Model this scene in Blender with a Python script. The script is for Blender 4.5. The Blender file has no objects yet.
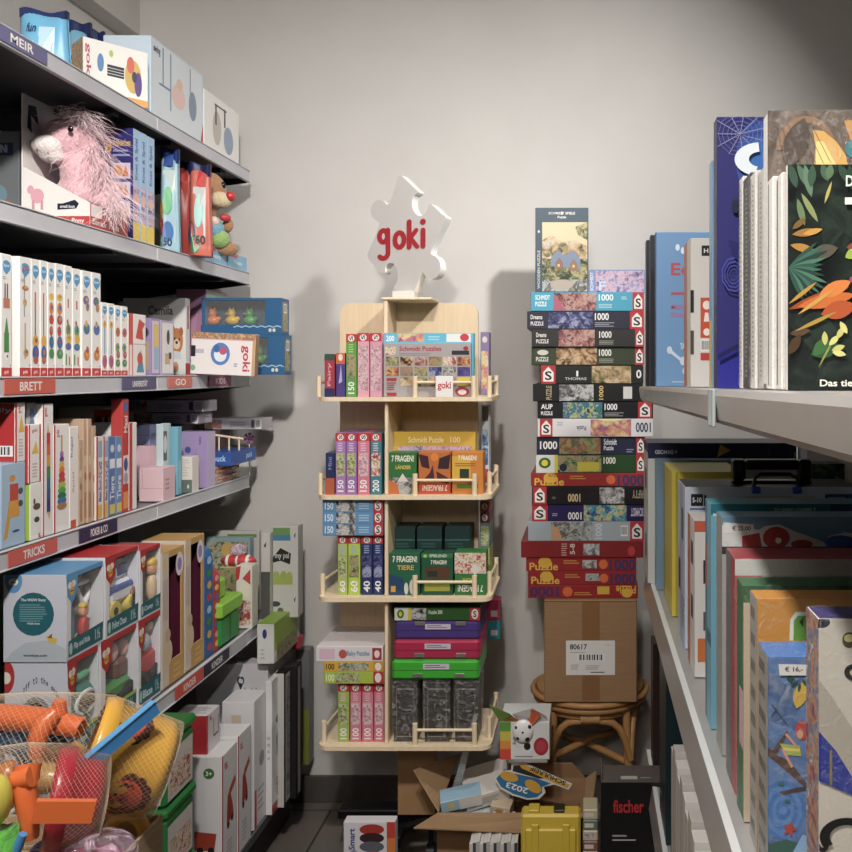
import bpy, math, random
from mathutils import Vector, Matrix, Euler
from math import pi, sin, cos, radians
C = bpy.context.scene
COL = C.collection
# ---------------------------------------------------------------- camera
# perspective of the photograph: 850 px focal length, principal point at (586, 371)
F, VX, VY, E = 850.0, 586.0, 371.0, 1.55
cd = bpy.data.cameras.new('camera'); cam = bpy.data.objects.new('camera', cd); COL.objects.link(cam)
cd.sensor_width = 36; cd.lens = 36 * F / 852
cd.shift_x = (426 - VX) / 852; cd.shift_y = -(426 - VY) / 852
cd.clip_start = .02
cam.location = (0, 0, E); cam.rotation_euler = (pi / 2, 0, 0)
C.camera = cam
# ---------------------------------------------------------------- world, light, exposure
C.view_settings.view_transform = 'Standard'; C.view_settings.look = 'None'
C.view_settings.gamma = 1; C.view_settings.use_curve_mapping = False
C.view_settings.exposure = 0.52
W = bpy.data.worlds.new('world'); C.world = W; W.use_nodes = True
W.node_tree.nodes['Background'].inputs[0].default_value = (.9, .95, 1, 1)
W.node_tree.nodes['Background'].inputs[1].default_value = .04
def area(name, loc, target, size, power, col=(1, .96, .9), spread=180):
    l = bpy.data.lights.new(name, 'AREA'); l.shape = 'DISK'; l.size = size; l.energy = power; l.color = col
    l.spread = radians(spread)
    o = bpy.data.objects.new(name, l); COL.objects.link(o); o.location = loc
    o.rotation_euler = (Vector(target) - Vector(loc)).to_track_quat('-Z', 'Y').to_euler()
    return o
area('ceiling_spot_key', (.6, 1.45, 2.93), (-.30, 3.06, 1.80), .12, 6.0, (1, .97, .93), 84)
area('ceiling_spot_wall', (-.30, 1.75, 2.93), (-.35, 3.06, 1.7), .45, 1.7, (1, .97, .93), 110)
area('ceiling_spot_aisle', (-.15, .1, 2.93), (-1.38, 1.85, 1.72), .16, 14, (1, .95, .90), 82)
area('ceiling_spot_right', (-.45, .15, 2.93), (.45, .9, 1.3), .14, 10, (1, .96, .90), 90)
area('camera_side_fill', (-.45, -1.3, 2.93), (.2, 1.2, .6), 1.0, 15, (1, .88, .77), 150)  # unseen fill light added behind the camera to lift camera-facing fronts
# ---------------------------------------------------------------- helpers
def PX(px, Y): return (px - VX) * Y / F
def PZ(py, Y): return E - (py - VY) * Y / F
def lin(h):
    r = []
    for i in (0, 2, 4):
        c = int(h[i:i + 2], 16) / 255
        r.append(c / 12.92 if c <= .04045 else ((c + .055) / 1.055) ** 2.4)
    g = .3 * r[0] + .59 * r[1] + .11 * r[2]
    return (*[(c * .88 + g * .12) * .92 for c in r], 1)
_m = {}
def mat(hx, rough=.42, metal=0, kind=None, spec=.5):
    k = (hx, rough, metal, kind)
    if k in _m: return _m[k]
    m = bpy.data.materials.new('paint_' + hx if not kind else kind + '_' + hx); m.use_nodes = True
    nt = m.node_tree; b = nt.nodes['Principled BSDF']
    b.inputs['Base Color'].default_value = lin(hx); b.inputs['Roughness'].default_value = rough
    b.inputs['Metallic'].default_value = metal; b.inputs['Specular IOR Level'].default_value = spec
    if kind:
        tc = nt.nodes.new('ShaderNodeTexCoord'); mp = nt.nodes.new('ShaderNodeMapping')
        nz = nt.nodes.new('ShaderNodeTexNoise'); nt.links.new(tc.outputs['Object'], mp.inputs[0]); nt.links.new(mp.outputs[0], nz.inputs[0])
        bp = nt.nodes.new('ShaderNodeBump'); mx = nt.nodes.new('ShaderNodeMix'); mx.data_type = 'RGBA'; mx.blend_type = 'MULTIPLY'
        mx.inputs[6].default_value = lin(hx); rp = nt.nodes.new('ShaderNodeValToRGB')
        lo, sc, det, bs, bd = .8, (1, 1, 1), 4, 8, .002
        if kind == 'wood': lo, sc, bs, bd = .93, (14, 14, 1.2), 6, .0003
        if kind == 'plaster': lo, sc, bs, bd = .97, (1, 1, 1), 5, .004
        if kind == 'cardboard': lo, sc, bs, bd = .9, (3, 3, 30), 6, .0005
        if kind == 'plush': lo, sc, bs, bd = .85, (1, 1, 1), 160, .004
        if kind == 'metal': lo, sc, bs, bd = .92, (1, 1, 1), 10, .0002
        if kind == 'floor': lo, sc, bs, bd = .65, (1, 1, 1), 5, .0005
        mp.inputs['Scale'].default_value = sc; nz.inputs['Scale'].default_value = bs; nz.inputs['Detail'].default_value = det
        rp.color_ramp.elements[0].position = .35; rp.color_ramp.elements[1].position = .65
        rp.color_ramp.elements[0].color = (lo, lo, lo, 1)
        nt.links.new(nz.outputs['Fac'], rp.inputs[0]); nt.links.new(rp.outputs[0], mx.inputs[7]); mx.inputs[0].default_value = 1
        nt.links.new(mx.outputs[2], b.inputs['Base Color'])
        nt.links.new(nz.outputs['Fac'], bp.inputs['Height']); bp.inputs['Distance'].default_value = bd; bp.inputs['Strength'].default_value = 1
        nt.links.new(bp.outputs[0], b.inputs['Normal'])
        if kind == 'plush':
            b.inputs['Sheen Weight'].default_value = .25
    _m[k] = m; return m
def art(name, cols, scale=14, dist=1.2, vor=.35):
    """printed picture: swirling colour fields in the palette of the illustration"""
    k = ('art', name)
    if k in _m: return _m[k]
    m = bpy.data.materials.new('print_' + name); m.use_nodes = True; nt = m.node_tree; b = nt.nodes['Principled BSDF']
    tc = nt.nodes.new('ShaderNodeTexCoord'); nz = nt.nodes.new('ShaderNodeTexNoise'); rp = nt.nodes.new('ShaderNodeValToRGB')
    nz.inputs['Scale'].default_value = scale * 2.2; nz.inputs['Detail'].default_value = 5; nz.inputs['Distortion'].default_value = dist
    vo = nt.nodes.new('ShaderNodeTexVoronoi'); vo.inputs['Scale'].default_value = scale * 2.2
    mx = nt.nodes.new('ShaderNodeMix'); mx.data_type = 'FLOAT'; mx.inputs[0].default_value = vor * .6
    sp = nt.nodes.new('ShaderNodeSeparateColor')
    nt.links.new(tc.outputs['Object'], nz.inputs[0]); nt.links.new(tc.outputs['Object'], vo.inputs[0])
    nt.links.new(vo.outputs['Color'], sp.inputs[0]); nt.links.new(nz.outputs['Fac'], mx.inputs[2]); nt.links.new(sp.outputs[0], mx.inputs[3])
    nt.links.new(mx.outputs[0], rp.inputs[0]); nt.links.new(rp.outputs[0], b.inputs['Base Color'])
    cr = rp.color_ramp; n = len(cols)
    for i, c in enumerate(cols):
        p = .28 + .44 * i / max(1, n - 1)
        e = cr.elements[i] if i < 2 else cr.elements.new(p)
        q = lin(c); g = .3 * q[0] + .59 * q[1] + .11 * q[2]; e.position = p; e.color = (*[(.75 * x + .25 * g) * .85 for x in q[:3]], 1)
    b.inputs['Roughness'].default_value = .38
    _m[k] = m; return m
def clear(name='film', tint='ffffff', rough=.12, alpha=.12, bump=0, bs=40):
    k = ('clear', name)
    if k in _m: return _m[k]
    m = bpy.data.materials.new('clear_' + name); m.use_nodes = True; nt = m.node_tree; b = nt.nodes['Principled BSDF']
    b.inputs['Base Color'].default_value = lin(tint); b.inputs['Roughness'].default_value = rough; b.inputs['Alpha'].default_value = alpha
    b.inputs['Specular IOR Level'].default_value = 1
    if bump:
        nz = nt.nodes.new('ShaderNodeTexNoise'); tc = nt.nodes.new('ShaderNodeTexCoord'); bp = nt.nodes.new('ShaderNodeBump')
        nt.links.new(tc.outputs['Object'], nz.inputs[0]); nz.inputs['Scale'].default_value = bs; nz.inputs['Distortion'].default_value = 2
        nt.links.new(nz.outputs['Fac'], bp.inputs['Height']); bp.inputs['Distance'].default_value = bump; bp.inputs['Strength'].default_value = 1
        nt.links.new(bp.outputs[0], b.inputs['Normal'])
        rp = nt.nodes.new('ShaderNodeValToRGB'); nt.links.new(nz.outputs['Fac'], rp.inputs[0]); nt.links.new(rp.outputs[0], b.inputs['Alpha'])
        rp.color_ramp.elements[0].position = .5; rp.color_ramp.elements[1].position = .72
        rp.color_ramp.elements[0].color = (alpha,) * 3 + (1,); rp.color_ramp.elements[1].color = (min(1, alpha * 5),) * 3 + (1,)
    _m[k] = m; return m
A = {}
def R(c): return c if not isinstance(c, str) else (A[c] if c in A else mat(c))
_t = {}
def tmesh(s):
    if s in _t: return _t[s]
    cu = bpy.data.curves.new('t', 'FONT'); cu.body = s; cu.size = 1; cu.offset = .022; cu.resolution_u = 3
    o = bpy.data.objects.new('t', cu); COL.objects.link(o)
    dg = bpy.context.evaluated_depsgraph_get(); me = bpy.data.meshes.new_from_object(o.evaluated_get(dg))
    vs = [v.co.copy() for v in me.vertices]; fs = [tuple(p.vertices) for p in me.polygons]
    x0 = min(v.x for v in vs); x1 = max(v.x for v in vs); y0 = min(v.y for v in vs); y1 = max(v.y for v in vs)
    vs = [((v.x - x0) / (x1 - x0 + 1e-9), (v.y - y0) / (y1 - y0 + 1e-9)) for v in vs]
    bpy.data.objects.remove(o); bpy.data.curves.remove(cu); bpy.data.meshes.remove(me)
    _t[s] = (vs, fs); return _t[s]
def clip(P):
    for ax, lim, sg in ((0, 0, 1), (0, 1, -1), (1, 0, 1), (1, 1, -1)):
        o = []
        for i in range(len(P)):
            a, b = P[i - 1], P[i]; ia, ib = (a[ax] - lim) * sg >= 0, (b[ax] - lim) * sg >= 0
            if ia != ib:
                t = (lim - a[ax]) / (b[ax] - a[ax]); o.append((a[0] + (b[0] - a[0]) * t, a[1] + (b[1] - a[1]) * t))
            if ib: o.append(b)
        P = o
        if not P: break
    return P
class MB:
    def __init__(s): s.v = []; s.f = []; s.m = []; s.mats = []; s.sm = []
    def mi(s, m):
        m = R(m)
        if m not in s.mats: s.mats.append(m)
        return s.mats.index(m)
    def add(s, vs, fs, m, smooth=False):
        b = len(s.v); s.v += [tuple(v) for v in vs]; k = s.mi(m)
        for f in fs: s.f.append([b + i for i in f]); s.m.append(k); s.sm.append(smooth)
    def box(s, x0, x1, y0, y1, z0, z1, m, c=.0012, rot=None, piv=None, faces=None):
        c = min(c, (x1 - x0) * .3, (y1 - y0) * .3, (z1 - z0) * .3)
        lo = (x0, y0, z0); hi = (x1, y1, z1); vs = []; idx = {}
        for sx in (0, 1):
            for sy in (0, 1):
                for sz in (0, 1):
                    sg = (sx, sy, sz)
                    for a in range(3):
                        p = []
                        for k in range(3):
                            q = hi[k] if sg[k] else lo[k]
                            if k != a: q += -c if sg[k] else c
                            p.append(q)
                        idx[(sg, a)] = len(vs); vs.append(Vector(p))
        cen = Vector([(lo[k] + hi[k]) / 2 for k in range(3)])
        fl = []
        for a in range(3):
            b_, c_ = [k for k in range(3) if k != a]
            for sa in (0, 1):
                q = []
                for t in ((0, 0), (1, 0), (1, 1), (0, 1)):
                    sg = [0, 0, 0]; sg[a] = sa; sg[b_] = t[0]; sg[c_] = t[1]; q.append(idx[(tuple(sg), a)])
                nm = {(0, 0): 'L', (0, 1): 'R', (1, 0): 'F', (1, 1): 'K', (2, 0): 'B', (2, 1): 'T'}[(a, sa)]
                fl.append((q, nm))
        for a in range(3):
            for b_ in range(a + 1, 3):
                c_ = 3 - a - b_
                for sa in (0, 1):
                    for sb in (0, 1):
                        g0 = [0, 0, 0]; g0[a] = sa; g0[b_] = sb; g1 = list(g0); g1[c_] = 1; g0, g1 = tuple(g0), tuple(g1)
                        fl.append(([idx[(g0, a)], idx[(g0, b_)], idx[(g1, b_)], idx[(g1, a)]], None))
        for sx in (0, 1):
            for sy in (0, 1):
                for sz in (0, 1): fl.append(([idx[((sx, sy, sz), a)] for a in range(3)], None))
        M = None
        if rot:
            M = Euler(rot).to_matrix(); pv = Vector(piv) if piv else cen
        for q, nm in fl:
            n = (vs[q[1]] - vs[q[0]]).cross(vs[q[2]] - vs[q[0]]); fc = sum((vs[i] for i in q), Vector()) / len(q) - cen
            if n.dot(fc) < 0: q.reverse()
        base = len(s.v)
        s.v += [tuple(M @ (v - pv) + pv) if M else tuple(v) for v in vs]
        for q, nm in fl:
            s.f.append([base + i for i in q]); s.m.append(s.mi((faces or {}).get(nm, m))); s.sm.append(False)
    def decal(s, O, U, V, N, w, h, decs):
        """printed shapes on a face: O corner, U V unit axes, N outward, w h size"""
        for li, d in enumerate(decs):
            off = N * (.0002 + .00005 * li)
            def P(u, v): return O + U * (u * w) + V * (v * h) + off
            k = d[0]
            if k == 'r':
                _, a, b, c, e, col = d; s.add([P(a, b), P(c, b), P(c, e), P(a, e)], [(0, 1, 2, 3)], col)
            elif k == 'e':
                _, a, b, ra, rb, col = d; n = 20
                q = clip([(a + ra * cos(2 * pi * i / n), b + rb * sin(2 * pi * i / n)) for i in range(n)])
                if len(q) > 2: s.add([P(*z) for z in q], [tuple(range(len(q)))], col)
            elif k == 'p':
                q = clip(d[1])
                if len(q) > 2: s.add([P(*z) for z in q], [tuple(range(len(q)))], d[2])
            elif k == 't':
                tx, a, b, c, e, col = d[1:7]; ro = d[7] if len(d) > 7 else 0
                vs, fs = tmesh(tx); o = []
                for (x, y) in vs:
                    if ro == 90: x, y = 1 - y, x
                    elif ro == 180: x, y = 1 - x, 1 - y
                    elif ro == 270: x, y = y, 1 - x
                    o.append(P(a + (c - a) * x, b + (e - b) * y))
                s.add(o, fs, col)
            elif k == 'l':
                _, a, b, c, e, n, col = d; rr = random.Random(n * 7 + int(a * 100))
                for i in range(n):
                    v0 = b + (e - b) * (i + .25) / n; v1 = b + (e - b) * (i + .7) / n; u1 = a + (c - a) * (rr.uniform(.7, 1))
                    s.add([P(a, v0), P(u1, v0), P(u1, v1), P(a, v1)], [(0, 1, 2, 3)], col)
            elif k == 'b':
                _, a, b, c, e = d; s.add([P(a, b), P(c, b), P(c, e), P(a, e)], [(0, 1, 2, 3)], 'efefef')
                off = N * (.00023 + .00005 * li); rr = random.Random(3); u = a + (c - a) * .08
                while u < c - (c - a) * .1:
                    q = (c - a) * rr.choice((.02, .035, .05)); v0 = b + (e - b) * .15; v1 = e - (e - b) * .1
                    s.add([O + U * (x * w) + V * (y * h) + off for x, y in ((u, v0), (u + q, v0), (u + q, v1), (u, v1))], [(0, 1, 2, 3)], '202022'); u += q * 2
    def face(s, f, x0, x1, y0, y1, z0, z1, decs):
        w, d, h = x1 - x0, y1 - y0, z1 - z0; V3 = Vector
        if f == 'F': s.decal(V3((x0, y0, z0)), V3((1, 0, 0)), V3((0, 0, 1)), V3((0, -1, 0)), w, h, decs)
        if f == 'R': s.decal(V3((x1, y0, z0)), V3((0, 1, 0)), V3((0, 0, 1)), V3((1, 0, 0)), d, h, decs)
        if f == 'L': s.decal(V3((x0, y1, z0)), V3((0, -1, 0)), V3((0, 0, 1)), V3((-1, 0, 0)), d, h, decs)
        if f == 'T': s.decal(V3((x0, y0, z1)), V3((1, 0, 0)), V3((0, 1, 0)), V3((0, 0, 1)), w, d, decs)
    def tube(s, pts, r, m, n=8, cap=True):
        pts = [Vector(p) for p in pts]; rs = r if isinstance(r, (list, tuple)) else [r] * len(pts); vs = []; up = None
        for i, p in enumerate(pts):
            t = (pts[min(i + 1, len(pts) - 1)] - pts[max(i - 1, 0)]).normalized()
            if up is None: up = Vector((0, 0, 1)) if abs(t.z) < .9 else Vector((1, 0, 0))
            a = t.cross(up).normalized(); b = a.cross(t).normalized(); up = b
            vs += [p + (a * cos(2 * pi * k / n) + b * sin(2 * pi * k / n)) * rs[i] for k in range(n)]
        fs = [(i * n + k, i * n + (k + 1) % n, (i + 1) * n + (k + 1) % n, (i + 1) * n + k) for i in range(len(pts) - 1) for k in range(n)]
        s.add(vs, fs, m, n > 4)
        if cap: s.add(vs[:n][::-1], [tuple(range(n))], m); s.add(vs[-n:], [tuple(range(n))], m)
    def ell(s, c, r, m, n=16, rot=None):
        M = Euler(rot).to_matrix() if rot else Matrix.Identity(3); vs = []; k = n // 2
        for i in range(k + 1):
            a = pi * i / k
            for j in range(n):
                b = 2 * pi * j / n; vs.append(Vector(c) + M @ Vector((r[0] * sin(a) * cos(b), r[1] * sin(a) * sin(b), r[2] * cos(a))))
        s.add(vs, [(i * n + j, (i + 1) * n + j, (i + 1) * n + (j + 1) % n, i * n + (j + 1) % n) for i in range(k) for j in range(n)], m, True)
    def cyl(s, a, b, r, m, n=16): s.tube([a, b], r, m, n)
    def prism(s, poly, axis, a, b, m):
        """extrude a 2-D outline between a and b along an axis"""
        def q(p, t): return {'x': (t, p[0], p[1]), 'y': (p[0], t, p[1]), 'z': (p[0], p[1], t)}[axis]
        n = len(poly)
        s.add([q(p, a) for p in poly] + [q(p, b) for p in poly], [tuple(range(n)), tuple(range(2 * n - 1, n - 1, -1))] + [(i, (i + 1) % n, n + (i + 1) % n, n + i)[::-1] for i in range(n)], m)
    def link(s, name, parent=None, loc=(0, 0, 0), rot=(0, 0, 0)):
        me = bpy.data.meshes.new(name); me.from_pydata(s.v, [], s.f)
        for m in s.mats: me.materials.append(m)
        me.polygons.foreach_set('material_index', s.m); me.polygons.foreach_set('use_smooth', s.sm); me.update()
        o = bpy.data.objects.new(name, me); COL.objects.link(o); o.location = loc; o.rotation_euler = rot
        if parent: o.parent = parent
        return o
def tag(o, label=None, cat=None, group=None, kind=None):
    for k, v in (('label', label), ('category', cat), ('group', group), ('kind', kind)):
        if v: o[k] = v
    return o
def thing(name, label, cat, loc=(0, 0, 0), rot=(0, 0, 0), group=None):
    o = bpy.data.objects.new(name, None); COL.objects.link(o); o.location = loc; o.rotation_euler = rot; o.empty_display_size = .05
    return tag(o, label, cat, group)
def dup(root, loc, rot=None, label=None, group=None):
    r = root.copy(); COL.objects.link(r); r.location = loc
    if rot is not None: r.rotation_euler = rot
    if label: r['label'] = label
    if group: r['group'] = group
    for ch in list(root.children):
        c = ch.copy(); COL.objects.link(c); c.parent = r
        for g in list(ch.children):
            d = g.copy(); COL.objects.link(d); d.parent = c
    return r
def struct(name, mb, **k): return tag(mb.link(name, **k), kind='structure')
def prod(name, label, cat, x0, x1, y0, y1, z0, z1, base, faces={}, group=None, rot=(0, 0, 0), per=None, c=.0012):
    """a printed box standing between these world limits; origin at the middle of its base"""
    b = MB(); w, d, h = x1 - x0, y1 - y0, z1 - z0; L = (-w / 2, w / 2, -d / 2, d / 2, 0, h)
    b.box(*L, base, c=c, faces=per)
    for f, decs in faces.items(): b.face(f, *L, decs)
    o = b.link(name, loc=((x0 + x1) / 2, (y0 + y1) / 2, z0), rot=rot)
    return tag(o, label, cat, group)
def FB(name, label, cat, x0, x1, yt, Y, zb, base, faces={}, depth=.1, group=None, rot=(0, 0, 0), per=None, yb=None, c=.0012):
    """box whose front face spans pixels x0..x1 with its top edge at row yt, at distance Y"""
    if zb is None: zb = PZ(yb, Y)
    return prod(name, label, cat, PX(x0, Y), PX(x1, Y), Y, Y + depth, zb, PZ(yt, Y), base, faces, group, rot, per, c)
def LB(name, label, cat, x0, x1, yt, zb, base, faces={}, Xf=-1.182, depth=.25, group=None, per=None, rot=(0, 0, 0), c=.0012):
    """box on the left shelving whose aisle face spans pixels x0..x1"""
    Y0 = -Xf * F / (VX - x0); Y1 = -Xf * F / (VX - x1) - .001
    return prod(name, label, cat, Xf - depth, Xf, Y0, Y1, zb, PZ(yt, Y0), base, faces, group, rot, per, c)
# ---------------------------------------------------------------- palettes of the printed pictures
for n_, c_, s_ in (
    ('sunset', ('2b2118', '8a5a2a', 'd8a050', 'e8c890', '5a7088'), 22), ('cottage', ('2f3a24', '7b7a3c', 'd9a860', 'e9cfa0', '8fa7b8'), 16),
    ('jungle', ('0d1f1a', '1c3a2c', '3c6a44', '8aa04a', 'c8702c'), 14), ('forest', ('1a2614', '3c5526', '8c8c48', 'd8c070', '384028'), 26),
    ('night', ('141430', '28306a', '5a60a8', 'b0b8e0', '3a2858'), 22), ('pinkwood', ('3a2028', '8a3a48', 'c8786a', 'e0b0a0', '5a4858'), 24),
    ('dragon', ('0c3c30', '20a070', '2060c0', 'd0e040', '101828'), 30), ('grey', ('202020', '606060', 'a8a8a8', 'e0e0e0', '404040'), 26),
    ('neon', ('08204a', '1070c0', '30c0c0', 'f0d040', 'c03070'), 30), ('candy', ('7a4aa0', 'd06090', 'f0a060', 'f8e080', '60b0d8'), 14),
    ('toys', ('c03028', 'e8a030', 'f0e8d8', '3080c0', '50a048'), 34), ('toysred', ('a02020', 'd84838', 'f4ecdc', 'e8b040', '406888'), 30),
    ('farm', ('2c3c1c', '6c8c30', 'b8b060', 'c09070', '688058'), 34), ('lila', ('604888', '9880c0', 'e0c8e8', 'e8a0b8', '587090'), 22),
    ('rose', ('c05878', 'e8a0b0', 'f4d8dc', 'd07890', 'a8a0a0'), 40), ('lime', ('4c7818', '90b838', 'd8dc90', '7c6850', 'b8c858'), 40),
    ('fog', ('686c70', '98a0a4', 'c8ccc8', '505048', 'b09878'), 18), ('orange', ('3a2014', 'a84818', 'e08828', 'f0b840', '582818'), 20),
    ('teal', ('103c40', '1c6068', '389088', '285058', 'b0a060'), 24), ('blue', ('183c88', '3068b8', '70a8d8', 'd8e8f0', '2858a0'), 18),
    ('flowers', ('e8b048', 'f0c868', 'd85838', '78a878', 'f4e0a8'), 60), ('dino', ('305878', '80a8a0', 'd8c890', '507840', 'a05830'), 26),
    ('purple', ('281c50', '483890', '6858b0', '302470', '8878c0'), 12), ('brown', ('4c3a30', '8c6c54', 'b89068', '6c5448', 'd0b088'), 8),
    ('reds', ('701418', 'a82028', 'c83830', '8c1c20', 'e07838'), 10), ('fairy', ('2858a0', '3c78c8', '5890d8', '3468b0', 'a0b8d0'), 8),
    ('wrap', ('807870', 'b0aca4', 'dcdad6', '605850', 'c8b8a0'), 60), ('multi', ('602868', 'b03850', 'd89048', '3868a0', 'd8c8c0'), 30),
    ('sky', ('a8c0d8', 'c0d0e0', 'd8dce8', 'b8a8d0', 'e0e4ec'), 5), ('terr', ('6a8a34', 'a0b050', 'c86a40', '4a7030', '8a9ab0'), 20)):
    A[n_] = art(n_, c_, s_)
A['wrapf'] = clear('wrinkled_film', 'ffffff', .14, .03, .003, 70); A['crinkle'] = clear('crinkled_bag', 'ffffff', .16, .06, .03, 38)
A['film'] = clear('window_film', 'ffffff', .04, .06)
A['acryl'] = clear('acrylic', 'e8f0f0', .05, .25)
A['softbag'] = clear('soft_bag', 'e8c8e0', .15, .22, .02, 30)
birch = mat('e8cda6', .5, 0, 'wood'); birch_edge = mat('f0d9b4', .5, 0, 'wood')
brownwood = mat('b48a5c', .5, 0, 'wood'); carton = mat('a17a52', .75, 0, 'cardboard'); carton_in = mat('b08c62', .75, 0, 'cardboard')
steel = mat('c9cad0', .4, .0, 'metal'); steel_dark = mat('37373a', .5, .3, 'metal'); rattan = mat('b9854a', .45, 0, 'wood')
# ================================================================ THE ROOM
WY = 3.06
b = MB(); b.box(-1.78, 3.2, WY, WY + .12, 0, 3.0, mat('d6d3cf', .7, 0, 'plaster'), c=0); struct('wall_back', b)
b = MB(); b.box(-1.80, -1.68, -3, WY, 0, 3.0, mat('d6d3cf', .7, 0, 'plaster'), c=0); struct('wall_left', b)
b = MB(); b.box(3.2, 3.32, -3, WY, 0, 3.0, mat('8c8782', .7, 0, 'plaster'), c=0); struct('wall_right', b)
b = MB(); b.box(-1.8, 3.3, -3.12, -3, 0, 3.0, mat('8c8782', .7, 0, 'plaster'), c=0); struct('wall_front', b)
b = MB(); b.box(-1.8, 3.3, -3.1, WY + .1, 2.97, 3.08, mat('d6d3cf', .8, 0, 'plaster'), c=0); struct('ceiling', b)
b = MB(); b.box(-1.68, -1.606, -3, WY, 2.758, 2.97, mat('d2cec8', .7, 0, 'plaster'), c=.002); struct('trim_1', b)
b = MB(); b.box(-1.68, 3.2, WY - .012, WY, 0, .097, mat('5a5450', .35, 0, 'floor'), c=.002); struct('baseboard_back', b)
# dark stoneware tiles with grout
fm = bpy.data.materials.new('dark_tiles'); fm.use_nodes = True; nt = fm.node_tree; bs = nt.nodes['Principled BSDF']
tc = nt.nodes.new('ShaderNodeTexCoord'); br = nt.nodes.new('ShaderNodeTexBrick'); nz = nt.nodes.new('ShaderNodeTexNoise'); mx = nt.nodes.new('ShaderNodeMix'); mx.data_type = 'RGBA'; mx.blend_type = 'MULTIPLY'
nt.links.new(tc.outputs['Object'], br.inputs[0]); nt.links.new(tc.outputs['Object'], nz.inputs[0])
br.offset = .5; br.inputs['Scale'].default_value = 1; br.inputs['Brick Width'].default_value = .6; br.inputs['Row Height'].default_value = .6; br.inputs['Mortar Size'].default_value = .004
br.inputs['Color1'].default_value = lin('7a706a'); br.inputs['Color2'].default_value = lin('857a73'); br.inputs['Mortar'].default_value = lin('4a4440')
nz.inputs['Scale'].default_value = 6; nz.inputs['Detail'].default_value = 6; mx.inputs[0].default_value = .35
nt.links.new(br.outputs[0], mx.inputs[6]); nt.links.new(nz.outputs['Color'], mx.inputs[7]); nt.links.new(mx.outputs[2], bs.inputs['Base Color']); bs.inputs['Roughness'].default_value = .32
b = MB(); b.box(-1.8, 3.3, -3.1, WY + .1, -.1, 0, fm, c=0); struct('floor', b)
# ================================================================ LEFT SHELVING
SZ = {1: 2.246, 2: 1.891, 3: 1.538, 4: 1.188, 5: .732, 6: .17}
SX = {1: -1.17, 2: -1.17, 3: -1.17, 4: -1.17, 5: -1.066, 6: -.985}
YB, YE, YS = 2.32, 2.955, .9
un = thing('shelving_unit', 'dark steel back frame and posts carrying the grey shelves along the left wall', 'shelving', (-1.66, 1.9, 0))
def kid(b, name, p, label=None):
    o = b.link(name); o.parent = p
    if not p.parent: o.matrix_parent_inverse = Matrix.Translation(-Vector(p.location))
    if label: o['label'] = label
    return o
b = MB(); b.box(-1.665, -1.65, YS, YE, .02, 2.2, mat('4a4a4e', .5, .2, 'metal')); kid(b, 'back_panel', un)
for y in (YS, YB - .02, YE - .03):
    b = MB(); b.box(-1.65, -1.625, y, y + .03, 0, 2.24, steel_dark); kid(b, 'upright_post', un)
def card(u0, u1, Xr, z, col, text, tc='f4f0ea'):
    """a paper card slid into the price rail between pixels u0..u1"""
    Y0 = -Xr * F / (VX - u0); Y1 = -Xr * F / (VX - u1); b = MB()
    L = (Xr - .0005, Xr + .0012, Y0, Y1, z - .036, z - .004); b.box(*L, col, c=.0003)
    if text: b.face('R', *L, [('t', text, .28, .22, .72, .8, tc)])
    return b
cards = {(1, 0): [(-6, 47, '6c6a94', 'MEIR')], (3, 0): [(4, 55, 'd8604e', 'BRETT'), (122, 156, '5f5a80', 'UNIVERSITÄT')], (3, 1): [(168, 192, 'd87464', 'GO'), (209, 231, 'b8507c', 'KIDS')],
         (4, 0): [(8, 57, 'dc5f50', 'TRICKS'), (79, 117, '3a3358', 'POKER & CO')], (5, 0): [(175, 203, 'd8503f', 'KINDER')], (5, 1): [(204, 229, '2e2c44', 'KINDER'), (231, 246, 'b4b4b8', None)]}
lv = {1: 'top shelf', 2: 'second shelf', 3: 'eye-level shelf', 4: 'shelf below eye level', 5: 'deep lower shelf', 6: 'bottom shelf'}
for k in SZ:
    for j, (ya, yb_) in enumerate(((YS, YB - .001), (YB + .001, YE))):
        if j == 0 and k == 6: pass
        z = SZ[k]; xf = SX[k]; yc = (ya + yb_) / 2
        s = thing('metal_shelf', 'grey metal %s of the left shelving, %s bay' % (lv[k], 'bay nearest the camera, not the' .replace(', not the', '') if j == 0 else 'far'), 'shelf', (-1.4, yc, z))
        s['label'] = 'grey metal %s on the left, %s' % (lv[k], 'near section' if j == 0 else 'far section by the wall')
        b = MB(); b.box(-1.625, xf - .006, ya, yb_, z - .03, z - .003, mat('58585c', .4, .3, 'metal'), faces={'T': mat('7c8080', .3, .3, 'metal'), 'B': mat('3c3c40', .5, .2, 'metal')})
        for yy in (ya + .15, yb_ - .15): b.box(-1.6, xf - .03, yy - .015, yy + .015, z - .045, z - .03, mat('3c3c40', .5, .2, 'metal'))
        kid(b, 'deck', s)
        if k == 6: xf -= .015
        st_ = steel_dark if k == 6 else steel; b = MB(); b.box(xf - .008, xf, ya, yb_, z - .041, z, st_, c=.002); b.box(xf - .008, xf + .004, ya, yb_, z - .0415, z - .038, st_, c=.001); b.box(xf - .008, xf + .003, ya, yb_, z - .003, z + .0005, st_, c=.001)
        pr_ = kid(b, 'price_rail', s)
        for c_ in cards.get((k, j), []):
            o = kid(card(c_[0], c_[1], xf + .003, z, c_[2], c_[3]), 'rail_card', pr_, 'coloured card with lettering in the price rail')
        if k == 6: b = MB(); b.box(-1.62, -1.03, ya, yb_, 0.0, .124, mat('2c2a2a', .6, 0, 'metal')); kid(b, 'plinth', s)
        if j == 1 and k < 6:
            b = MB(); b.prism([(-1.625, z - .10), (-1.625, z - .004), (xf - .004, z - .004), (xf - .01, z - .042)], 'y', YE, YE + .003, steel_dark); kid(b, 'end_bracket', s)
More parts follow.
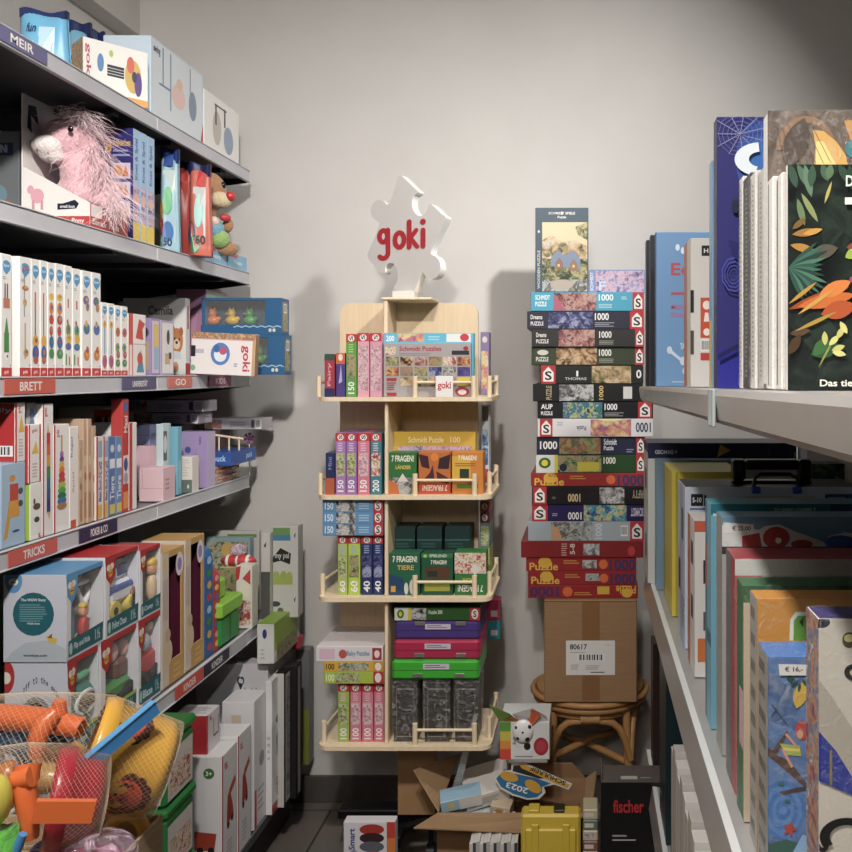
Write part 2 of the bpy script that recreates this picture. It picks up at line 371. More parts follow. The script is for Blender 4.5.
# plinth below the bottom shelf
# ---------------------------------------------------------------- shelf 1
def zipbag(label, px0, px1, ytop, Y, zb, body, band, group=None, dep=.07, decs=(), nm='zip_bag'):
    """a soft zipped pouch: bulging body, coloured zip band along the top"""
    w = PX(px1, Y) - PX(px0, Y); h = PZ(ytop, Y) - zb; t = thing(nm, label, 'toy bag', (PX((px0 + px1) / 2, Y), Y + dep / 2, zb), (0, 0, 0), group)
    def sheet(v0, v1, m, puff, n=12, k=8, out=0):
        vs = []
        for side in (-1, 1):
            for j in range(k + 1):
                v = v0 + (v1 - v0) * j / k
                for i in range(n + 1):
                    u = i / n; th = puff * (sin(pi * min(max(u, .0), 1)) ** .6) * (1 - v ** 3) + .003 + out
                    wob = .004 * sin(9 * u + 3 * v)
                    vs.append(((u - .5) * w * (1 - .1 * v), side * th + wob, h * v + .006 * sin(5 * u + 1) * v))
        N = (n + 1) * (k + 1); fs = []
        for q in (0, N):
            for j in range(k):
                for i in range(n):
                    a = q + j * (n + 1) + i; f = (a, a + 1, a + n + 2, a + n + 1); fs.append(f if q == 0 else f[::-1])
        for i in range(n): fs.append((i, i + 1, N + i + 1, N + i)); a = k * (n + 1) + i; fs.append((a, a + 1, N + a + 1, N + a))
        for j in range(k): a = j * (n + 1); fs.append((a, a + n + 1, N + a + n + 1, N + a)); a += n; fs.append((a, a + n + 1, N + a + n + 1, N + a))
        bb = MB(); bb.add(vs, fs, m, True); return bb
    p = sheet(0, 1, body, dep * .45).link('pouch', t)
    sheet(.88, 1.02, band, dep * .15, out=.003).link('zip_band', t)
    if decs:
        q = MB(); q.decal(Vector((-w / 2, 0, 0)), Vector((1, 0, 0)), Vector((0, 0, 1)), Vector((0, -1, 0)), w, h, list(decs)); q.v = [(v[0] * .97, v[1] * 3 - .0045 - dep * .45 * sin(pi * min(1, max(0, v[0] / w + .5))) ** .6 * (1 - min(1, v[2] / h) ** 3) + .004 * sin(9 * (v[0] / w + .5) + 3 * v[2] / h), v[2]) for v in q.v]; q.link('printed_panel', t)
    return t
bd = [('r', .52, .15, .8, .7, 'b8dcec'), ('p', [(.55, .2), (.75, .15), (.78, .4), (.7, .62), (.62, .4)], 'toys'), ('t', 'fun', .3, .6, .48, .76, '1c3468'), ('l', .3, .25, .48, .45, 4, 'dceef4'), ('r', .1, .35, .25, .55, 'e0c040')]
zipbag('large blue bag of building bricks with navy zip, on top shelf', 8, 62, 6, 1.95, 2.246, '66b4dc', '1c2c66', 'zip bags of bricks on the top shelf', decs=bd)
zipbag('blue brick bag standing right behind the largest one, on top shelf', 60, 86, 20, 2.50, 2.246, '7cc0e0', '1c2c66', 'zip bags of bricks on the top shelf', decs=[('t', 'fun', .3, .5, .7, .7, '1c3468'), ('e', .5, .35, .15, .12, 'e09040')])
zipbag('smallest visible blue brick bag, tucked behind the ukulele carton', 84, 99, 29, 2.62, 2.246, '5aa0cc', '1c2c66', 'zip bags of bricks on the top shelf')
LB('tin_box', 'dark tin at the left edge of the top shelf', 'tin', -14, 8, 20, 2.246, '33363c', depth=.1)
uk = [('r', .0, 0, 1, .12, 'e8a440'), ('t', 'goki', .03, .3, .12, .9, 'c83a58', 270), ('e', .26, .62, .05, .16, '5a8cc0'), ('r', .36, .42, .62, .62, '2c2c34'), ('r', .36, .46, .62, .47, 'e0e0e0'), ('r', .36, .51, .62, .52, 'e0e0e0'), ('r', .36, .56, .62, .57, 'e0e0e0'),
      ('e', .76, .5, .13, .3, 'd8b04c'), ('e', .84, .38, .06, .22, '5c3a8c'), ('e', .72, .7, .06, .15, 'd8644c'), ('e', .78, .5, .04, .1, '30364c'), ('e', .42, .82, .03, .06, 'a8c860')]
b = MB(); L = (-.042, .042, -.078, .078, 0, .146); b.box(*L, 'f0eee8'); b.face('F', *L, [('r', 0, 0, 1, 1, 'flowers')]); b.face('R', *L, uk)
tag(b.link('ukulele_carton', loc=(-1.245, 2.225, 2.247), rot=(0, 0, radians(-42))), 'white carton picturing a ukulele, flower-patterned end, on top shelf', 'carton')
sw = lambda c: [('r', .02, .03, .98, .97, c), ('r', .34, .2, .36, .95, '6c8ea8'), ('r', .14, .45, .34, .48, '6c8ea8'), ('r', .2, .48, .22, .95, '6c8ea8'), ('e', .5, .45, .13, .16, 'ecc8c0'), ('e', .52, .62, .06, .08, 'e8c4a8'), ('r', .72, .3, .74, .95, '8c98a8'), ('e', .78, .45, .08, .2, '8898b0'), ('t', 'swing', .04, .8, .16, .92, '30344c'), ('p', [(.94, 0), (1, 0), (1, .3)], 'c04848')]
LB('swing_carton', 'tall pale blue carton picturing a baby swing, behind ukulele carton on top shelf', 'carton', 151, 203, 35, 2.246, 'c8dcec', {'R': sw('dce4ea'), 'F': [('l', .1, .6, .9, .8, 3, '9cb4c8')]}, depth=.13)
LB('toy_carton', 'white carton with sketched toy, last at the far end of top shelf', 'carton', 204, 239, 88, 2.246, 'f0eeea', {'R': [('e', .35, .45, .12, .3, 'c8c0b4'), ('e', .68, .35, .14, .25, '98a8c0'), ('r', .3, .5, .34, .85, '484848'), ('r', .55, .55, .59, .88, '484848'), ('r', .28, .84, .62, .87, '484848')]}, depth=.14)
# ---------------------------------------------------------------- shelf 2: pony and neighbours
def blob(name, parts, m, parent=None, vox=.005, loc=(0, 0, 0), sm=8):
    b = MB()
    for p in parts:
        if len(p) == 2: b.ell(p[0], p[1], m, 14)
        elif isinstance(p[2], (int, float)): b.tube([p[0], p[1]], [p[2], p[3]], m, 10)
        else: b.ell(p[0], p[1], m, 14, p[2])
    o = b.link(name, parent, loc)
    r = o.modifiers.new('r', 'REMESH'); r.mode = 'VOXEL'; r.voxel_size = vox; r.use_smooth_shade = True
    s = o.modifiers.new('s', 'SMOOTH'); s.iterations = sm; s.factor = .6
    return o
t = thing('display_tray', 'open white and red display tray holding the pink plush pony', 'packaging', (-1.27, 2.11, SZ[2]))
YA, YZ = 2.035, 2.205; z0 = SZ[2]
b = MB(); b.box(-1.352, -1.349, YA, YZ, z0, z0 + .33, 'f0ece8', c=.0005); b.face('R', -1.352, -1.349, YA, YZ, z0, z0 + .33, [('p', [(.1, .75), (.2, .72), (.18, .85), (.35, .8), (.3, .93), (.12, .92)], '2c2c48')]); kid(b, 'back_card', t)
b = MB(); b.prism([(-1.349, z0), (-1.188, z0), (-1.188, z0 + .062), (-1.349, z0 + .15)], 'y', YA, YA + .002, 'f0ece8')
b.face('F', -1.349, -1.188, YA, YZ, z0, z0 + .15, [('r', 0, 0, 1, .2, 'c8403c'), ('t', 'Senior Rosa Pony', .25, .07, .92, .17, 'f4ecec'), ('e', .22, .52, .1, .12, 'e8a8b8'), ('e', .12, .62, .05, .07, 'e8a8b8'), ('r', .14, .3, .18, .45, 'd898ac'), ('r', .27, .3, .31, .45, 'd898ac'), ('p', [(.52, .3), (.8, .32), (.84, .4), (.78, .46), (.6, .4), (.52, .4)], '23233c'), ('t', 'small foot', .56, .33, .78, .38, 'f0f0f0')]); kid(b, 'side_panel', t, 'white side printed with a pony above a red band')
b = MB(); L = (-1.190, -1.188, YA + .002, YZ, z0, z0 + .062); b.box(*L, 'c8403c', c=.0004); b.face('R', *L, [('r', .02, .5, .3, .98, 'f0ece8'), ('t', 'Senior Rosa', .05, .2, .75, .45, 'f4ecec')]); kid(b, 'front_panel', t, 'low red front panel')
b = MB(); b.box(-1.349, -1.19, YA + .002, YZ, z0, z0 + .002, 'e8e4e0', c=.0004); kid(b, 'bottom', t)
pk = mat('f6c2cc', .9, 0, 'plush'); pw = mat('faf0ee', .9, 0, 'plush')
pt = thing('plush_pony', 'pink plush pony with white muzzle and long mane, sitting in its display tray', 'plush toy', (-1.27, 2.11, z0 + .003))
def q(px, py, Y): return Vector((PX(px, Y) + 1.27, Y - 2.11, PZ(py, Y) - z0 - .003))
H = q(66, 140, 2.10)
blob('body', [(H, (.052, .05, .05)), (q(60, 132, 2.1), (.035, .035, .032)), (q(82, 175, 2.12), (.05, .048, .062)), (q(84, 196, 2.12), (.052, .055, .045)), (q(72, 158, 2.11), (.04, .036, .04)), (q(104, 203, 2.10), (.03, .03, .02)), (q(88, 120, 2.12), (.014, .01, .025)), (q(66, 196, 2.1), (.03, .025, .04)), (q(56, 200, 2.09), (.022, .02, .022)), (q(92, 150, 2.115), (.018, .018, .035)), (q(100, 172, 2.112), (.024, .02, .035)), (q(112, 196, 2.11), (.022, .02, .03))], pk, pt, .006)
blob('muzzle', [(q(47, 146, 2.06), (.037, .03, .028)), (q(52, 156, 2.07), (.03, .025, .02)), (q(40, 144, 2.06), (.02, .02, .02))], pw, pt, .005)
b = MB(); b.ell(q(70.5, 129, 2.048), (.0065, .004, .008), mat('181214', .1)); b.ell(q(71.2, 127.6, 2.0435), (.0015, .001, .0015), 'ffffff'); b.link('eye', pt)
b = MB(); b.ell(q(37, 149, 2.034), (.002, .002, .003), 'b07078'); b.ell(q(48, 153, 2.03), (.002, .002, .003), 'b07078'); b.link('nostril', pt)
rr = random.Random(5)
def strands(name, roots, m, n, parent, ln, sp=.012, r=.0007):
    b = MB()
    for i in range(n):
        a, d = rr.choice(roots); p = a + Vector([rr.gauss(0, sp) for _ in range(3)]); v = d.normalized() * ln / 7; pts = [p]; ph = rr.uniform(0, 6)
        for k in range(7): v = v + Vector((rr.gauss(0, .003) + .003 * sin(ph + 2.1 * k), rr.gauss(0, .003), -.0012 + .003 * cos(ph + 1.9 * k))); p = p + v; pts.append(p.copy())
        b.tube(pts, [r] * 6 + [r * .6, r * .2], m, 3, False)
    return b.link(name, parent)
strands('forelock', [(q(64, 116, 2.09), Vector((.3, -.2, .5))), (q(72, 114, 2.08), Vector((.7, -.2, .3))), (q(80, 116, 2.08), Vector((.9, -.1, .1)))], mat('fdeaee', .4), 170, pt, .026, .008, .0005)
strands('mane', [(q(86, 128, 2.11), Vector((.6, -.0, -.1))), (q(92, 150, 2.10), Vector((.45, -.1, -.6))), (q(99, 170, 2.10), Vector((.4, -.1, -.7))), (q(106, 186, 2.10), Vector((.4, -.1, -.6)))], mat('fbdce3', .4), 480, pt, .040, .012, .0005)
strands('tail', [(q(110, 190, 2.10), Vector((.3, -.1, -.5))), (q(116, 204, 2.10), Vector((.2, -.1, -.3)))], mat('fde6ea', .4), 180, pt, .026, .010, .0005)
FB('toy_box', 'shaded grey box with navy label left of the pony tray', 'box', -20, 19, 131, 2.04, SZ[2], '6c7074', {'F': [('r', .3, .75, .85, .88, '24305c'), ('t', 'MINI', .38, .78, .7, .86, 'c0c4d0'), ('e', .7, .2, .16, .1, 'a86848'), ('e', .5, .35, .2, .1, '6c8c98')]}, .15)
kn = [('r', 0, 0, 1, 1, '2e2f78'), ('t', '8', .45, .78, .57, .9, 'e8b030'), ('t', 'Modelle zum Kneten', .6, .84, .95, .9, 'e0b850'), ('l', .6, .74, .95, .82, 2, '98a0d0')]
for i in range(3): kn += [('r', .56, .55 - i * .17, .95, .69 - i * .17, 'd8cce0'), ('e', .7, .62 - i * .17, .09, .05, 'e89828'), ('p', [(.78, .57 - i * .17), (.92, .57 - i * .17), (.86, .67 - i * .17)], 'd87828')]
for i, (a_, b_) in enumerate(((133, 140.2), (140.6, 147), (147.6, 154.6))):
    LB('craft_kit', ('purple craft kit with orange models on its side, spine pale blue', 'middle of the three pale blue craft kit spines beside the pony', 'third pale blue craft kit spine, next to the zip bags')[i], 'craft kit', a_, b_, 128 + i * 4, SZ[2], '2e2f78' if i == 0 else '8ab4d8',
       {'F': kn if i == 0 else [], 'R': [('r', .02, 0, .98, 1, 'a8c8e8'), ('r', .02, .0, .98, .17, 'f0d040'), ('r', .1, .17, .9, .5, 'lila'), ('t', 'Knet & Spiel', .25, .55, .75, .92, '3060a8', 90), ('e', .5, .38, .4, .05, 'f0b8a8')]}, depth=.13, group='pale blue craft kit spines')
zb2 = SZ[2]
zipbag('pale blue zip bag of bricks between craft kits and red bag', 154.5, 174.5, 148, 2.44, zb2, '9cc4d4', '28408c', decs=[('r', .3, .1, .9, .8, 'c8dcd8'), ('e', .6, .5, .2, .14, '58b878'), ('e', .3, .4, .15, .1, 'e0a040'), ('e', .35, .25, .15, .09, 'd04840'), ('e', .65, .2, .2, .1, '3c78b8'), ('t', '50', .5, .06, .8, .14, '203060'), ('r', .3, .84, .75, .96, '2850a0')])
zipbag('red zip bag behind the clear-fronted coral one', 168, 188, 160, 2.58, zb2, 'b83c34', '28305c', decs=[('r', .2, .2, .9, .8, 'c84438')])
zipbag('coral zip bag with clear window of bricks beside the plush dog', 183, 207, 163, 2.50, zb2, 'd06a58', '28305c', decs=[('r', .35, .2, .85, .75, 'c8ccc8'), ('e', .62, .5, .16, .2, '98d0c8'), ('e', .3, .25, .25, .12, '3c6c94'), ('e', .5, .12, .2, .1, '58a068'), ('t', '60', .55, .12, .85, .22, '302c40'), ('p', [(.45, .78), (.75, .74), (.7, .92), (.5, .95)], 'd83c40')])
def plush_dog(label, cx, cy, group):
    t = thing('plush_dog', label, 'plush toy', (cx, cy, zb2 + .0175), (0, 0, radians(48)), group); t.scale = (1.28,) * 3; tan = mat('b8875c', .9, 0, 'plush')
    blob('body', [((0, .0, .055), (.036, .034, .05)), ((.003, -.004, .165), (.045, .04, .05)), ((0, 0, .115), (.026, .025, .03)), ((.045, -.01, .028), (.032, .018, .02)), ((-.03, -.03, .03), (.02, .03, .02)), ((.045, -.02, .085), (.014, .014, .02))], tan, t, .005)
    blob('muzzle', [((.018, -.036, .142), (.03, .022, .022))], mat('e6d2a6', .9, 0, 'plush'), t)
    b = MB(); b.ell((.036, -.052, .152), (.012, .01, .012), mat('cc2c2c', .3)); b.link('nose', t)
    b = MB(); b.ell((-.012, -.036, .180), (.006, .004, .009), mat('16182c', .15)); b.ell((.026, -.034, .180), (.006, .004, .009), mat('16182c', .15)); b.link('eye', t)
    blob('ear', [((-.034, -.012, .17), (.012, .016, .034))], mat('2c68b0', .9, 0, 'plush'), t)
    b = MB(); b.ell((0, -.014, .07), (.037, .028, .034), mat('78b8d0', .85, 0, 'plush')); b.ell((.02, -.022, .048), (.028, .02, .024), mat('9cc468', .85, 0, 'plush')); b.link('belly_patch', t, 'x' and (0, 0, 0))
    b = MB(); b.ell((.03, -.036, .1), (.014, .008, .01), 'c83438'); b.ell((.002, -.036, .088), (.014, .008, .012), 'e8d0c0'); b.link('bow', t)
    return t
plush_dog('tan plush dog with blue ear and red nose at the end of second shelf', -1.205, 2.70, None)
t2 = plush_dog('second tan plush dog mostly hidden behind the red-nosed one', -1.33, 2.86, None)
for i, (Y_, Yd) in enumerate(((2.61, .165), (2.785, .155))):
    Xa, Xb = -1.30, -1.176
    t = thing('plush_tray', ('pale blue carton tray under the red-nosed plush dog', 'pale blue carton tray at the far end under the second plush dog')[i], 'packaging', ((Xa + Xb) / 2, Y_ + Yd / 2, zb2))
    b = MB(); b.box(Xa, Xb, Y_, Y_ + Yd, zb2, zb2 + .015, '84bcdc'); kid(b, 'bottom', t)
    b = MB(); b.box(Xa, Xb, Y_ - .003, Y_, zb2, zb2 + .055, '84bcdc'); kid(b, 'front_panel', t)
    b = MB(); b.box(Xb, Xb + .003, Y_, Y_ + Yd, zb2, zb2 + .05, '84bcdc'); b.face('R', Xb, Xb + .003, Y_, Y_ + Yd, zb2, zb2 + .05, [('r', .05, .75, .5, .98, 'c84850'), ('t', 'Puppy', .3, .3, .75, .6, 'e8f4f8')]); kid(b, 'side_panel', t)
# ---------------------------------------------------------------- shelf 3: tall white spines
z3 = SZ[3]
def wspine(seed, toy, two=False):
    r = random.Random(seed); cs = ['d04030', 'e8b030', '4070b8', '50984c', 'd88038', '88a0b8', 'a0506c']
    d = [('e', .5, .905, .4, .045, '4c9cd0'), ('p', [(.12, .88), (.88, .88), (.5, .83)], '4c9cd0'), ('t', 'Spiel', .24, .89, .76, .92, 'e0f0f8'), ('r', 0, 0, 1, .075, 'cc3434'), ('t', 'goki', .3, .02, .7, .055, 'f8e8e8')]
    if toy == 'ham': d += [('r', .42, .55, .5, .72, 'd04848'), ('r', .44, .33, .48, .55, '484040'), ('e', .5, .3, .24, .05, 'e8b030'), ('e', .5, .2, .26, .06, '3c68b4'), ('e', .5, .14, .2, .03, 'c06858')]
    elif toy == 'bird': d += [('e', .5, .7, .22, .03, 'e8c030'), ('e', .5, .6, .2, .05, 'e08838'), ('e', .5, .5, .22, .04, 'cc4838'), ('e', .45, .4, .16, .04, 'cc4838'), ('e', .5, .3, .22, .05, '4070b8'), ('e', .5, .2, .25, .04, '50984c')]
    elif toy == 'man': d += [('r', .46, .62, .54, .7, 'cc5038'), ('p', [(.3, .5), (.45, .52), (.75, .38), (.65, .34)], 'b83848'), ('e', .5, .42, .2, .05, '68a048'), ('e', .55, .34, .22, .04, 'e8b838'), ('e', .5, .27, .25, .03, '4878c0'), ('r', .2, .1, .26, .2, '50984c'), ('r', .6, .1, .66, .18, 'cc4040')]
    elif toy == 'bottle': d += [('r', .34, .64, .38, .76, '584838'), ('r', .56, .64, .6, .76, '584838'), ('r', .24, .56, .76, .64, 'c87858'), ('r', .3, .2, .68, .36, '4c9048'), ('p', [(.3, .36), (.68, .36), (.52, .48), (.46, .48)], '4c9048'), ('e', .5, .16, .12, .03, 'f8f8f8')]
    elif toy == 'string': d += [('r', .4, .5, .42, .85, '98a0a0'), ('e', .5, .74, .2, .02, 'c07858'), ('e', .45, .62, .12, .03, 'd0b070'), ('r', .46, .15, .49, .45, 'c8a060'), ('e', .55, .2, .16, .03, 'c8a860'), ('t', 'goki', .25, .88, .75, .93, 'c83c50')]
    elif toy == 'ship': d += [('e', .45, .72, .22, .04, '7068a0'), ('e', .6, .66, .14, .04, 'b08870'), ('e', .5, .45, .24, .05, '5878b0'), ('e', .45, .5, .1, .03, 'd8c080'), ('e', .5, .2, .22, .05, 'd88848'), ('e', .6, .25, .12, .03, 'c04040')]
    else: d += [('e', .5, .7, .16, .05, 'e8a848'), ('r', .45, .3, .55, .65, '70a8c8'), ('e', .5, .2, .26, .08, 'b87098'), ('r', .45, .1, .55, .2, 'c84060')] if toy == 'spoon' else [('e', .5, .62, .24, .06, 'd86048'), ('e', .45, .4, .22, .06, '98a848'), ('e', .55, .3, .2, .05, 'c85040'), ('e', .5, .18, .24, .05, '4c9048')]
    o = []
    for q_ in d:
        if q_[0] == 'e' and q_[2] < .8: q_ = ('e', q_[1], q_[2], min(.42, q_[3] * 1.45), q_[4] * 1.1, q_[5]); o += [q_, ('e', q_[1] + .06, q_[2] + .008, q_[3] * .45, q_[4] * .4, r.choice(cs))]
        elif q_[0] == 'r' and 0 < q_[1]: o.append(('r', q_[1] - .04, q_[2], q_[3] + .04, q_[4], q_[5]))
        else: o.append(q_)
    o += [('l', .12, .79, .5, .82, 2, 'b0b0b4'), ('r', .1, .855, .16, .935, 'e8f4fa'), ('r', .8, .09, .9, .1, '888890')]
    return o
S3 = [(1, 12, 253, 'bottle', 'tall white box with green bottle picture, first on eye-level shelf'), (19.5, 31, 256, 'string', 'tall white box with thin beige stringed toy on its spine'), (31.2, 40, 258.5, 'ham', 'tall white box with red and yellow mallet toy, left of its double'),
      (40.2, 47.5, 260, 'ham', 'tall white box with red and yellow mallet toy, right of its double'), (47.7, 55, 262, 'bird', 'tall white box with slim stacked figures on its spine'), (55.2, 64, 263, 'bird', 'tall white box with chain of coloured bird figures'),
      (64.2, 72.3, 265, 'man', 'tall white box with red arm figure and blue feet, left of its twin'), (72.5, 81, 268, 'man', 'tall white box with red arm figure and blue feet, right of its twin'), (82, 91, 270, 'ship', 'tall white box with small vehicles, first of the last two tall ones'),
      (92, 101, 272, 'ship', 'last tall white box before the shorter row, with small vehicles'), (101.5, 107.8, 302, 'spoon', 'short white box with spoon shaped toy, beside the last tall box'), (108, 114.4, 303, 'spoon', 'second short white box with spoon shaped toy'),
      (114.6, 121, 305, 'fig', 'short white box with small red and green figures, third of the short row'), (121.2, 127.8, 306, 'fig', 'last short white box with small figures, beside the stacked red ones')]
for i, (a_, b_, y_, k_, l_) in enumerate(S3):
    LB('toy_box', l_, 'toy box', a_, b_, y_, z3, 'f1efeb', {'R': wspine(i, k_)}, depth=.2, group='white toy boxes at eye level', Xf=-1.182 if i not in (1, 8) else -1.179)
LB('mini_box', 'lower of two small red and white boxes beside the short spines', 'toy box', 128.5, 146, 344, z3, 'f0e8e4', {'R': [('r', 0, 0, .25, 1, 'd05040'), ('r', .05, .02, .2, .98, 'f0e0d8'), ('p', [(.45, .1), (.9, .1), (.7, .85)], '4890b0'), ('e', .65, .55, .16, .2, 'd04838')]}, depth=.1)
LB('mini_box', 'upper of two small red and white boxes beside the short spines', 'toy box', 128.5, 146, 313, PZ(344, -(-1.182) * F / (VX - 128.5)) + .0005, 'f0e8e4', {'R': [('r', 0, 0, .25, 1, 'd05040'), ('p', [(.4, .2), (.85, .15), (.8, .5), (.95, .7), (.6, .85)], 'd04838')]}, depth=.1)
LB('wooden_set', 'small purple-edged wooden set with yellow print, by the large teddy box', 'toy box', 151, 160, 318, z3, '9c88b8', {'R': [('r', .1, .04, .9, .96, 'd8c8e0'), ('r', .3, .1, .85, .5, '98b8d0'), ('r', .3, .5, .85, .9, 'e0c060')], 'F': [('e', .5, .75, .4, .12, '3a3a44'), ('r', .2, .1, .9, .6, 'b8a078')]}, depth=.06)
LB('wooden_set', 'small purple-edged clear pack with dark figures, against the teddy box', 'toy box', 161, 174, 320, z3, 'b0a4c4', {'R': [('r', .08, .04, .92, .96, 'e4e0dc'), ('e', .55, .7, .12, .14, '484450'), ('r', .3, .2, .7, .4, 'c8a888'), ('r', .6, .3, .8, .42, '303038')]}, depth=.06)
ted = [('t', 'Camila', .4, .78, .8, .9, '70706c'), ('e', .86, .44, .1, .17, 'c8824c'), ('e', .8, .58, .035, .06, 'b87040'), ('e', .93, .56, .035, .06, 'b87040'), ('e', .86, .4, .055, .07, 'ead0b0'), ('e', .83, .47, .012, .02, '202020'), ('e', .9, .46, .012, .02, '202020'), ('e', .86, .42, .02, .02, '402820'), ('e', .84, .1, .05, .07, 'd89870'), ('p', [(.74, .22), (.94, .2), (.92, .3), (.78, .32)], 'd8dce0')]
Yc = 2.68
prod('doll_carton', 'large white carton with grey name and teddy face', 'carton', PX(123, Yc), PX(185.5, Yc), Yc, Yc + .03, z3, PZ(298, Yc), 'ecebe8', {'F': ted, 'R': [('r', 0, 0, 1, .15, 'd04848'), ('r', .4, .6, .7, .9, 'c04040')]})
prod('gift_carton', 'pink carton with clear greenish side behind the teddy carton', 'carton', PX(176, 2.78), PX(206, 2.78), 2.78, 2.94, z3, PZ(289, 2.78), 'c48cac', {'F': [('p', [(.3, .1), (.5, .1), (.8, .9), (.6, .9)], 'cc98b8')], 'R': [('r', .02, .02, .98, .98, 'a8c4b4'), ('r', .1, .1, .9, .5, 'b8d0bc')]})
gk = [('r', 0, .85, 1, 1, 'flowers'), ('r', 0, .83, 1, .85, 'e8b8c0'), ('t', 'goki', .78, .1, .93, .72, 'c83454', 270), ('e', .46, .5, .15, .27, '5088cc'), ('e', .46, .48, .1, .17, 'e8f0f8'), ('e', .5, .58, .06, .1, 'c85878'), ('e', .4, .62, .05, .09, '3c70b4'), ('r', .0, .42, .07, .68, '2c2c34'), ('r', .07, .5, .2, .6, 'c8c0d0'), ('e', .04, .15, .04, .07, '88b890'), ('l', .68, .2, .74, .3, 2, '6880b0'), ('r', .96, 0, 1, .85, 'd8a468')]
Yc = 2.55
prod('instrument_carton', 'white carton lying flat with flower border and vertical red lettering', 'carton', PX(190, Yc), PX(254, Yc), Yc, Yc + .03, z3, PZ(333, Yc), 'f2ecea', {'F': gk}, per={'R': '9c7450', 'T': 'e0b8b0'}, rot=(0, radians(2.5), 0))
def duck_box(label, x0, x1, Y, zb, h, cols):
    xa, xb = PX(x0, Y), PX(x1, Y); dpt = .07; w = xb - xa
    t = thing('duck_carton', label, 'toy box', ((xa + xb) / 2, Y + dpt / 2, zb), group='blue window boxes of bath ducks')
    b = MB(); bl = '2a6596'
    b.box(xa, xb, Y + dpt - .003, Y + dpt, zb, zb + h, '24566c'); b.box(xa, xb, Y, Y + dpt - .003, zb, zb + .003, bl); b.box(xa, xb, Y, Y + dpt - .003, zb + h - .003, zb + h, '2a6298')
    b.box(xb - .05, xb - .047, Y + .003, Y + dpt - .003, zb + .003, zb + h - .003, '24566c'); b.box(xb - .003, xb, Y, Y + dpt - .003, zb + .003, zb + h - .003, bl); b.face('R', xb - .003, xb, Y, Y + dpt - .003, zb, zb + h, [('r', .15, .1, .85, .9, 'farm'), ('b', .3, .6, .7, .85)])
    b.box(xa, xa + .003, Y, Y + dpt - .003, zb + .003, zb + h - .003, bl)
    for L in ((xa, xb, Y - .002, Y, zb, zb + h * .27), (xa, xb, Y - .002, Y, zb + h * .93, zb + h), (xb - .052, xb, Y - .002, Y, zb + h * .27, zb + h * .93), (xa, xa + .01, Y - .002, Y, zb + h * .27, zb + h * .93)): b.box(*L, bl, c=.0003)
    n = 12; pts = []
    for i in range(n):
        u0, u1 = .4 + .6 * i / n, .4 + .6 * (i + 1) / n; v = [.2, .24][i % 2]; v2 = [.24, .2][i % 2]; pts.append(('p', [(u0, v - .015), (u1, v2 - .015), (u1, v2 + .015), (u0, v + .015)], 'a8d0e8'))
    b.face('F', xa, xb, Y - .002, Y, zb, zb + h, pts + [('e', .86, .12, .02, .05, 'd8dcc8'), ('e', .91, .12, .02, .05, 'd8dcc8')]); kid(b, 'carton', t)
    b = MB(); b.box(xa + .01, xb - .052, Y - .0008, Y - .0004, zb + h * .27, zb + h * .93, A['film'], c=0); kid(b, 'window_film', t)
    for px, c in cols:
        x = PX(px, Y + .05); m = mat(c, .3); z = zb + h * .27; b = MB()
        b.ell((x, Y + .05, z + .016), (.022, .018, .016), m); b.ell((x - .002, Y + .05, z + .04), (.0145, .0135, .0145), m); b.ell((x + .018, Y + .05, z + .022), (.008, .008, .008), m)
        b.tube([(x - .007, Y + .05, z + .05), (x - .009, Y + .05, z + .062)], [.003, .001], m); b.tube([(x + .004, Y + .05, z + .05), (x + .006, Y + .05, z + .062)], [.003, .001], m)
        b.ell((x - .008, Y + .0385, z + .044), (.002, .0015, .003), '141414')
        dk = kid(b, 'bath_duck', t, {'d8b020': 'yellow duck', '3c9c48': 'green duck', 'd87830': 'orange duck'}[c]); b = MB(); b.ell((x - .015, Y + .045, z + .038), (.0065, .0065, .0034), mat('e07828', .3)); kid(b, 'beak', dk)
        b = MB(); b.box(x - .03, x + .03, Y + .028, Y + .075, zb + .003, z, '24566c'); kid(b, 'duck_stand', t)
    return t
hd = PZ(335, 2.76) - z3
duck_box('lower blue window box of bath ducks at the shelf end', 206, 284, 2.74, z3, hd, ((232, 'd8b020'), (259, '3c9c48')))
duck_box('upper blue window box with orange, yellow and green bath ducks', 202, 281.5, 2.74, z3 + hd + .0005, PZ(298, 2.74) - z3 - hd, ((213, 'd87830'), (232, 'd8b020'), (250, '3c9c48')))
# ---------------------------------------------------------------- shelf 4
z4 = SZ[4]
def zof(py, px, Xf=-1.182): return PZ(py, -Xf * F / (VX - px))
zt = zof(465, 1)
LB('train_carton', 'light blue carton with orange crane truck under the red box, left edge', 'toy box', 1, 25.5, 465, z4, 'a9c6de', {'R': [('p', [(.1, .1), (.25, .12), (.4, .4), (.3, .5)], 'd8a038'), ('r', .3, .35, .75, .55, 'e0a030'), ('r', .35, .55, .7, .75, 'cc4838'), ('e', .8, .5, .1, .04, '505868'), ('e', .8, .65, .1, .04, '505868'), ('e', .45, .82, .12, .04, 'd89838'), ('e', .6, .18, .15, .015, '30508c')]})
o = LB('crane_carton', 'red box with white aisle side showing yellow crane, left edge of its shelf', 'toy box', 15, 25.5, 403, zt + .0005, 'f0ece8', {'R': [('r', 0, 0, .18, 1, 'c83438'), ('t', 'goki', .3, .82, .6, .94, 'c83450', 90), ('p', [(.35, .5), (.6, .5), (.9, .5), (.6, .8)], 'e8b838'), ('l', .35, .08, .8, .4, 6, 'c8b8b0')], 'F': [('t', 'goki jolly', .45, .82, .97, .92, 'f0d8d8'), ('b', .7, .1, .98, .28)]}, per={'F': 'c02c30', 'T': 'c02c30'}, depth=.22)
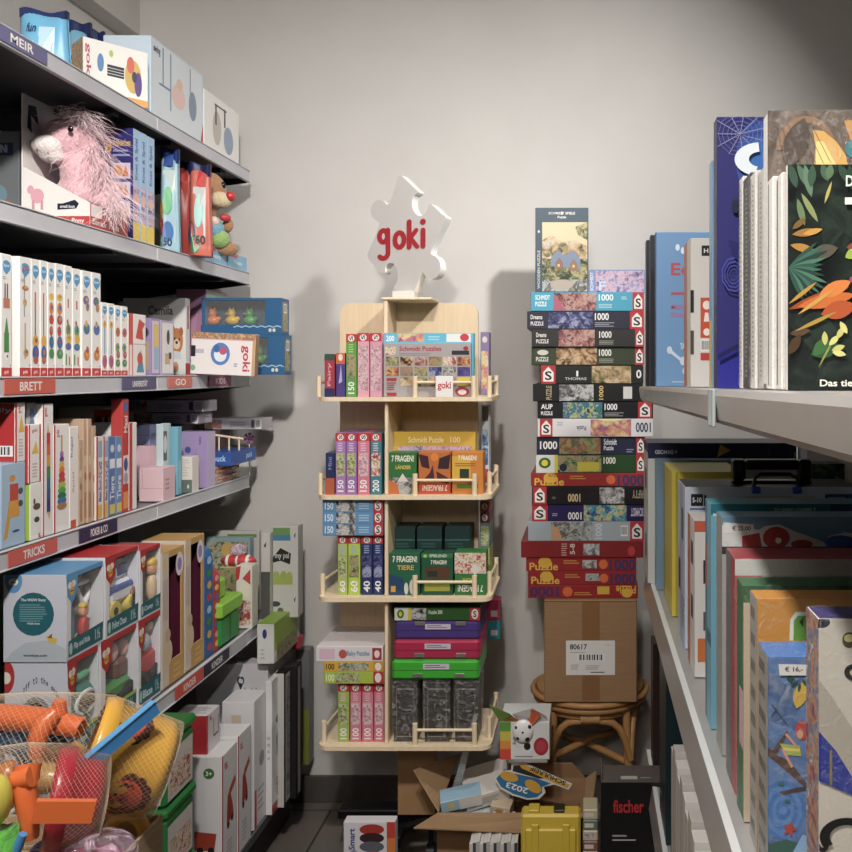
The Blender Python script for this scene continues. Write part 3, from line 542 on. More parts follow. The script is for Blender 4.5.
LB('grey_box', 'grey box with blue circle icon on top of rear row, by the pencil carton', 'toy box', 27, 37, 403, z4, 'a8aaac', {'R': [('e', .5, .92, .25, .04, '3c6cb0'), ('e', .5, .84, .25, .04, '507890'), ('e', .5, .76, .25, .03, 'a05850')]}, Xf=-1.20, depth=.2)
LB('farm_carton', 'white carton with green edge under the small crane box', 'toy box', 30, 42.5, 484, z4, 'f0eee8', {'R': [('e', .55, .58, .3, .06, '6c5040'), ('e', .35, .68, .08, .05, '6c5040'), ('e', .55, .35, .22, .05, '48484c'), ('t', 'goki', .6, .02, .9, .1, 'c83450', 90)]}, per={'F': 'a8cc3c'}, depth=.2)
LB('crane_carton', 'small white carton with red stripe and yellow crane, stacked on green-edged one', 'toy box', 28.5, 41, 425, zof(484, 28.5) + .0005, 'f0ece8', {'R': [('r', 0, 0, .12, 1, 'c83438'), ('r', .88, 0, 1, 1, 'c83438'), ('t', 'goki', .3, .85, .7, .93, 'c83450'), ('p', [(.25, .5), (.8, .5), (.6, .72)], 'e8b838'), ('l', .3, .08, .75, .35, 5, 'c8b8b0')]}, per={'F': 'c83438'}, depth=.2)
pen = [('t', 'goki', .15, .9, .45, .97, 'c83450', 90), ('p', [(.4, .78), (.6, .78), (.5, .86)], 'd8b080')]
for i, c in enumerate(('cc3430', 'd85c30', 'e09c30', '3c8c48', '2c6c8c', '34508c', '3c3474')): pen.append(('r', .36, .69 - i * .085, .7, .78 - i * .085, c))
pen.append(('p', [(.36, .18), (.7, .18), (.62, .12)], 'd8b080'))
LB('pencil_carton', 'tall white carton with a big rainbow pencil on it', 'toy box', 42.7, 53.5, 404, z4, 'ece9e6', {'R': [('r', 0, 0, .12, 1, 'c83438')] + pen})
cone = [('r', 0, 0, .1, 1, 'c83438'), ('t', 'goki', .16, .88, .4, .95, 'c83450', 90), ('r', .45, .74, .55, .9, 'c8985c')]
for i, c in enumerate(('b070b8', '6c3c90', 'e0b838', 'e08030', 'cc3838', 'cc4438', 'a8c040', '58a848', '2c7848', '3c78b8', 'b08054')): cone.append(('e', .5, .72 - i * .048, .12 + .012 * i * 1.6, .033, c))
LB('stacker_carton', 'white carton with rainbow stacking cone', 'toy box', 53.8, 69.5, 425, z4, 'f0ede9', {'R': cone})
LB('game_carton', 'narrow white carton with orange foot label beside the cone carton', 'toy box', 69.7, 78.8, 427, z4, 'efe9e4', {'R': [('r', .1, 0, .7, .08, 'd8502c'), ('t', 'Spiel', .3, .35, .55, .55, 'c0a060', 90), ('t', 'Kegel', .1, .7, .4, .9, '80a0b8', 90)]})
for i in range(4):
    LB('wooden_puzzle', ('first thin wooden puzzle spine, next to the orange-footed carton', 'second of four thin wooden puzzle spines', 'third of four thin wooden puzzle spines', 'last thin wooden puzzle spine before the blue board books')[i], 'wooden puzzle', 79 + i * 4.4, 83.1 + i * 4.4, (440, 419, 419, 426)[i], z4, 'c8a88c', {'R': [('r', .2, .05, .8, .3, 'b08868'), ('e', .5, .6, .3, .05, 'd8c8a8'), ('e', .5, .45, .3, .04, 'a87858'), ('r', .2, .65, .8, .9, 'c0a080')]}, depth=.2, group='thin wooden puzzles', Xf=-1.184 - .003 * (i % 2))
Yc = 2.5
prod('picture_box', 'large pale box with red bug picture behind the thin puzzles', 'toy box', PX(58, Yc) , PX(120, Yc), Yc, Yc + .03, z4, PZ(406, Yc), 'c0bcb4', {'F': [('t', 'MAGS LIFE', .04, .78, .4, .86, 'a8483c'), ('e', .53, .86, .07, .05, 'd8d4cc'), ('r', .58, .5, .98, .96, 'c04440'), ('e', .78, .72, .17, .16, 'e0a030'), ('e', .78, .74, .04, .16, '202838'), ('e', .66, .82, .06, .06, '303848'), ('e', .9, .82, .06, .06, '303848'), ('r', .64, .6, .92, .66, '28304c')]})
for i in range(5):
    Yk = 2.40
    prod('toy_loaf', ('bottom', 'second lowest', 'middle', 'second highest', 'topmost')[i] + ' brown toy loaf of the pile behind the wooden puzzles', 'toy', -1.53, -1.462, Yk, Yk + .05, z4 + .0 + i * .0405, z4 + i * .0405 + .04, '8c7464', {'F': [('l', .1, .2, .9, .8, 2, '6c584c')]}, c=.01)
for i, (a_, b_) in enumerate(((96.3, 103), (103.3, 108.6), (109, 115.6), (116, 122.3))):
    LB('board_book', ('board book spine with red back edge and yellow foot', 'second board book spine, narrow with yellow foot', 'third board book spine, blue with pale text', 'fourth blue board book spine, beside the tall red box')[i], 'book', a_, b_, 437, z4, ('e0dcd8', 'dcd4cc', '5c78b0', '7090b8')[i],
       {'R': [('r', 0, 0, .25, 1, 'c03838'), ('r', .25, .02, .9, .18, 'e0b840'), ('r', .3, .5, .9, .7, 'toys'), ('t', 'Mein Buch', .35, .22, .8, .48, '4c6090', 90), ('r', .3, .75, .9, .95, '90b0c8')] if i < 2 else [('t', 'Tiere', .15, .2, .85, .5, 'e0e4f0', 90), ('r', .1, .6, .9, .72, 'e8ecf4'), ('r', .1, .03, .9, .15, 'd8c858'), ('e', .5, .85, .3, .05, 'd0d8e8')]}, depth=.16, group='board books below eye level')
LB('tall_red_box', 'tallest narrow red box between board books and white-spined box', 'toy box', 122.6, 129, 399, z4, 'c43c38', depth=.03, faces={'R': [('e', .5, .93, .35, .05, '4868a0'), ('t', 'Maxi', .2, .7, .8, .85, 'f0e0d8', 90), ('r', .1, .25, .9, .5, 'e8dcd4'), ('e', .5, .42, .32, .06, '3c5898'), ('e', .5, .3, .32, .05, 'a0a8b8'), ('r', .1, .03, .9, .18, 'e89848')]})
LB('white_red_box', 'slim box with red edge and white spine right of the tallest red one', 'toy box', 129.2, 137, 423, z4, 'ece6e2', {'R': [('r', 0, 0, .4, 1, 'c43c38')]})
# pastel card boxes and wrapped goods
LB('pastel_carton', 'slim pale mint carton with dark window behind the pink boxes', 'toy box', 163, 171, 424, z4, 'c4d8dc', {'R': [('r', .05, .5, .5, .9, '68706c'), ('e', .28, .72, .2, .12, 'e0e0dc'), ('r', .7, .05, .98, .98, 'a0c8d8'), ('e', .25, .3, .12, .1, 'd0b8a8')]}, depth=.02, Xf=-1.203)
Yp = 2.355
prod('pink_box', 'larger pink card box at the front, lower one of the pastel pile', 'gift box', PX(139, Yp), PX(163, Yp), Yp, Yp + .07, z4, PZ(468, Yp), 'e4c0c8', {'F': [('r', .1, .38, 1, .4, 'c8a0a8'), ('r', .12, .4, .15, 1, 'c8a0a8')], 'R': [('l', .2, .3, .6, .7, 3, 'c89098')]})
prod('pink_box', 'smaller pink card box behind the front pink one', 'gift box', PX(135, 2.43), PX(157, 2.43), 2.43, 2.475, z4, PZ(446, 2.43), 'dcb4c0', {'F': [('r', 0, .45, 1, .47, 'c49ca8')]})
prod('lilac_box', 'pale blue-lilac card box topping the pastel pile', 'gift box', PX(133, 2.48), PX(150, 2.48), 2.48, 2.53, z4, PZ(425, 2.48), 'a0acd8', {'F': [('r', 0, .7, 1, .72, '8894c4'), ('r', 0, .85, 1, .86, '8894c4')]})
prod('cream_box', 'cream and grey-green lidded box in front of the purple one', 'gift box', PX(171, 2.53), PX(192, 2.53), 2.53, 2.575, z4, PZ(457, 2.53), 'e4dcd4', {'F': [('r', 0, 0, 1, .36, '68786c'), ('e', .82, .17, .05, .06, 'd8dcd4'), ('l', .15, .45, .9, .95, 7, 'd0c4bc'), ('l', .03, .4, .09, .95, 6, '5c5450')]})
prod('purple_box', 'tall lilac box with dark round badge', 'gift box', PX(177, 2.63), PX(207, 2.63), 2.63, 2.69, z4, PZ(432, 2.63), 'a894c4', {'F': [('e', .36, .68, .1, .06, '4c58a0'), ('e', .08, .76, .08, .15, 'd8d4e0'), ('t', 'baby', .72, .78, .82, .92, '585088', 90), ('r', .62, .2, .64, .7, '9480b0')]}, per={'R': 'c8b8d8'})
LB('blue_carton', 'bright blue folded carton wedged between mint carton and lilac box', 'toy box', 177.5, 182, 427, z4, '74b4cc', {'R': [('r', .2, .1, .8, .5, '90c8dc')]}, depth=.06, Xf=-1.19)
def shrink(label, x0, x1, yt, yb, Y, group=None, barc=True, dep=.1):
    zt_, zb_ = PZ(yt, Y), PZ(yb, Y); xa, xb = PX(x0, Y), PX(x1, Y); t = thing('wrapped_game', label, 'game', ((xa + xb) / 2, Y + dep / 2, zb_), group=group)
    b = MB(); L = (xa + .002, xb - .002, Y + .001, Y + dep, zb_, zt_ - .002); b.box(*L, 'b0aab4')
    b.face('F', *L, [('l', .45, .25, .8, .75, 3, '706c80'), ('r', .82, .15, .87, .85, '3c3c44'), ('b', .89, .05, .99, .95), ('r', .02, .1, .3, .9, 'multi')]); kid(b, 'box', t)
    b = MB(); b.box(xa, xb, Y, Y + dep + .001, zb_ - .0003, zt_, A['wrapf'], c=.004); kid(b, 'shrink_wrap', t, 'clear shrink wrap'); return t
# the wrapped games lie on a rear stack of game boxes
Yr = 2.70
prod('game_box', 'dark brown game box under the wrapped games at the back of the shelf', 'game', PX(118, Yr), PX(180, Yr), Yr, Yr + .09, z4, PZ(424.5, Yr), '5c4438', {'F': [('r', .3, .6, .55, .98, '3888a8'), ('r', .02, .85, .25, .95, '8c4838')]})
shrink('second wrapped game from the top with barcode, stacked on brown game box', 132, 199, 412.5, 424, 2.70, 'wrapped games')
shrink('topmost wrapped game with barcode, above all on its shelf', 122, 204, 399.5, 412, 2.70, 'wrapped games')
Yr = 2.86
prod('game_box', 'dark game box holding up the wrapped game nearest the wall', 'game', PX(200, Yr) - .03, PX(222, Yr) - .01, Yr, Yr + .09, z4, PZ(430, Yr), '54423c', {'F': [('r', .1, .5, .9, .9, '3c302c')]})
shrink('wrapped game with barcode and purple end nearest the back wall', 204, 262, 418, 429.5, 2.86, 'wrapped games')
ztk = PZ(453, 2.72)
t = thing('wooden_rack_toy', 'wooden stick frame standing over blue banner at the shelf end', 'toy', (PX(225, 2.80), 2.80, ztk)); Yk = 2.80
b = MB(); 
for u in (211, 219, 229, 239): b.tube([(PX(u, Yk), Yk, ztk + .001), (PX(u, Yk), Yk, PZ(437, Yk))], .003, birch_edge, 6)
kid(b, 'upright_stick', t)
b = MB(); b.tube([(PX(208, Yk), Yk, PZ(434, Yk)), (PX(243, Yk), Yk, PZ(439, Yk))], .004, birch_edge, 6); kid(b, 'top_stick', t)
prod('blue_banner_box', 'blue strip box with white squiggle in front of the wooden sticks', 'toy box', -1.25, -1.135, 2.72, 2.92, PZ(466, 2.72), PZ(453, 2.72), '2c58a8', {'R': [('t', 'puck', .6, .2, .85, .8, 'b8dcf0')], 'F': [('t', 'puck', .5, .2, .85, .8, 'b8dcf0')]})
for i in range(5):
    y0_ = 2.705 + .01 * (i % 2); h = (PZ(466, 2.72) - z4 - .002) / 5
    prod('card_pack', ('bottom', 'second lowest', 'middle', 'second highest', 'topmost')[i] + ' pack of the reddish card packs piled under the blue strip box', 'card pack', -1.30, -1.182 + .006 * (i % 2), y0_, y0_ + .17, z4 + .0005 + i * h, z4 + (i + 1) * h - .0003, ('d8b0a0', 'c89880', 'e0c8b8', 'cc7c64', 'd8c0b0')[i], {'F': [('r', .1, .2, .9, .8, 'toysred')], 'R': [('r', .1, .2, .9, .8, 'toysred')]}, group='pile of card packs', rot=(0, 0, radians((1, -2, 2, 0, -1)[i])))
t = thing('pinwheel', 'pink pinwheel on a white stick near the blue strip box', 'toy', (PX(249, 2.94), 2.94, z4)); Y = 2.94; c0 = Vector((PX(249, Y), Y, PZ(438, Y)))
b = MB(); b.tube([(c0.x, Y + .004, z4), (c0.x, Y + .004, c0.z)], .002, 'e8e4e0', 6); kid(b, 'stick', t)
b = MB()
for k in range(6):
    a = k * pi / 3; b.prism([(c0.x, c0.z), (c0.x + .02 * cos(a), c0.z + .02 * sin(a)), (c0.x + .018 * cos(a + .7), c0.z + .018 * sin(a + .7))], 'y', Y, Y + .0012, 'd05ca0' if k % 2 else 'a848a0')
kid(b, 'blades', t)
# ---------------------------------------------------------------- shelf 5: window boxes with vehicles
z5 = SZ[5]
def wheel(b, c, r, w, col='1c1c1e', hub='d8d8d8'):
    b.cyl((c[0] - w / 2, c[1], c[2]), (c[0] + w / 2, c[1], c[2]), r, mat(col, .6), 14); b.cyl((c[0] - w / 2 - .002, c[1], c[2]), (c[0] + w / 2 + .002, c[1], c[2]), r * .45, mat(hub, .4), 10)
kid0 = kid
def wow(label, x0, x1, yt, zb, flap, toy, front=None, Xf=-1.082, dw=.13, title='Happy Farmer', zt=None):
    Y0 = -Xf * F / (VX - x0); Y1 = -Xf * F / (VX - x1) - .002; zt = zt or PZ(yt, Y0); h = zt - zb; t = thing('toy_vehicle_box', label, 'toy box', (Xf - dw / 2, (Y0 + Y1) / 2, zb))
    b = MB(); xa = Xf - dw; w = 'd9dce2'
    b.box(xa, Xf, Y0, Y0 + .002, zb, zt, w, c=.0005); b.box(xa, Xf, Y1 - .002, Y1, zb, zt, w, c=.0005); b.box(xa, xa + .002, Y0 + .002, Y1 - .002, zb, zt, 'sky', c=.0005)
    b.box(xa + .002, Xf, Y0 + .002, Y1 - .002, zb, zb + .002, w, c=.0005); b.box(xa + .002, Xf, Y0 + .002, Y1 - .002, zt - .002, zt, flap, c=.0005, faces={'T': flap})
    # aisle side frame
    D = Y1 - Y0; fb = (Xf - .002, Xf)
    b.box(*fb, Y0 + .002, Y1 - .002, zb + .002, zb + h * .2, 'ccd0d8', c=.0003); b.box(*fb, Y0 + .002, Y0 + D * .13, zb + h * .2, zt - .002, 'e4e4e8', c=.0003)
    b.box(*fb, Y0 + D * .13, Y1 - .002, zt - h * .06, zt - .002, flap, c=.0003)
    b.face('R', *fb, Y0, Y1, zb, zt, [('p', [(.06, .03), (.97, .03), (.99, .25), (.06, .22)], '1f6470'), ('t', title, .2, .08, .62, .17, 'cfe4e8'), ('t', '1½', .76, .07, .9, .2, 'b8dce0'), ('e', .12, .12, .04, .07, 'a8d8c8'), ('p', [(.0, 1), (.3, 1), (.28, .76), (.16, .64), (.03, .74)], flap), ('e', .10, .86, .055, .04, 'e8e4dc'), ('e', .19, .87, .055, .04, 'e8e4dc'), ('e', .15, .79, .06, .05, 'e0a830'), ('r', .1, .785, .2, .795, '303038'), ('e', .15, .86, .035, .025, 'e8c890')] + ([('r', .12, .22, .99, .26, 'a8c858')] if toy in ('tractor', 'heli', 'bus') else []))
    if front: b.face('F', xa, Xf, Y0, Y0 + .002, zb, zt, front)
    kid0(b, 'carton', t)
    b = MB(); b.box(Xf - .0032, Xf - .0024, Y0 + D * .13, Y1 - .002, zb + h * .2, zt - h * .06, A['film'], c=0); kid0(b, 'window_film', t)
    cx, cy, cz = Xf - .045, (Y0 + Y1) / 2 + .02, zb + .025; b = MB(); k = {'xx': 1}.get(toy, 1)
    b.box(Xf - .11, Xf - .008, Y0 + .004, Y1 - .004, zb + .003, zb + .02, 'b8c890', c=.003); kid0(b, 'floor_insert', t); b = MB()
    KS = {'wheel': 1.12, 'figures': 1.45, 'heli': 1.1}.get(toy, 1.25); _k = globals()['kid']
    def kid(b_, n_, p_, l_=None):
        b_.v = [(min(Xf - .006, cx + (v[0] - cx) * min(KS, 1.1)), min(Y1 - .004, max(Y0 + .004, cy + (v[1] - cy) * KS)), min(zt - .006, cz - .006 + (v[2] - cz + .006) * KS)) for v in b_.v]; return _k(b_, n_, p_, l_)
    if toy == 'tractor':
        g = mat('3c9038', .35); b.box(cx - .03, cx + .03, cy - .055, cy + .05, cz + .02, cz + .055, g, c=.012); b.box(cx - .026, cx + .026, cy - .0, cy + .045, cz + .05, cz + .09, mat('6c3c2c', .4), c=.008)
        for q_ in (-.012, .012): b.ell((cx + .01, cy + .02 + q_ * 1.6, cz + .105), (.016, .016, .02), mat('e8b0a8', .4))
        for q_ in (-.04, .03): wheel(b, (cx, cy + q_, cz + .02), .024, .075, '181818', 'c03030')
        kid(b, 'toy_tractor', t)
    elif toy == 'fire':
        r_ = mat('c4242c', .35); b.box(cx - .03, cx + .03, cy - .05, cy + .05, cz + .02, cz + .08, r_, c=.015); b.ell((cx, cy, cz + .08), (.03, .04, .035), r_); b.ell((cx + .012, cy - .005, cz + .09), (.022, .025, .022), mat('a8b8c8', .2)); b.ell((cx + .02, cy + .01, cz + .12), (.012, .012, .012), 'e8c8b0')
        for q_ in (-.032, .032): wheel(b, (cx, cy + q_, cz + .02), .022, .075, '181818', 'e0c030')
        kid(b, 'toy_fire_engine', t)
    elif toy == 'wheel':
        b.tube([(cx + .01, cy + .05 * cos(a * pi / 12), cz + .10 + .05 * sin(a * pi / 12)) for a in range(25)], .007, mat('e4e4e8', .3), 8)
        for a in range(3): b.tube([(cx + .01, cy - .045 * cos(a * pi / 3), cz + .1 - .045 * sin(a * pi / 3)), (cx + .01, cy + .045 * cos(a * pi / 3), cz + .1 + .045 * sin(a * pi / 3))], .005, mat('e4e4e8', .3), 6)
        b.cyl((cx - .02, cy, cz + .1), (cx - .004, cy, cz + .1), .044, mat('2c4c88', .3)); b.box(cx - .02, cx + .02, cy - .055, cy - .01, cz, cz + .07, mat('4c90c8', .35), c=.01); b.box(cx - .01, cx + .024, cy - .06, cy - .045, cz, cz + .035, mat('e0c040', .35), c=.005)
        kid(b, 'toy_ferris_wheel', t)
        b = MB(); b.ell((cx + .03, cy - .005, cz + .02), (.012, .012, .022), 'c83430'); b.ell((cx + .03, cy - .005, cz + .052), (.011, .011, .012), 'e0a070'); b.ell((cx + .03, cy - .005, cz + .062), (.011, .011, .006), 'e8c040'); b.ell((cx + .03, cy - .005, cz + .003), (.013, .013, .008), '202024'); kid(b, 'toy_figure', t)
    elif toy == 'police':
        w_ = mat('dfe4ee', .3); b.box(cx - .03, cx + .03, cy - .045, cy + .05, cz + .022, cz + .07, w_, c=.014); b.box(cx - .024, cx + .024, cy - .02, cy + .04, cz + .065, cz + .105, mat('dfe4ee', .3), c=.012); b.box(cx - .031, cx + .031, cy - .04, cy + .045, cz + .048, cz + .062, mat('2850a8', .3), c=.004); b.box(cx - .01, cx + .01, cy - .0, cy + .02, cz + .105, cz + .118, mat('2850a8', .3), c=.003); b.box(cx - .02, cx + .0245, cy - .01, cy + .03, cz + .075, cz + .098, mat('24407c', .2), c=.003)
        for q_ in (-.028, .032): wheel(b, (cx, cy + q_, cz + .018), .018, .075, 'd8c048', '303030')
        b.ell((cx + .032, cy + .04, cz + .03), (.01, .014, .018), '7c4c30'); kid(b, 'toy_police_car', t)
    elif toy == 'figures':
        b.ell((cx + .02, cy - .02, cz + .03), (.012, .012, .028), '202428'); b.ell((cx + .02, cy - .02, cz + .072), (.014, .014, .014), '28488c'); b.ell((cx + .026, cy + .012, cz + .022), (.012, .012, .024), 'e0c098'); b.ell((cx + .026, cy + .012, cz + .055), (.012, .012, .013), 'e0a070'); b.ell((cx + .026, cy + .012, cz + .066), (.014, .014, .008), 'e8c030'); kid(b, 'toy_figure', t)
    else:
        g = mat('2c8878', .3); b.ell((cx - .005, cy + .005, cz + .06), (.045, .075, .06), g); b.tube([(cx + .032, cy + .005 + .036 * cos(a * pi / 8) * (1 if abs(cos(a * pi / 8)) < .9 else .92), cz + .065 + .02 * sin(a * pi / 8)) for a in range(17)], .005, mat('e8e8ec', .3), 6); b.box(cx + .02, cx + .036, cy - .025, cy + .035, cz + .05, cz + .08, mat('20182c', .1), c=.006); b.ell((cx + .02, cy + .0, cz + .118), (.015, .03, .01), '58b080')
        kid(b, 'toy_helicopter', t)
    return t
wf = [('r', 0, 0, 1, 1, 'c9cedb'), ('p', [(0, 0), (1, 0), (1, .15), (.7, .25), (.35, .22), (.15, .12)], 'b4c0c8'), ('e', .16, .93, .14, .14, '5c98c8'), ('e', .16, .92, .08, .04, 'e8e0d0'), ('r', .12, .905, .2, .92, '8c6c30'), ('e', .48, .55, .33, .25, '1f6470'), ('t', 'The WOW Story', .28, .69, .68, .73, 'd8ecec'), ('l', .26, .46, .7, .67, 8, '6ca0a8'), ('t', 'With love', .38, .43, .58, .455, 'd8ecec'), ('p', [(.68, .3), (.86, .27), (.84, .21), (.74, .22)], 'd8b838'), ('p', [(.7, .28), (.78, .27), (.78, .33)], '984838'), ('t', 'wowtoys.com', .32, .05, .7, .09, '3c4050')]
wf2 = [('r', 0, 0, 1, 1, 'c9cedb'), ('e', .03, .85, .13, .16, 'b82c30'), ('e', .02, .84, .08, .06, 'e8e0d0'), ('e', .5, .2, .34, .46, '7c8488'), ('e', .5, .18, .31, .42, '1c2426'), ('e', .56, .2, .16, .2, '286050')]
for i, ch in enumerate('Off to the show!'):
    if ch != ' ': a = radians(124 - i * 5.6); u, v = .56 + .44 * cos(a), .2 + .62 * sin(a); wf2.append(('t', ch, u - .014, v - .03, u + .014, v + (.035 if ch in 'Oftthow!' else .01), '404858'))
zu = zof(662, 66, -1.082)
wow('lower window box with green helicopter and half-round opening, Off to the show', 67, 99, 664, z5, 'b8282c', 'heli', wf2, title='Rocket Hopper', zt=zu - .001)
wow('lower window box with green tractor carrying pigs', 100.5, 137, 640, z5, 'b8282c', 'tractor', title='Pip the Tractor', zt=zu - .001)
wow('lower window box with red fire engine', 138, 161, 620, z5, 'b8282c', 'fire', title='Blaze', zt=zu - .001)
wow('upper window box with blue ferris wheel and teal story circle on its end', 66, 104, 575, zu, '5c9ccc', 'wheel', wf, title='Flip and Ride')
wow('upper window box with blue and white police car', 105, 139, 558, zu, 'b8282c', 'police', title='Police Chase')
wow('upper window box with two small figures', 140, 161, 545, zu, 'b8282c', 'figures', title='Casey', zt=zof(551, 140, -1.082))
def stage(label, x0, x1, yt, Xf=-1.084):
    Y0 = -Xf * F / (VX - x0); Y1 = -Xf * F / (VX - x1) - .002; zt = PZ(yt, Y0); h = zt - z5; D = Y1 - Y0; xa = Xf - .12; kr = 'c79c58'
    t = thing('doll_stage_box', label, 'toy box', (Xf - .06, (Y0 + Y1) / 2, z5)); b = MB()
    b.box(xa, Xf, Y0, Y0 + .003, z5, zt, 'cfc4b8', c=.0005); b.box(xa, Xf, Y1 - .003, Y1, z5, zt, kr, c=.0005); b.box(xa, Xf, Y0 + .003, Y1 - .003, zt - .003, zt, kr, c=.0005); b.box(xa, Xf, Y0 + .003, Y1 - .003, z5, z5 + .003, kr, c=.0005)
    b.box(xa, xa + .003, Y0 + .003, Y1 - .003, z5 + .003, zt - .003, '4a1428', c=.0005); b.box(xa + .003, Xf - .003, Y1 - .005, Y1 - .003, z5 + .003, zt - .003, '521830', c=.0003)
    b.box(Xf - .003, Xf, Y0 + .003, Y0 + D * .3, z5 + .003, zt - .003, 'd8c4b0', c=.0005); b.box(Xf - .003, Xf, Y1 - D * .14, Y1 - .003, z5 + .003, zt - .003, kr, c=.0005)
    b.box(Xf - .003, Xf, Y0 + D * .3, Y1 - D * .14, z5 + .003, z5 + h * .18, kr, c=.0005); b.box(Xf - .003, Xf, Y0 + D * .3, Y1 - D * .14, zt - h * .05, zt - .003, kr, c=.0005)
    b.face('R', Xf - .003, Xf, Y0, Y1, z5, zt, [('e', .78, .87, .17, .09, 'e4dce8'), ('e', .78, .87, .1, .05, '9c88b8'), ('e', .25, .25, .2, .1, 'd8c0a0'), ('e', .25, .38, .12, .05, 'c8b090'), ('l', .5, .02, .9, .15, 3, 'e0b060'), ('r', .05, .5, .25, .8, 'c8b0b0'), ('e', .12, .92, .08, .04, 'e0c080')]); kid(b, 'carton', t)
    b = MB(); b.ell((Xf - .03, (Y0 + Y1) / 2 - .005, z5 + .05), (.018, .02, .045), '9c7850'); b.ell((Xf - .03, (Y0 + Y1) / 2 - .005, z5 + .105), (.014, .014, .016), 'd8b890'); b.box(Xf - .05, Xf - .01, (Y0 + Y1) / 2 - .03, (Y0 + Y1) / 2 + .03, z5 + .003, z5 + .012, 'b08848'); kid(b, 'doll', t)
    return t
stage('kraft window box with maroon inside, left of the pair', 162, 184.5, 554)
stage('kraft window box with maroon inside, right of the pair next to the blue toy', 185, 204.5, 541)
def slab(nm, label, x0, x1, yt, col, dec, Xf=-1.084, dep=.11):
    Y0 = -Xf * F / (VX - x0); Y1 = -Xf * F / (VX - x1) - .001; h = PZ(yt, Y0) - z5; b = MB(); n = 10; r_ = dep / 2
    pts = [(Xf, z5), (Xf, z5 + h - r_)] + [(Xf - r_ + r_ * cos(a * pi / n), z5 + h - r_ + r_ * sin(a * pi / n)) for a in range(1, n)] + [(Xf - dep, z5 + h - r_), (Xf - dep, z5)]
    b.prism(pts, 'y', Y0, Y1, col); b.face('R', Xf - dep, Xf, Y0, Y1, z5, z5 + h, dec); o = b.link(nm); o.data.transform(Matrix.Translation(-Vector((Xf - r_, (Y0 + Y1) / 2, z5)))); o.location = (Xf - r_, (Y0 + Y1) / 2, z5); return tag(o, label, 'toy')
keys = lambda cs: [('e', .5, .85 - i * .11, .3, .035, cs[i % len(cs)]) for i in range(8)]
slab('toy_keyboard', 'round-topped blue toy with coloured buttons', 205.5, 213, 545, '2468a8', keys(('a8d0e8', '3c9048', 'd8b038', 'c84040')))
slab('toy_keyboard', 'round-topped red toy with coloured buttons, shorter than the blue one', 213.5, 220, 567, 'c43438', keys(('e8b0a8', 'e8d060', '4878b0')), dep=.09)
# green crate with lime lid, carrying a lime block
Y0, Y1 = 2.50, 2.64; t = thing('green_crate', 'green plastic crate toy with lime lid and knob block', 'toy', (-1.13, 2.57, z5)); Xf = -1.076; zt_ = PZ(604, Y0) 
b = MB(); b.box(Xf - .1, Xf, Y0, Y1, z5, zt_ - .045, mat('1f8c38', .35), c=.008); b.face('R', Xf - .1, Xf, Y0, Y1, z5, zt_ - .045, [('r', .45, .05, .55, .95, '146428')]); kid(b, 'crate', t)
b = MB(); b.box(Xf - .108, Xf + .008, Y0 - .008, Y1 + .008, zt_ - .045, zt_, mat('88c428', .35), c=.006); kid(b, 'lid', t)
b = MB(); b.box(Xf - .08, Xf - .02, Y0 + .02, Y0 + .09, zt_, PZ(583, Y0), mat('88c428', .35), c=.008); kid(b, 'knob_block', t)
# things behind at the far end, facing the camera
def back(nm, label, cat, x0, x1, yt, Y, base, dec, dep=.03, zb=None, **k): return FB(nm, label, cat, x0, x1, yt, Y, z5 if zb is None else zb, base, {'F': dec}, dep, **k)
back('candy_bag_box', 'white gift box with red candy stripes and cartoon fruit print beside the green crate', 'toy box', 236, 252, 566, 2.70, 'e0dcd0', [('p', [(.0, .98), (.3, 1), (.2, .8), (.0, .75)], 'c03434'), ('r', .1, .05, .9, .45, 'toysred'), ('e', .5, .6, .35, .12, 'e8e0c8'), ('p', [(.4, .8), (.9, .95), (.9, .7)], 'c83c3c')], .05)
b = MB(); Yq = 2.76; b.ell((PX(236, Yq), Yq + .02, PZ(551, Yq)), (.03, .025, .022), A['softbag']); b.ell((PX(236, Yq), Yq + .02, PZ(562, Yq)), (.06, .022, .02), mat('c83c3c', .3)); 
for i in range(3): b.ell((PX(226 + i * 10, Yq), Yq + .018, PZ(562, Yq)), (.008, .023, .021), mat('e8dcd8', .3))
b.box(PX(219, Yq), PX(250, Yq), Yq + .002, Yq + .04, z5, PZ(567, Yq), 'bfae70', c=.003, faces={'F': 'farm'})
tag(b.link('gift_basket'), 'clear wrapped basket with red striped top behind the lime crate', 'gift basket')
back('picture_box', 'blue-green picture box behind the striped basket', 'toy box', 206, 250, 538, 2.84, '90b0b4', [('r', .05, .4, .95, .95, 'dino'), ('e', .5, .85, .15, .1, 'd8b060')])
back('large_game_box', 'largest pale box with green stripe on top, behind picture box', 'game', 180, 259, 531, 2.90, 'c9c8c0', [('r', .6, .92, .97, .96, '68903c'), ('l', .05, .6, .5, .9, 4, 'b0b0a8')], .02)
back('tall_white_box', 'narrow white box with black tick marks in clear wrap near the back wall', 'game', 261, 270, 533, 2.80, 'd4d2cc', [('r', 0, 0, 1, .55, '5c5c58'), ('p', [(.3, .85), (.6, .9), (.5, .83)], '202020')], .06)
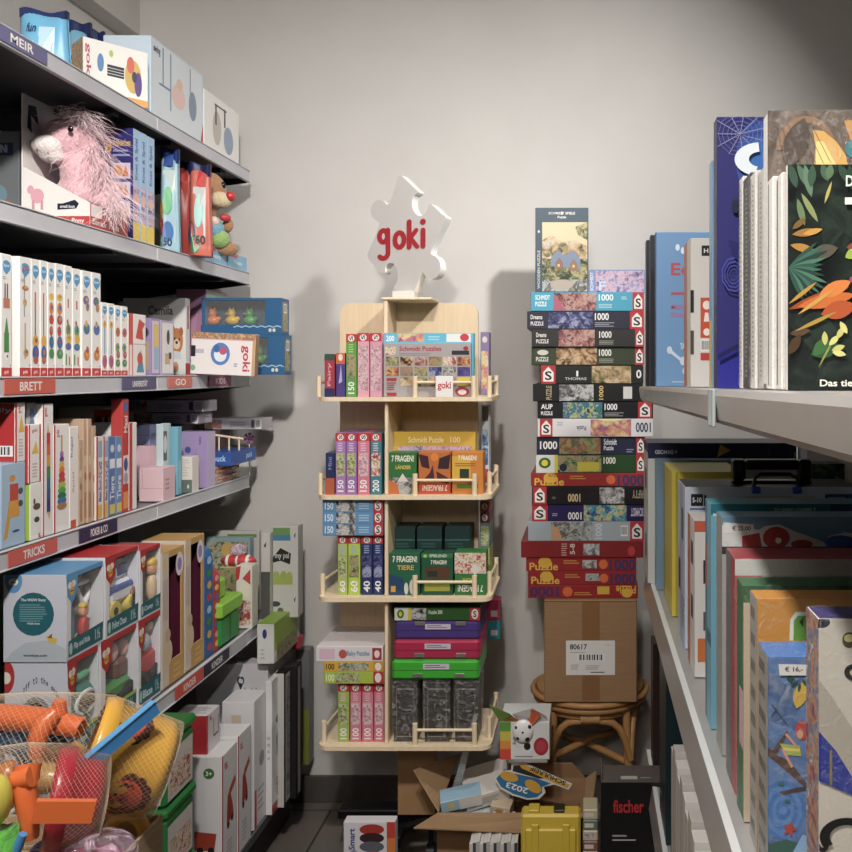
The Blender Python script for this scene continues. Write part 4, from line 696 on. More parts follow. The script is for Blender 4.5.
b = back('train_game_box', 'white game box with black lettering and green pears closest to back wall', 'game', 273, 298, 526, 2.82, 'd0cfca', [('r', 0, .9, .68, .98, '6c9c58'), ('r', 0, .84, .7, .9, '4888b0'), ('p', [(0, .66), (.3, .76), (.72, .7), (.68, .58), (.3, .62), (0, .6)], '2c2c2c'), ('t', 'my pal', .08, .63, .64, .71, 'c8c8c4'), ('e', .12, .44, .16, .07, 'a8b858'), ('e', .42, .44, .14, .07, 'a0b450'), ('e', .65, .44, .14, .06, 'a8b858'), ('r', 0, .36, .78, .43, 'a8b858'), ('e', .1, .15, .2, .03, '485058'), ('e', .3, .08, .12, .03, '686c68'), ('p', [(.84, .9), (.92, .93), (.87, .86)], '202020'), ('p', [(.84, .2), (.92, .23), (.87, .16)], '202020')], .05)
# ---------------------------------------------------------------- bottom shelf, big cartons
z6 = SZ[6]; X6 = -.992
def low(nm, label, cat, x0, x1, yt, dec=(), fr=(), col='dcdadb', dep=.2, zb=None, Xf=X6, zt=None, per=None, group=None):
    Y0 = -Xf * F / (VX - x0); Y1 = -Xf * F / (VX - x1) - .001
    return prod(nm, label, cat, Xf - dep, Xf, Y0, Y1, z6 if zb is None else zb, zt or PZ(yt, Y0), col, {'R': list(dec), 'F': list(fr)}, group, per=per)
truck = [('t', 'goki', .12, .86, .4, .92, 'c02c3c', 90), ('r', .0, 0, .07, 1, 'c02c3c'), ('p', [(.3, .38), (.75, .42), (.7, .5), (.5, .66), (.35, .62)], 'a83c24'), ('p', [(.5, .6), (.9, .68), (.85, .74), (.45, .66)], 'b84c2c'), ('e', .4, .37, .08, .03, '242424'), ('e', .65, .4, .08, .03, '242424'), ('l', .3, .06, .7, .25, 5, 'b8b4b4')]
tf = [('e', .76, .86, .1, .045, '40702c'), ('t', '3+', .70, .84, .82, .88, 'e0ecd8'), ('p', [(.5, .22), (.86, .22), (.9, .36), (.5, .38)], 'a83c24'), ('e', .6, .22, .06, .03, '202020'), ('e', .8, .22, .06, .03, '202020')]
zt1 = zof(757, 222, X6)
low('fire_truck_carton', 'white carton with orange fire truck, nearer of the pair', 'toy box', 222, 237.3, 757, truck, tf, dep=.15)
low('fire_truck_carton', 'white carton with orange fire truck, farther of the pair', 'toy box', 238, 251, 737, truck, tf, dep=.15)
yB = 2.33
prod('craft_carton', 'carton with red front and white top, lying on the nearer fire truck carton', 'toy box', PX(172, yB), PX(207, yB), yB, yB + .08, zof(757, 222, X6) + .0005, PZ(716, yB), 'd4d0d2', {'F': [('r', 0, 0, 1, 1, 'a82028')], 'R': [('r', 0, 0, .08, 1, 'b02430'), ('t', 'goki', .15, .8, .4, .92, 'c02c3c', 90), ('r', .5, .3, .9, .35, '404048'), ('r', .5, .3, .54, .8, '404048'), ('r', .86, .3, .9, .8, '404048')], 'T': [('l', .1, .2, .9, .8, 6, '8c8c90')]})
for i in range(3):
    yA = 2.0; za = z6 + i * .1725; xa, xb = -1.13, -.99
    t = thing('green_tub', ('lowest green plastic tub of the stack on the bottom shelf', 'middle green plastic tub with picture label', 'topmost green plastic tub with picture label, beside the yellow bucket')[i], 'tub', ((xa + xb) / 2, yA + .06, za)); g = mat('1c7434', .35)
    b = MB(); b.box(xa, xb, yA, yA + .15, za, za + .148, g, c=.01); b.face('F', xa, xb, yA, yA + .15, za, za + .148, [('r', .08, .08, .92, .85, 'c8c0bc'), ('r', .12, .12, .88, .7, 'fog')]); b.face('R', xa, xb, yA, yA + .15, za, za + .148, [('r', .08, .08, .92, .85, 'd0c8c4'), ('r', .15, .15, .85, .6, 'toysred')]); kid(b, 'tub', t)
    b = MB(); b.box(xa - .004, xb + .005, yA - .005, yA + .155, za + .148, za + .172, g, c=.008); kid(b, 'lid', t)
for (x0, x1, Y, yt, l_, dec, dep, col) in ((222, 254, 2.55, 702, 'white carton with blue bird-like print behind fire truck cartons', [('p', [(.4, .62), (.55, .62), (.62, .72), (.5, .78)], '2c4c8c'), ('p', [(.65, .6), (.9, .62), (.85, .72)], '2c4c8c'), ('r', .3, .7, .6, .9, 'c8b8a0')], .10, 'd6d4d6'),
                                          (196, 268, 2.72, 664, 'wide white baby swing carton with small heart logo', [('e', .60, .88, .03, .03, '2c3040'), ('e', .64, .88, .03, .03, '2c3040'), ('p', [(.575, .87), (.665, .87), (.62, .81)], '2c3040'), ('e', .61, .88, .018, .018, 'd8d6da'), ('e', .635, .875, .018, .018, 'd8d6da'), ('t', 'schaukel', .62, .78, .84, .83, '50545c'), ('r', .1, .4, .3, .7, 'a88080')], .06, 'd6d4d8')):
    Y0 = Y; prod('large_carton', l_, 'carton', PX(x0, Y), X6 if PX(x1, Y) > X6 else PX(x1, Y), Y, Y + dep, z6, PZ(yt, Y), col, {'F': dec, 'R': [('r', .05, .0, .2, .3, 'c03040'), ('e', .6, .5, .2, .06, '8c8890'), ('l', .3, .1, .8, .3, 4, 'a8a4a8')]})
low('slim_carton', 'slim white carton with red foot lettering near the framed pictures', 'toy box', 272, 283.5, 675, [('r', 0, 0, 1, .07, 'b02838'), ('t', 'goki', .35, .1, .6, .24, 'b02838', 90), ('p', [(.4, .4), (.7, .45), (.65, .62), (.35, .55)], '90909c'), ('e', .5, .68, .2, .03, '70787c')], [('l', .3, .4, .7, .6, 4, 'b0aeb0')], dep=.02, zt=zof(675, 273, X6), Xf=-.975)
low('framed_picture', 'black-edged framed board standing second nearest to the wall', 'picture', 284, 294, 672, [('r', .15, .02, .85, .98, 'd0ccc4'), ('r', .25, .05, .8, .95, 'fog')], [('r', 0, 0, 1, 1, 'c8c6c2')], col='1e1e20', dep=.03, zt=zof(672, 284, -.96), Xf=-.955)
low('framed_picture', 'thin dark framed board nearest to the wall beside yellow panel', 'picture', 296, 302, 664, [('r', .3, .02, .7, .98, '9c9890')], col='1e1e20', dep=.05, zt=zof(664, 297, -.94), Xf=-.935)
prod('game_box', 'green and white box with blue oval lying high on the framed boards', 'game', PX(257, 2.68), PX(274, 2.68), 2.68, 2.92, PZ(664, 2.68) , PZ(624, 2.68), 'd0d0cc', {'F': [('e', .45, .75, .13, .12, '2c3c80'), ('l', .2, .1, .5, .4, 3, 'b0b0b0')], 'R': [('r', .0, .3, .9, 1, 'a0c040'), ('r', .1, .0, .9, .4, 'farm')], 'T': [('r', 0, 0, 1, 1, '90b438')]}, per={'T': '90b438'})
prod('grey_panel_pack', 'grey hanging pack with yellow-green lower half against back wall', 'package', PX(296, 2.98), PX(309, 2.98), 2.98, 3.03, z6, PZ(650, 2.98), '77777a', {'F': [('r', .0, 0, 1, .48, '8c9030'), ('r', .3, .0, .5, .48, '60641c')]})
b = MB(); b.box(PX(288, 2.9), PX(300, 2.9), 2.9, 2.94, zof(664, 297, -.94) + .002, zof(664, 297, -.94) + .045, mat('b02c44', .35), c=.004); tag(b.link('pink_block'), 'small pink-red block on top of the framed boards', 'toy')
# ================================================================ CARDBOARD BIN WITH BEACH TOYS
t = thing('cardboard_bin', 'open cardboard bin in the lower left foreground holding netted beach toys', 'bin', (-.776, 1.02, 0)); bx = (-.960, -.592, .86, 1.19, 0, .93)
for nm, L in (('side_wall', (bx[1] - .005, bx[1], bx[2], bx[3], 0, bx[5])), ('side_wall', (bx[0], bx[0] + .005, bx[2], bx[3], 0, bx[5])), ('side_wall', (bx[0] + .005, bx[1] - .005, bx[3] - .005, bx[3], 0, bx[5])), ('side_wall', (bx[0] + .005, bx[1] - .005, bx[2], bx[2] + .005, 0, bx[5] - .06)), ('bottom', (bx[0] + .005, bx[1] - .005, bx[2] + .005, bx[3] - .005, .0, .005)), ('inner_shelf', (bx[0] + .005, bx[1] - .005, bx[2] + .005, bx[3] - .005, .885, .89))):
    b = MB(); b.box(*L, mat('bfa27c', .7, 0, 'cardboard')); kid(b, nm, t)
def PP(px, py, Y): return Vector((PX(px, Y), Y, PZ(py, Y)))
def frame(a, d):
    d = (d - a); L = d.length; d = d / L; u = d.cross(Vector((0, 0, 1))).normalized(); return d, L, u, u.cross(d)
def PX_of(p): return Vector((VX + F * p.x / p.y, VY + F * (E - p.z) / p.y))
def net(name, pts, rs, parent, n=34, m=None, r=.00017):
    """net tube: two families of threads wound around a bulging sleeve"""
    b = MB(); pts = [Vector(p) for p in pts]; m = m or mat('d8c4a8', .35); K = len(pts) - 1; S = 54
    def ax(t):
        i = min(int(t * K), K - 1); f = t * K - i; return pts[i].lerp(pts[i + 1], f), rs[i] + (rs[i + 1] - rs[i]) * f
    def tan(t):
        h_ = .12; a_, b_ = ax(max(0, min(t, .8) - h_))[0], ax(min(.82, min(t, .8) + h_))[0]; return frame(a_, b_)
    for sgn in (1, -1):
        for k in range(n):
            w = []
            for i in range(S + 1):
                c, rr_ = ax(i / S); d, L, u, v = tan(i / S); a = 2 * pi * k / n + sgn * i / S * 4.4
                w.append(c + (u * cos(a) * rr_ + v * sin(a) * rr_) * (1 + .02 * sin(5 * a + 9 * i / S)))
            b.tube(w, r, m, 3, False)
    return kid(b, name, parent, 'pale net of crossing threads')
def bucket(a, d, ra, rb, col, parent, lions=True):
    """bucket with its rim at a and its floor at d"""
    dr, L, u, v = frame(a, d); b = MB(); m = mat(col, .28); N = 40; prof = [(0, ra - .004), (0, ra + .005), (.006, ra + .006), (.02, ra + .006), (.022, ra), (L - .014, rb), (L - .006, rb - .003), (L, rb - .012), (L + .001, rb * .6), (L + .001, .001)]
    vs = [a + dr * x + (u * cos(2 * pi * k / N) + v * sin(2 * pi * k / N)) * r_ for x, r_ in prof for k in range(N)]
    b.add(vs, [(i * N + k, i * N + (k + 1) % N, (i + 1) * N + (k + 1) % N, (i + 1) * N + k) for i in range(len(prof) - 1) for k in range(N)], m, True)
    def surf(x, ang, off): r_ = ra + (rb - ra) * x / L + off; return a + dr * x + (u * cos(ang) + v * sin(ang)) * r_
    o = kid(b, 'bucket', parent)
    if lions:
        for tp in lions:
            b = MB()
            best = min(((PX_of(surf(xx / 100 * L, aa / 30 * pi, 0)) - Vector(tp)).length + (0 if (surf(xx / 100 * L, aa / 30 * pi, .01) - surf(xx / 100 * L, aa / 30 * pi, 0)).y < 0 else 500), xx / 100 * L, aa / 30 * pi) for xx in range(22, 90, 4) for aa in range(60)); x0, ang = best[1], best[2]
            def patch(x, g, sx, off, col, ru=.001):
                n = 16; R_ = ra + (rb - ra) * x / L; vs = [surf(x, g, off)] + [surf(x + sx * cos(2 * pi * k / n), g + sx * sin(2 * pi * k / n) / R_, off) for k in range(n)]
                b.add(vs, [(0, 1 + k, 1 + (k + 1) % n) for k in range(n)], col, True)
            for k in range(13): patch(x0 + .027 * cos(2 * pi * k / 13), ang + .027 * sin(2 * pi * k / 13) / ra, .009, .0006 + .00002 * k, '5c2c20')
            patch(x0, ang, .025, .0012, 'd84c2c'); patch(x0 + .002, ang, .007, .0016, 'a83424'); patch(x0 + .001, ang, .0025, .002, '241818'); patch(x0 - .008, ang - .1, .002, .002, '241818'); patch(x0 - .008, ang + .1, .002, .002, '241818')
            kid(b, 'lion_print', o, 'printed lion face with brown mane')
    return o, surf
t = thing('beach_toy_set', 'netted beach set with big yellow lion bucket, upper one in the bin', 'toy set', (-.75, 1.2, .84), group='netted beach toy sets'); Y = 1.15
a = PP(86, 756, 1.13); d = PP(166, 768, 1.17)
bk, sf = bucket(a, d, .070, .060, 'e8ac18', t, ((122, 797), (126, 722)))
# blue spade handle lying across the bucket
b = MB(); p0, p1 = PP(88, 764, 1.04), PP(156, 707, 1.12); dd, L, u, v = frame(p0, p1); vs = [p + s1 * v * .009 + s2 * u * .0035 for p in (p0, p1) for s1 in (-1, 1) for s2 in (-1, 1)]
b.add(vs, [(0, 1, 3, 2), (4, 6, 7, 5), (0, 4, 5, 1), (2, 3, 7, 6), (0, 2, 6, 4), (1, 5, 7, 3)], mat('3c8cd0', .3)); b.add([p + v * (.009 + s1 * .0015) + s2 * u * .005 for p in (p0, p1) for s1 in (0, 1) for s2 in (-1, 1)], [(0, 1, 3, 2), (4, 6, 7, 5), (0, 4, 5, 1), (2, 3, 7, 6), (0, 2, 6, 4), (1, 5, 7, 3)], mat('5ca4dc', .3)); kid(b, 'spade_handle', t, 'blue handle')
b = MB(); om = mat('e8681c', .32); b.tube([PP(-20, 716, 1.16), PP(20, 718, 1.16), PP(50, 721, 1.15), PP(82, 728, 1.15)], [.017, .017, .016, .013], om, 12); b.tube([PP(56, 712, 1.14), PP(45, 722, 1.13), PP(38, 738, 1.12), PP(37, 757, 1.12)], [.010, .014, .012, .009], om, 10); b.tube([PP(60, 700, 1.15), PP(58, 716, 1.15)], [.008, .012], om, 10); kid(b, 'rake', t, 'orange rake')
b = MB(); b.tube([PP(-10, 742, 1.19), PP(15, 741, 1.19), PP(40, 752, 1.2)], [.012, .018, .014], mat('3c88c8', .3), 10); b.tube([PP(20, 750, 1.2), PP(45, 742, 1.2), PP(70, 735, 1.2)], [.01, .014, .012], mat('2c4c78', .3), 10); kid(b, 'shovel', t, 'blue shovel')
b = MB(); b.ell(PP(60, 752, 1.2), (.035, .02, .016), mat('e0a030', .3)); b.ell(PP(48, 762, 1.18), (.02, .02, .012), mat('d88028', .3)); kid(b, 'sand_mould', t)
b = MB(); b.tube([PP(-10, 728, 1.2), PP(12, 728, 1.2)], .011, mat('c03040', .3), 8); kid(b, 'sieve', t)
net('net', [PP(-24, 735, 1.15), PP(20, 737, 1.14), PP(60, 746, 1.13), PP(86, 756, 1.13), PP(127, 762, 1.15), PP(167, 768, 1.171), PP(169, 768.5, 1.172)], [.05, .058, .068, .077, .069, .061, .003], t, 56)
t = thing('beach_toy_set', 'netted beach set with red bucket and orange rake, lower one in the bin', 'toy set', (-.75, 1.06, .76), group='netted beach toy sets')
bucket(PP(50, 800, 1.02), PP(102, 797, 1.045), .052, .045, 'b82438', t, False)
b = MB(); om = mat('ee6f20', .32); b.tube([PP(28, 764, .965), PP(24, 790, .955), PP(29, 815, .95), PP(30, 838, .95)], [.014, .013, .011, .009], om, 10); b.tube([PP(17, 780, .955), PP(33, 776, .955)], .012, om, 10)
L_ = [PP(34, 811, .94), PP(94, 811, .965)]; dd, Lx, u, v = frame(*L_); b.add([p + s1 * v * .012 + s2 * u * .004 for p in L_ for s1 in (-1, 1) for s2 in (-1, 1)], [(0, 1, 3, 2), (4, 6, 7, 5), (0, 4, 5, 1), (2, 3, 7, 6), (0, 2, 6, 4), (1, 5, 7, 3)], om); kid(b, 'rake', t, 'orange rake')
b = MB(); b.tube([PP(0, 775, 1.06), PP(15, 770, 1.05), PP(20, 788, 1.05)], .009, mat('3c70a8', .3), 8); kid(b, 'shovel', t, 'blue shovel')
b = MB(); b.ell(PP(8, 785, 1.05), (.02, .02, .03), mat('c87830', .3)); b.ell(PP(46, 778, 1.06), (.03, .02, .018), mat('b88c50', .3)); kid(b, 'sand_mould', t)
net('net', [PP(-25, 790, 1.0), PP(10, 790, 1.01), PP(45, 796, 1.02), PP(75, 799, 1.03), PP(103, 797, 1.046), PP(104, 797, 1.047)], [.045, .053, .058, .055, .048, .003], t, 50)
t = thing('pink_bag', 'crinkled translucent purple bag with pink and blue toys at the bottom left', 'toy bag', (-.66, 1.0, .94))
b = MB(); b.ell(PP(88, 852, 1.02), (.06, .035, .026), A['softbag'], 20); kid(b, 'bag', t)
b = MB(); b.ell(PP(80, 854, 1.02), (.03, .018, .014), mat('d8407c', .35)); b.ell(PP(46, 852, 1.02), (.018, .018, .014), mat('4858b8', .35)); b.ell(PP(105, 858, 1.02), (.02, .018, .014), mat('c85888', .35)); kid(b, 'toy', t)
b = MB(); b.tube([PP(127 + 17 * cos(a * pi / 10), 833 + 19 * sin(a * pi / 10), 1.16 + .015 * sin(a * pi / 10)) for a in range(21)], .0085, mat('e0a81c', .3), 12); tag(b.link('yellow_ring'), 'yellow plastic ring lying below the lion bucket', 'toy')
b = MB(); b.tube([PP(-6, 850, .93), PP(-3, 832, .93), PP(3, 830, .93), PP(7, 880, .93)], [.015, .016, .015, .014], mat('58c030', .8, 0, 'plush'), 12); tag(b.link('green_toy'), 'fuzzy bright green toy at the bottom left corner', 'toy')
b = MB(); b.tube([PP(23, 834, .93), PP(15, 852, .93), PP(8, 885, .93)], [.0045, .006, .006], mat('4c98d8', .3), 10); tag(b.link('blue_stick'), 'light blue plastic stick beside the green toy', 'toy')
b = MB(); b.ell(PP(-4, 800, .93), (.016, .016, .028), mat('e0d040', .35)); tag(b.link('yellow_toy'), 'pale yellow round toy cut by the left edge of the picture', 'toy')
# ================================================================ WOODEN DISPLAY STAND
CX, CY = -.5255, 2.60; ZS = [1.474, 1.188, .891, .459]
st = thing('display_stand', 'birch plywood display stand with four square shelves and puzzle-piece sign', 'display stand', (CX, CY, 0))
def rrect(x0, x1, y0, y1, r, n=5):
    return [(cx + r * cos(a0 + pi / 2 * k / n), cy + r * sin(a0 + pi / 2 * k / n)) for cx, cy, a0 in ((x1 - r, y1 - r, 0), (x0 + r, y1 - r, pi / 2), (x0 + r, y0 + r, pi), (x1 - r, y0 + r, 3 * pi / 2)) for k in range(n + 1)]
PNL = 2.68; xl, xr = PX(340, PNL), PX(478, PNL)
b = MB(); b.prism(rrect(xl, xr, .44, PZ(303, PNL), .035), 'y', PNL, PNL + .014, birch)
kid(b, 'back_panel', st)
xd = PX(385.5, 2.56)
b = MB(); b.box(xd - .0065, xd + .0065, 2.56, PNL, ZS[0] + .0005, PZ(300, 2.56), birch, c=.002, faces={'F': birch_edge}); kid(b, 'divider', st)
for k in (1, 2, 3):
    b = MB(); b.box(-.5900, -.5795, 2.488, PNL, ZS[k] + .0005, ZS[k - 1] - .0125, birch, c=.002, faces={'F': birch_edge}); kid(b, 'divider', st)
for k, z in enumerate(ZS):
    b = MB(); b.prism(rrect(CX - .258, CX + .250, 2.468, 2.75, .035), 'z', z - .012, z, birch_edge); s = kid(b, 'shelf_board', st)
    def post(px, Y, h=.062): q_ = MB(); q_.cyl((PX(px, Y), Y, z), (PX(px, Y), Y, z + h), .0075, birch_edge, 12); kid(q_, 'rail_post', st)
    def rail(p, q__, zz): q_ = MB(); q_.cyl((*p, zz), (*q__, zz), .0045, birch_edge, 10); kid(q_, 'guard_rail', st)
    post(319 + (0, 1.5, 3.5, 5)[k], 2.50); post(415, 2.481); 
    if k: post(474.5, 2.481)
    else: post(473.5, 2.481)
    rail((PX(415, 2.481), 2.481), (PX(474, 2.481), 2.481), z + .043)
    q_ = MB()
    for yy in (2.53, 2.72): q_ = MB(); q_.cyl((CX + .238, yy, z), (CX + .238, yy, z + .062), .0075, birch_edge, 12); kid(q_, 'rail_post', st)
    rail((CX + .238, 2.53), (CX + .238, 2.72), z + .043)
    q_ = MB(); q_.cyl((CX - .238, 2.66, z), (CX - .238, 2.66, z + .062), .0075, birch_edge, 12); kid(q_, 'rail_post', st)
    rail((PX(319 + (0, 1.5, 3.5, 5)[k], 2.50), 2.50), (CX - .238, 2.66), z + .043)
b = MB(); b.box(PX(399, 2.66), PX(436, 2.66), 2.64, 2.70, .17, .447, brownwood, c=.002); kid(b, 'foot_post', st)
bk_ = mat('17171a', .35, .4, 'metal')
b = MB(); b.box(PX(341, 2.7), PX(432, 2.7), 2.66, 2.72, .145, .175, bk_, c=.004); b.box(PX(390, 2.7), PX(410, 2.7), 2.56, 2.9, .11, .145, bk_, c=.004)
b.tube([(PX(347, 2.7), 2.69, .10), (PX(380, 2.7), 2.62, .12), (PX(432, 2.7), 2.62, .16)], .014, bk_, 8)
wb_ = kid(b, 'wheeled_base', st, 'black steel base on castors')
for dx, dy in ((-.22, 2.69), (.035, 2.69), (-.06, 2.58), (-.06, 2.88)): b = MB(); b.cyl((CX + dx - .012, dy, .028), (CX + dx + .012, dy, .028), .028, bk_, 14); b.cyl((CX + dx, dy, .028), (CX + dx, dy, .15), .008, bk_, 8); kid(b, 'castor', wb_)
# block and sign on top
b = MB(); b.box(PX(381, 2.56), PX(432, 2.56), 2.555, PNL, PZ(300, 2.56), PZ(300, 2.56) + .008, birch_edge, c=.002); kid(b, 'top_plate', st)
sg = thing('puzzle_sign', 'white puzzle-piece sign with red lettering on top of the stand', 'sign', (PX(405, 2.60), 2.60, PZ(300, 2.56) + .008)); Ys = 2.60
b = MB(); zz = PZ(300, 2.56) + .008; b.box(PX(394, Ys), PX(416, Ys), Ys - .025, Ys + .05, zz, PZ(291.5, Ys), mat('ded9d2', .5)); kid(b, 'sign_foot', sg)
def cr(P, n=6):
    o = []
    for i in range(len(P)):
        p0, p1, p2, p3 = (Vector(P[(i + j - 1) % len(P)]) for j in range(4))
        for k in range(n):
            t_ = k / n; o.append(.5 * ((2 * p1) + (-p0 + p2) * t_ + (2 * p0 - 5 * p1 + 4 * p2 - p3) * t_ ** 2 + (-p0 + 3 * p1 - 3 * p2 + p3) * t_ ** 3))
    return o
OP = [(318, 52), (322, 45), (329, 43), (338, 50), (378, 94), (386, 100), (384, 108), (373, 115), (367, 132), (368, 152), (377, 172), (392, 184), (408, 180), (416, 165), (420, 152), (430, 150), (462, 184), (474, 194), (472, 206), (450, 250), (430, 296), (430, 312), (445, 322), (456, 340), (457, 365), (446, 386), (428, 393), (412, 384), (402, 370), (392, 382), (380, 416), (370, 434), (355, 440), (334, 436), (314, 426), (307, 414), (316, 398), (320, 375), (316, 350), (303, 333), (288, 333), (278, 345), (276, 360), (266, 364), (236, 332), (220, 310), (218, 294), (238, 250), (256, 204), (256, 192), (240, 180), (230, 162), (231, 138), (242, 122), (258, 117), (274, 124), (284, 136), (292, 130), (306, 94)]
OP = [(300 + x / 3.277, 160 + y / 3.277) for x, y in OP]
KW = 1.23; xs0 = PX(406, Ys)
def sgn(px, py): return ((PX(px, Ys) - xs0) * KW, PZ(py, Ys))
ol = [sgn(*p) for p in cr([(x, y) for x, y in OP], 4)]
import mathutils.geometry as mg
def outline(name, ol, y0, y1, mf, ms, parent=None, rot=None):
    tri = mg.tessellate_polygon([[Vector((p[0], p[1], 0)) for p in ol]]); n = len(ol); b = MB()
    b.add([(p[0], y0, p[1]) for p in ol], tri, mf); b.add([(p[0], y1, p[1]) for p in ol], tri, mf)
    b.add([(p[0], y0, p[1]) for p in ol] + [(p[0], y1, p[1]) for p in ol], [(i, (i + 1) % n, n + (i + 1) % n, n + i) for i in range(n)], ms); return b
b = outline('x', ol, 0, .03, mat('d2cfcb', .45), mat('fbfaf6', .5)); nst = [0]  # greyer face, whiter edges: shade and edge light put into the colours
def bold(b, f, L, dec, n=3):
    b.face(f, *L, dec)
gt = 'b8202e'
# rounded lettering drawn as strokes
def stroke(b, pts, w, col):
    for i in range(len(pts) - 1):
        a_, c_ = Vector(pts[i]), Vector(pts[i + 1]); d_ = (c_ - a_).normalized() * w / 2; n_ = Vector((-d_.y, d_.x))
        nst[0] += 1; q_ = [(sgn(*p_)[0], -.0004 - .00001 * nst[0], sgn(*p_)[1]) for p_ in (a_ + n_, c_ + n_, c_ - n_, a_ - n_)]; b.add(q_, [(0, 1, 2, 3)], col)
    for p in pts: nst[0] += 1; b.add([(sgn(p[0] + w / 2 * cos(k * pi / 6), p[1] + w / 2 * sin(k * pi / 6))[0], -.0004 - .00001 * nst[0], sgn(p[0] + w / 2 * cos(k * pi / 6), p[1] + w / 2 * sin(k * pi / 6))[1]) for k in range(12)], [tuple(range(12))], col)
def arc(cx, cy, rx, ry, a0, a1, n=16): return [(cx + rx * cos(radians(a0 + (a1 - a0) * i / n)), cy - ry * sin(radians(a0 + (a1 - a0) * i / n))) for i in range(n + 1)]
def s2(x, y): return (300 + x / 3.277, 160 + y / 3.277)
W_ = 5.0
stroke(b, arc(383, 233.5, 4.2, 6, 0, 360), W_, gt); stroke(b, [(387.6, 227.5), (387.8, 250)] + arc(383, 250.5, 4.8, 5.6, 0, -140, 8), W_, gt)
stroke(b, arc(399.5, 238.5, 4.6, 7.4, 0, 360), W_, gt)
stroke(b, [(409.3, 221), (409.3, 246.5)], W_, gt); stroke(b, [(416.3, 230), (410.5, 237.5), (417.2, 246.5)], W_ * .9, gt); stroke(b, [(423, 230.5), (423, 246.5)], W_, gt); stroke(b, [(423, 222), (423, 222.4)], W_ * 1.15, gt)
o = b.link('sign_board', sg, (xs0 - sg.location.x - .004, .02, -sg.location.z), (0, 0, radians(-25))); o['label'] = 'puzzle-piece board with red lettering'
# ---------------------------------------------------------------- goods on the stand
def fl(label, nm, cat, x0, x1, yt, k, base, dec, Y=2.486, dep=.15, zb=None, group=None, **kw): return FB(nm, label, cat, x0, x1, yt, Y, ZS[k] if zb is None else zb, base, {'F': dec}, dep, group=group, **kw)
S_ = lambda c='c42c34': [('r', 0, .87, 1, 1, c), ('e', .5, .93, .3, .05, 'f0e8e4'), ('t', 'S', .33, .9, .67, .97, '281c1c', 90)]
def spine(num, bc, pic, hue='f0f0f0'): return S_() + [('r', .1, .3, .9, .68, pic), ('t', num, .2, .05, .8, .24, hue, 90), ('l', .25, .7, .75, .85, 4, bc)]
fl('small red and navy puzzle spine at the far left of top stand shelf', 'puzzle_box', 'puzzle', 324.5, 334.5, 354, 0, 'a83448', [('r', 0, .85, 1, 1, '385040'), ('r', 0, 0, 1, .2, '28305c'), ('t', 'Fairy', .3, .25, .7, .8, 'e0a8b0', 90)], dep=.1)
fl('small orange and violet puzzle spine, second on top stand shelf', 'puzzle_box', 'puzzle', 336, 345, 353, 0, '4c3c84', [('r', 0, .75, 1, 1, 'd0602c'), ('e', .5, .9, .25, .08, 'e8d8c8'), ('p', [(.3, .3), (.7, .35), (.55, .75)], 'b8b0d8')], dep=.1)
fl('green puzzle spine with 150 on top stand shelf', 'puzzle_box', 'puzzle', 346, 356.5, 334, 0, '58a038', spine('150', 'a8d080', 'farm'), dep=.16)
fl('left pink puzzle spine on top stand shelf', 'puzzle_box', 'puzzle', 357.5, 369, 333, 0, 'e0a0b4', S_() + [('r', .1, .1, .9, .8, 'rose')], dep=.16)
fl('right pink puzzle spine on top stand shelf, against the divider', 'puzzle_box', 'puzzle', 370, 381.5, 333, 0, 'd898b0', S_() + [('r', .1, .1, .9, .8, 'rose')], dep=.16)
fl('cyan box with white 200, behind the wide grey puzzle box', 'puzzle_box', 'puzzle', 383.5, 473.5, 333, 0, '58b8d8', [('t', '200', .03, .87, .12, .96, 'f0f8f8'), ('r', .16, .86, .45, .99, 'candy'), ('l', .5, .88, .64, .96, 2, 'a8dcec'), ('r', .7, .86, .97, .99, 'e4e8e8'), ('e', .9, .93, .05, .06, 'c83038')], Y=2.522, dep=.035)
cols4 = ['forest', 'sunset', 'pinkwood', 'terr', 'toysred', 'orange', 'brown', 'farm', 'night', 'fog', 'purple', 'cottage']
sp = [('t', 'Schmidt Puzzles', .18, .85, .66, .94, 'a83038'), ('r', .02, .78, .14, .93, 'toysred'), ('l', .18, .76, .66, .82, 2, '88848a'), ('r', .78, .78, .98, .86, '28282c'), ('e', .94, .9, .03, .04, 'a03038')]
for r_ in range(3):
    for c_ in range(6):
        if r_ == 2 and c_ == 0: continue
        sp.append(('r', .03 + c_ * .163, .58 - r_ * .19, .175 + c_ * .163, .745 - r_ * .19, cols4[(r_ * 5 + c_) % 12] if not (r_ == 2 and c_ == 5) else 'd8c030'))
sp += [('r', .04, .02, .15, .08, 'b02c34'), ('r', .04, .3, .15, .35, 'b02c34'), ('l', .04, .12, .15, .28, 4, 'a05058'), ('e', .9, .1, .08, .09, 'b02c34'), ('e', .9, .09, .05, .05, 'e0d0d0')]
fl('wide grey puzzle box with grid of small pictures', 'puzzle_box', 'puzzle', 383.5, 471, 343, 0, 'a9a3a4', sp, Y=2.495, dep=.025)
fl('small white card with red lettering leaning at the front rail', 'name_card', 'card', 435.5, 453, 376, 0, 'eeeae6', [('t', 'goki', .12, .3, .88, .75, 'c02c3c')], Y=2.4685, dep=.003)
fl('violet puzzle spine at the right rear side of top stand shelf', 'puzzle_box', 'puzzle', 480.5, 489, 332, 0, '8c78a0', [('e', .5, .88, .3, .05, 'e0d0d0'), ('r', .1, .1, .9, .7, 'candy')], Y=2.69, dep=.06)
fl('small navy and orange puzzle at the far left of second stand shelf', 'puzzle_box', 'puzzle', 325.5, 334.5, 453, 1, '28305c', [('r', 0, 0, 1, .4, 'b85838'), ('t', 'Mini', .3, .6, .7, .9, '7c88c0', 90)], dep=.1)
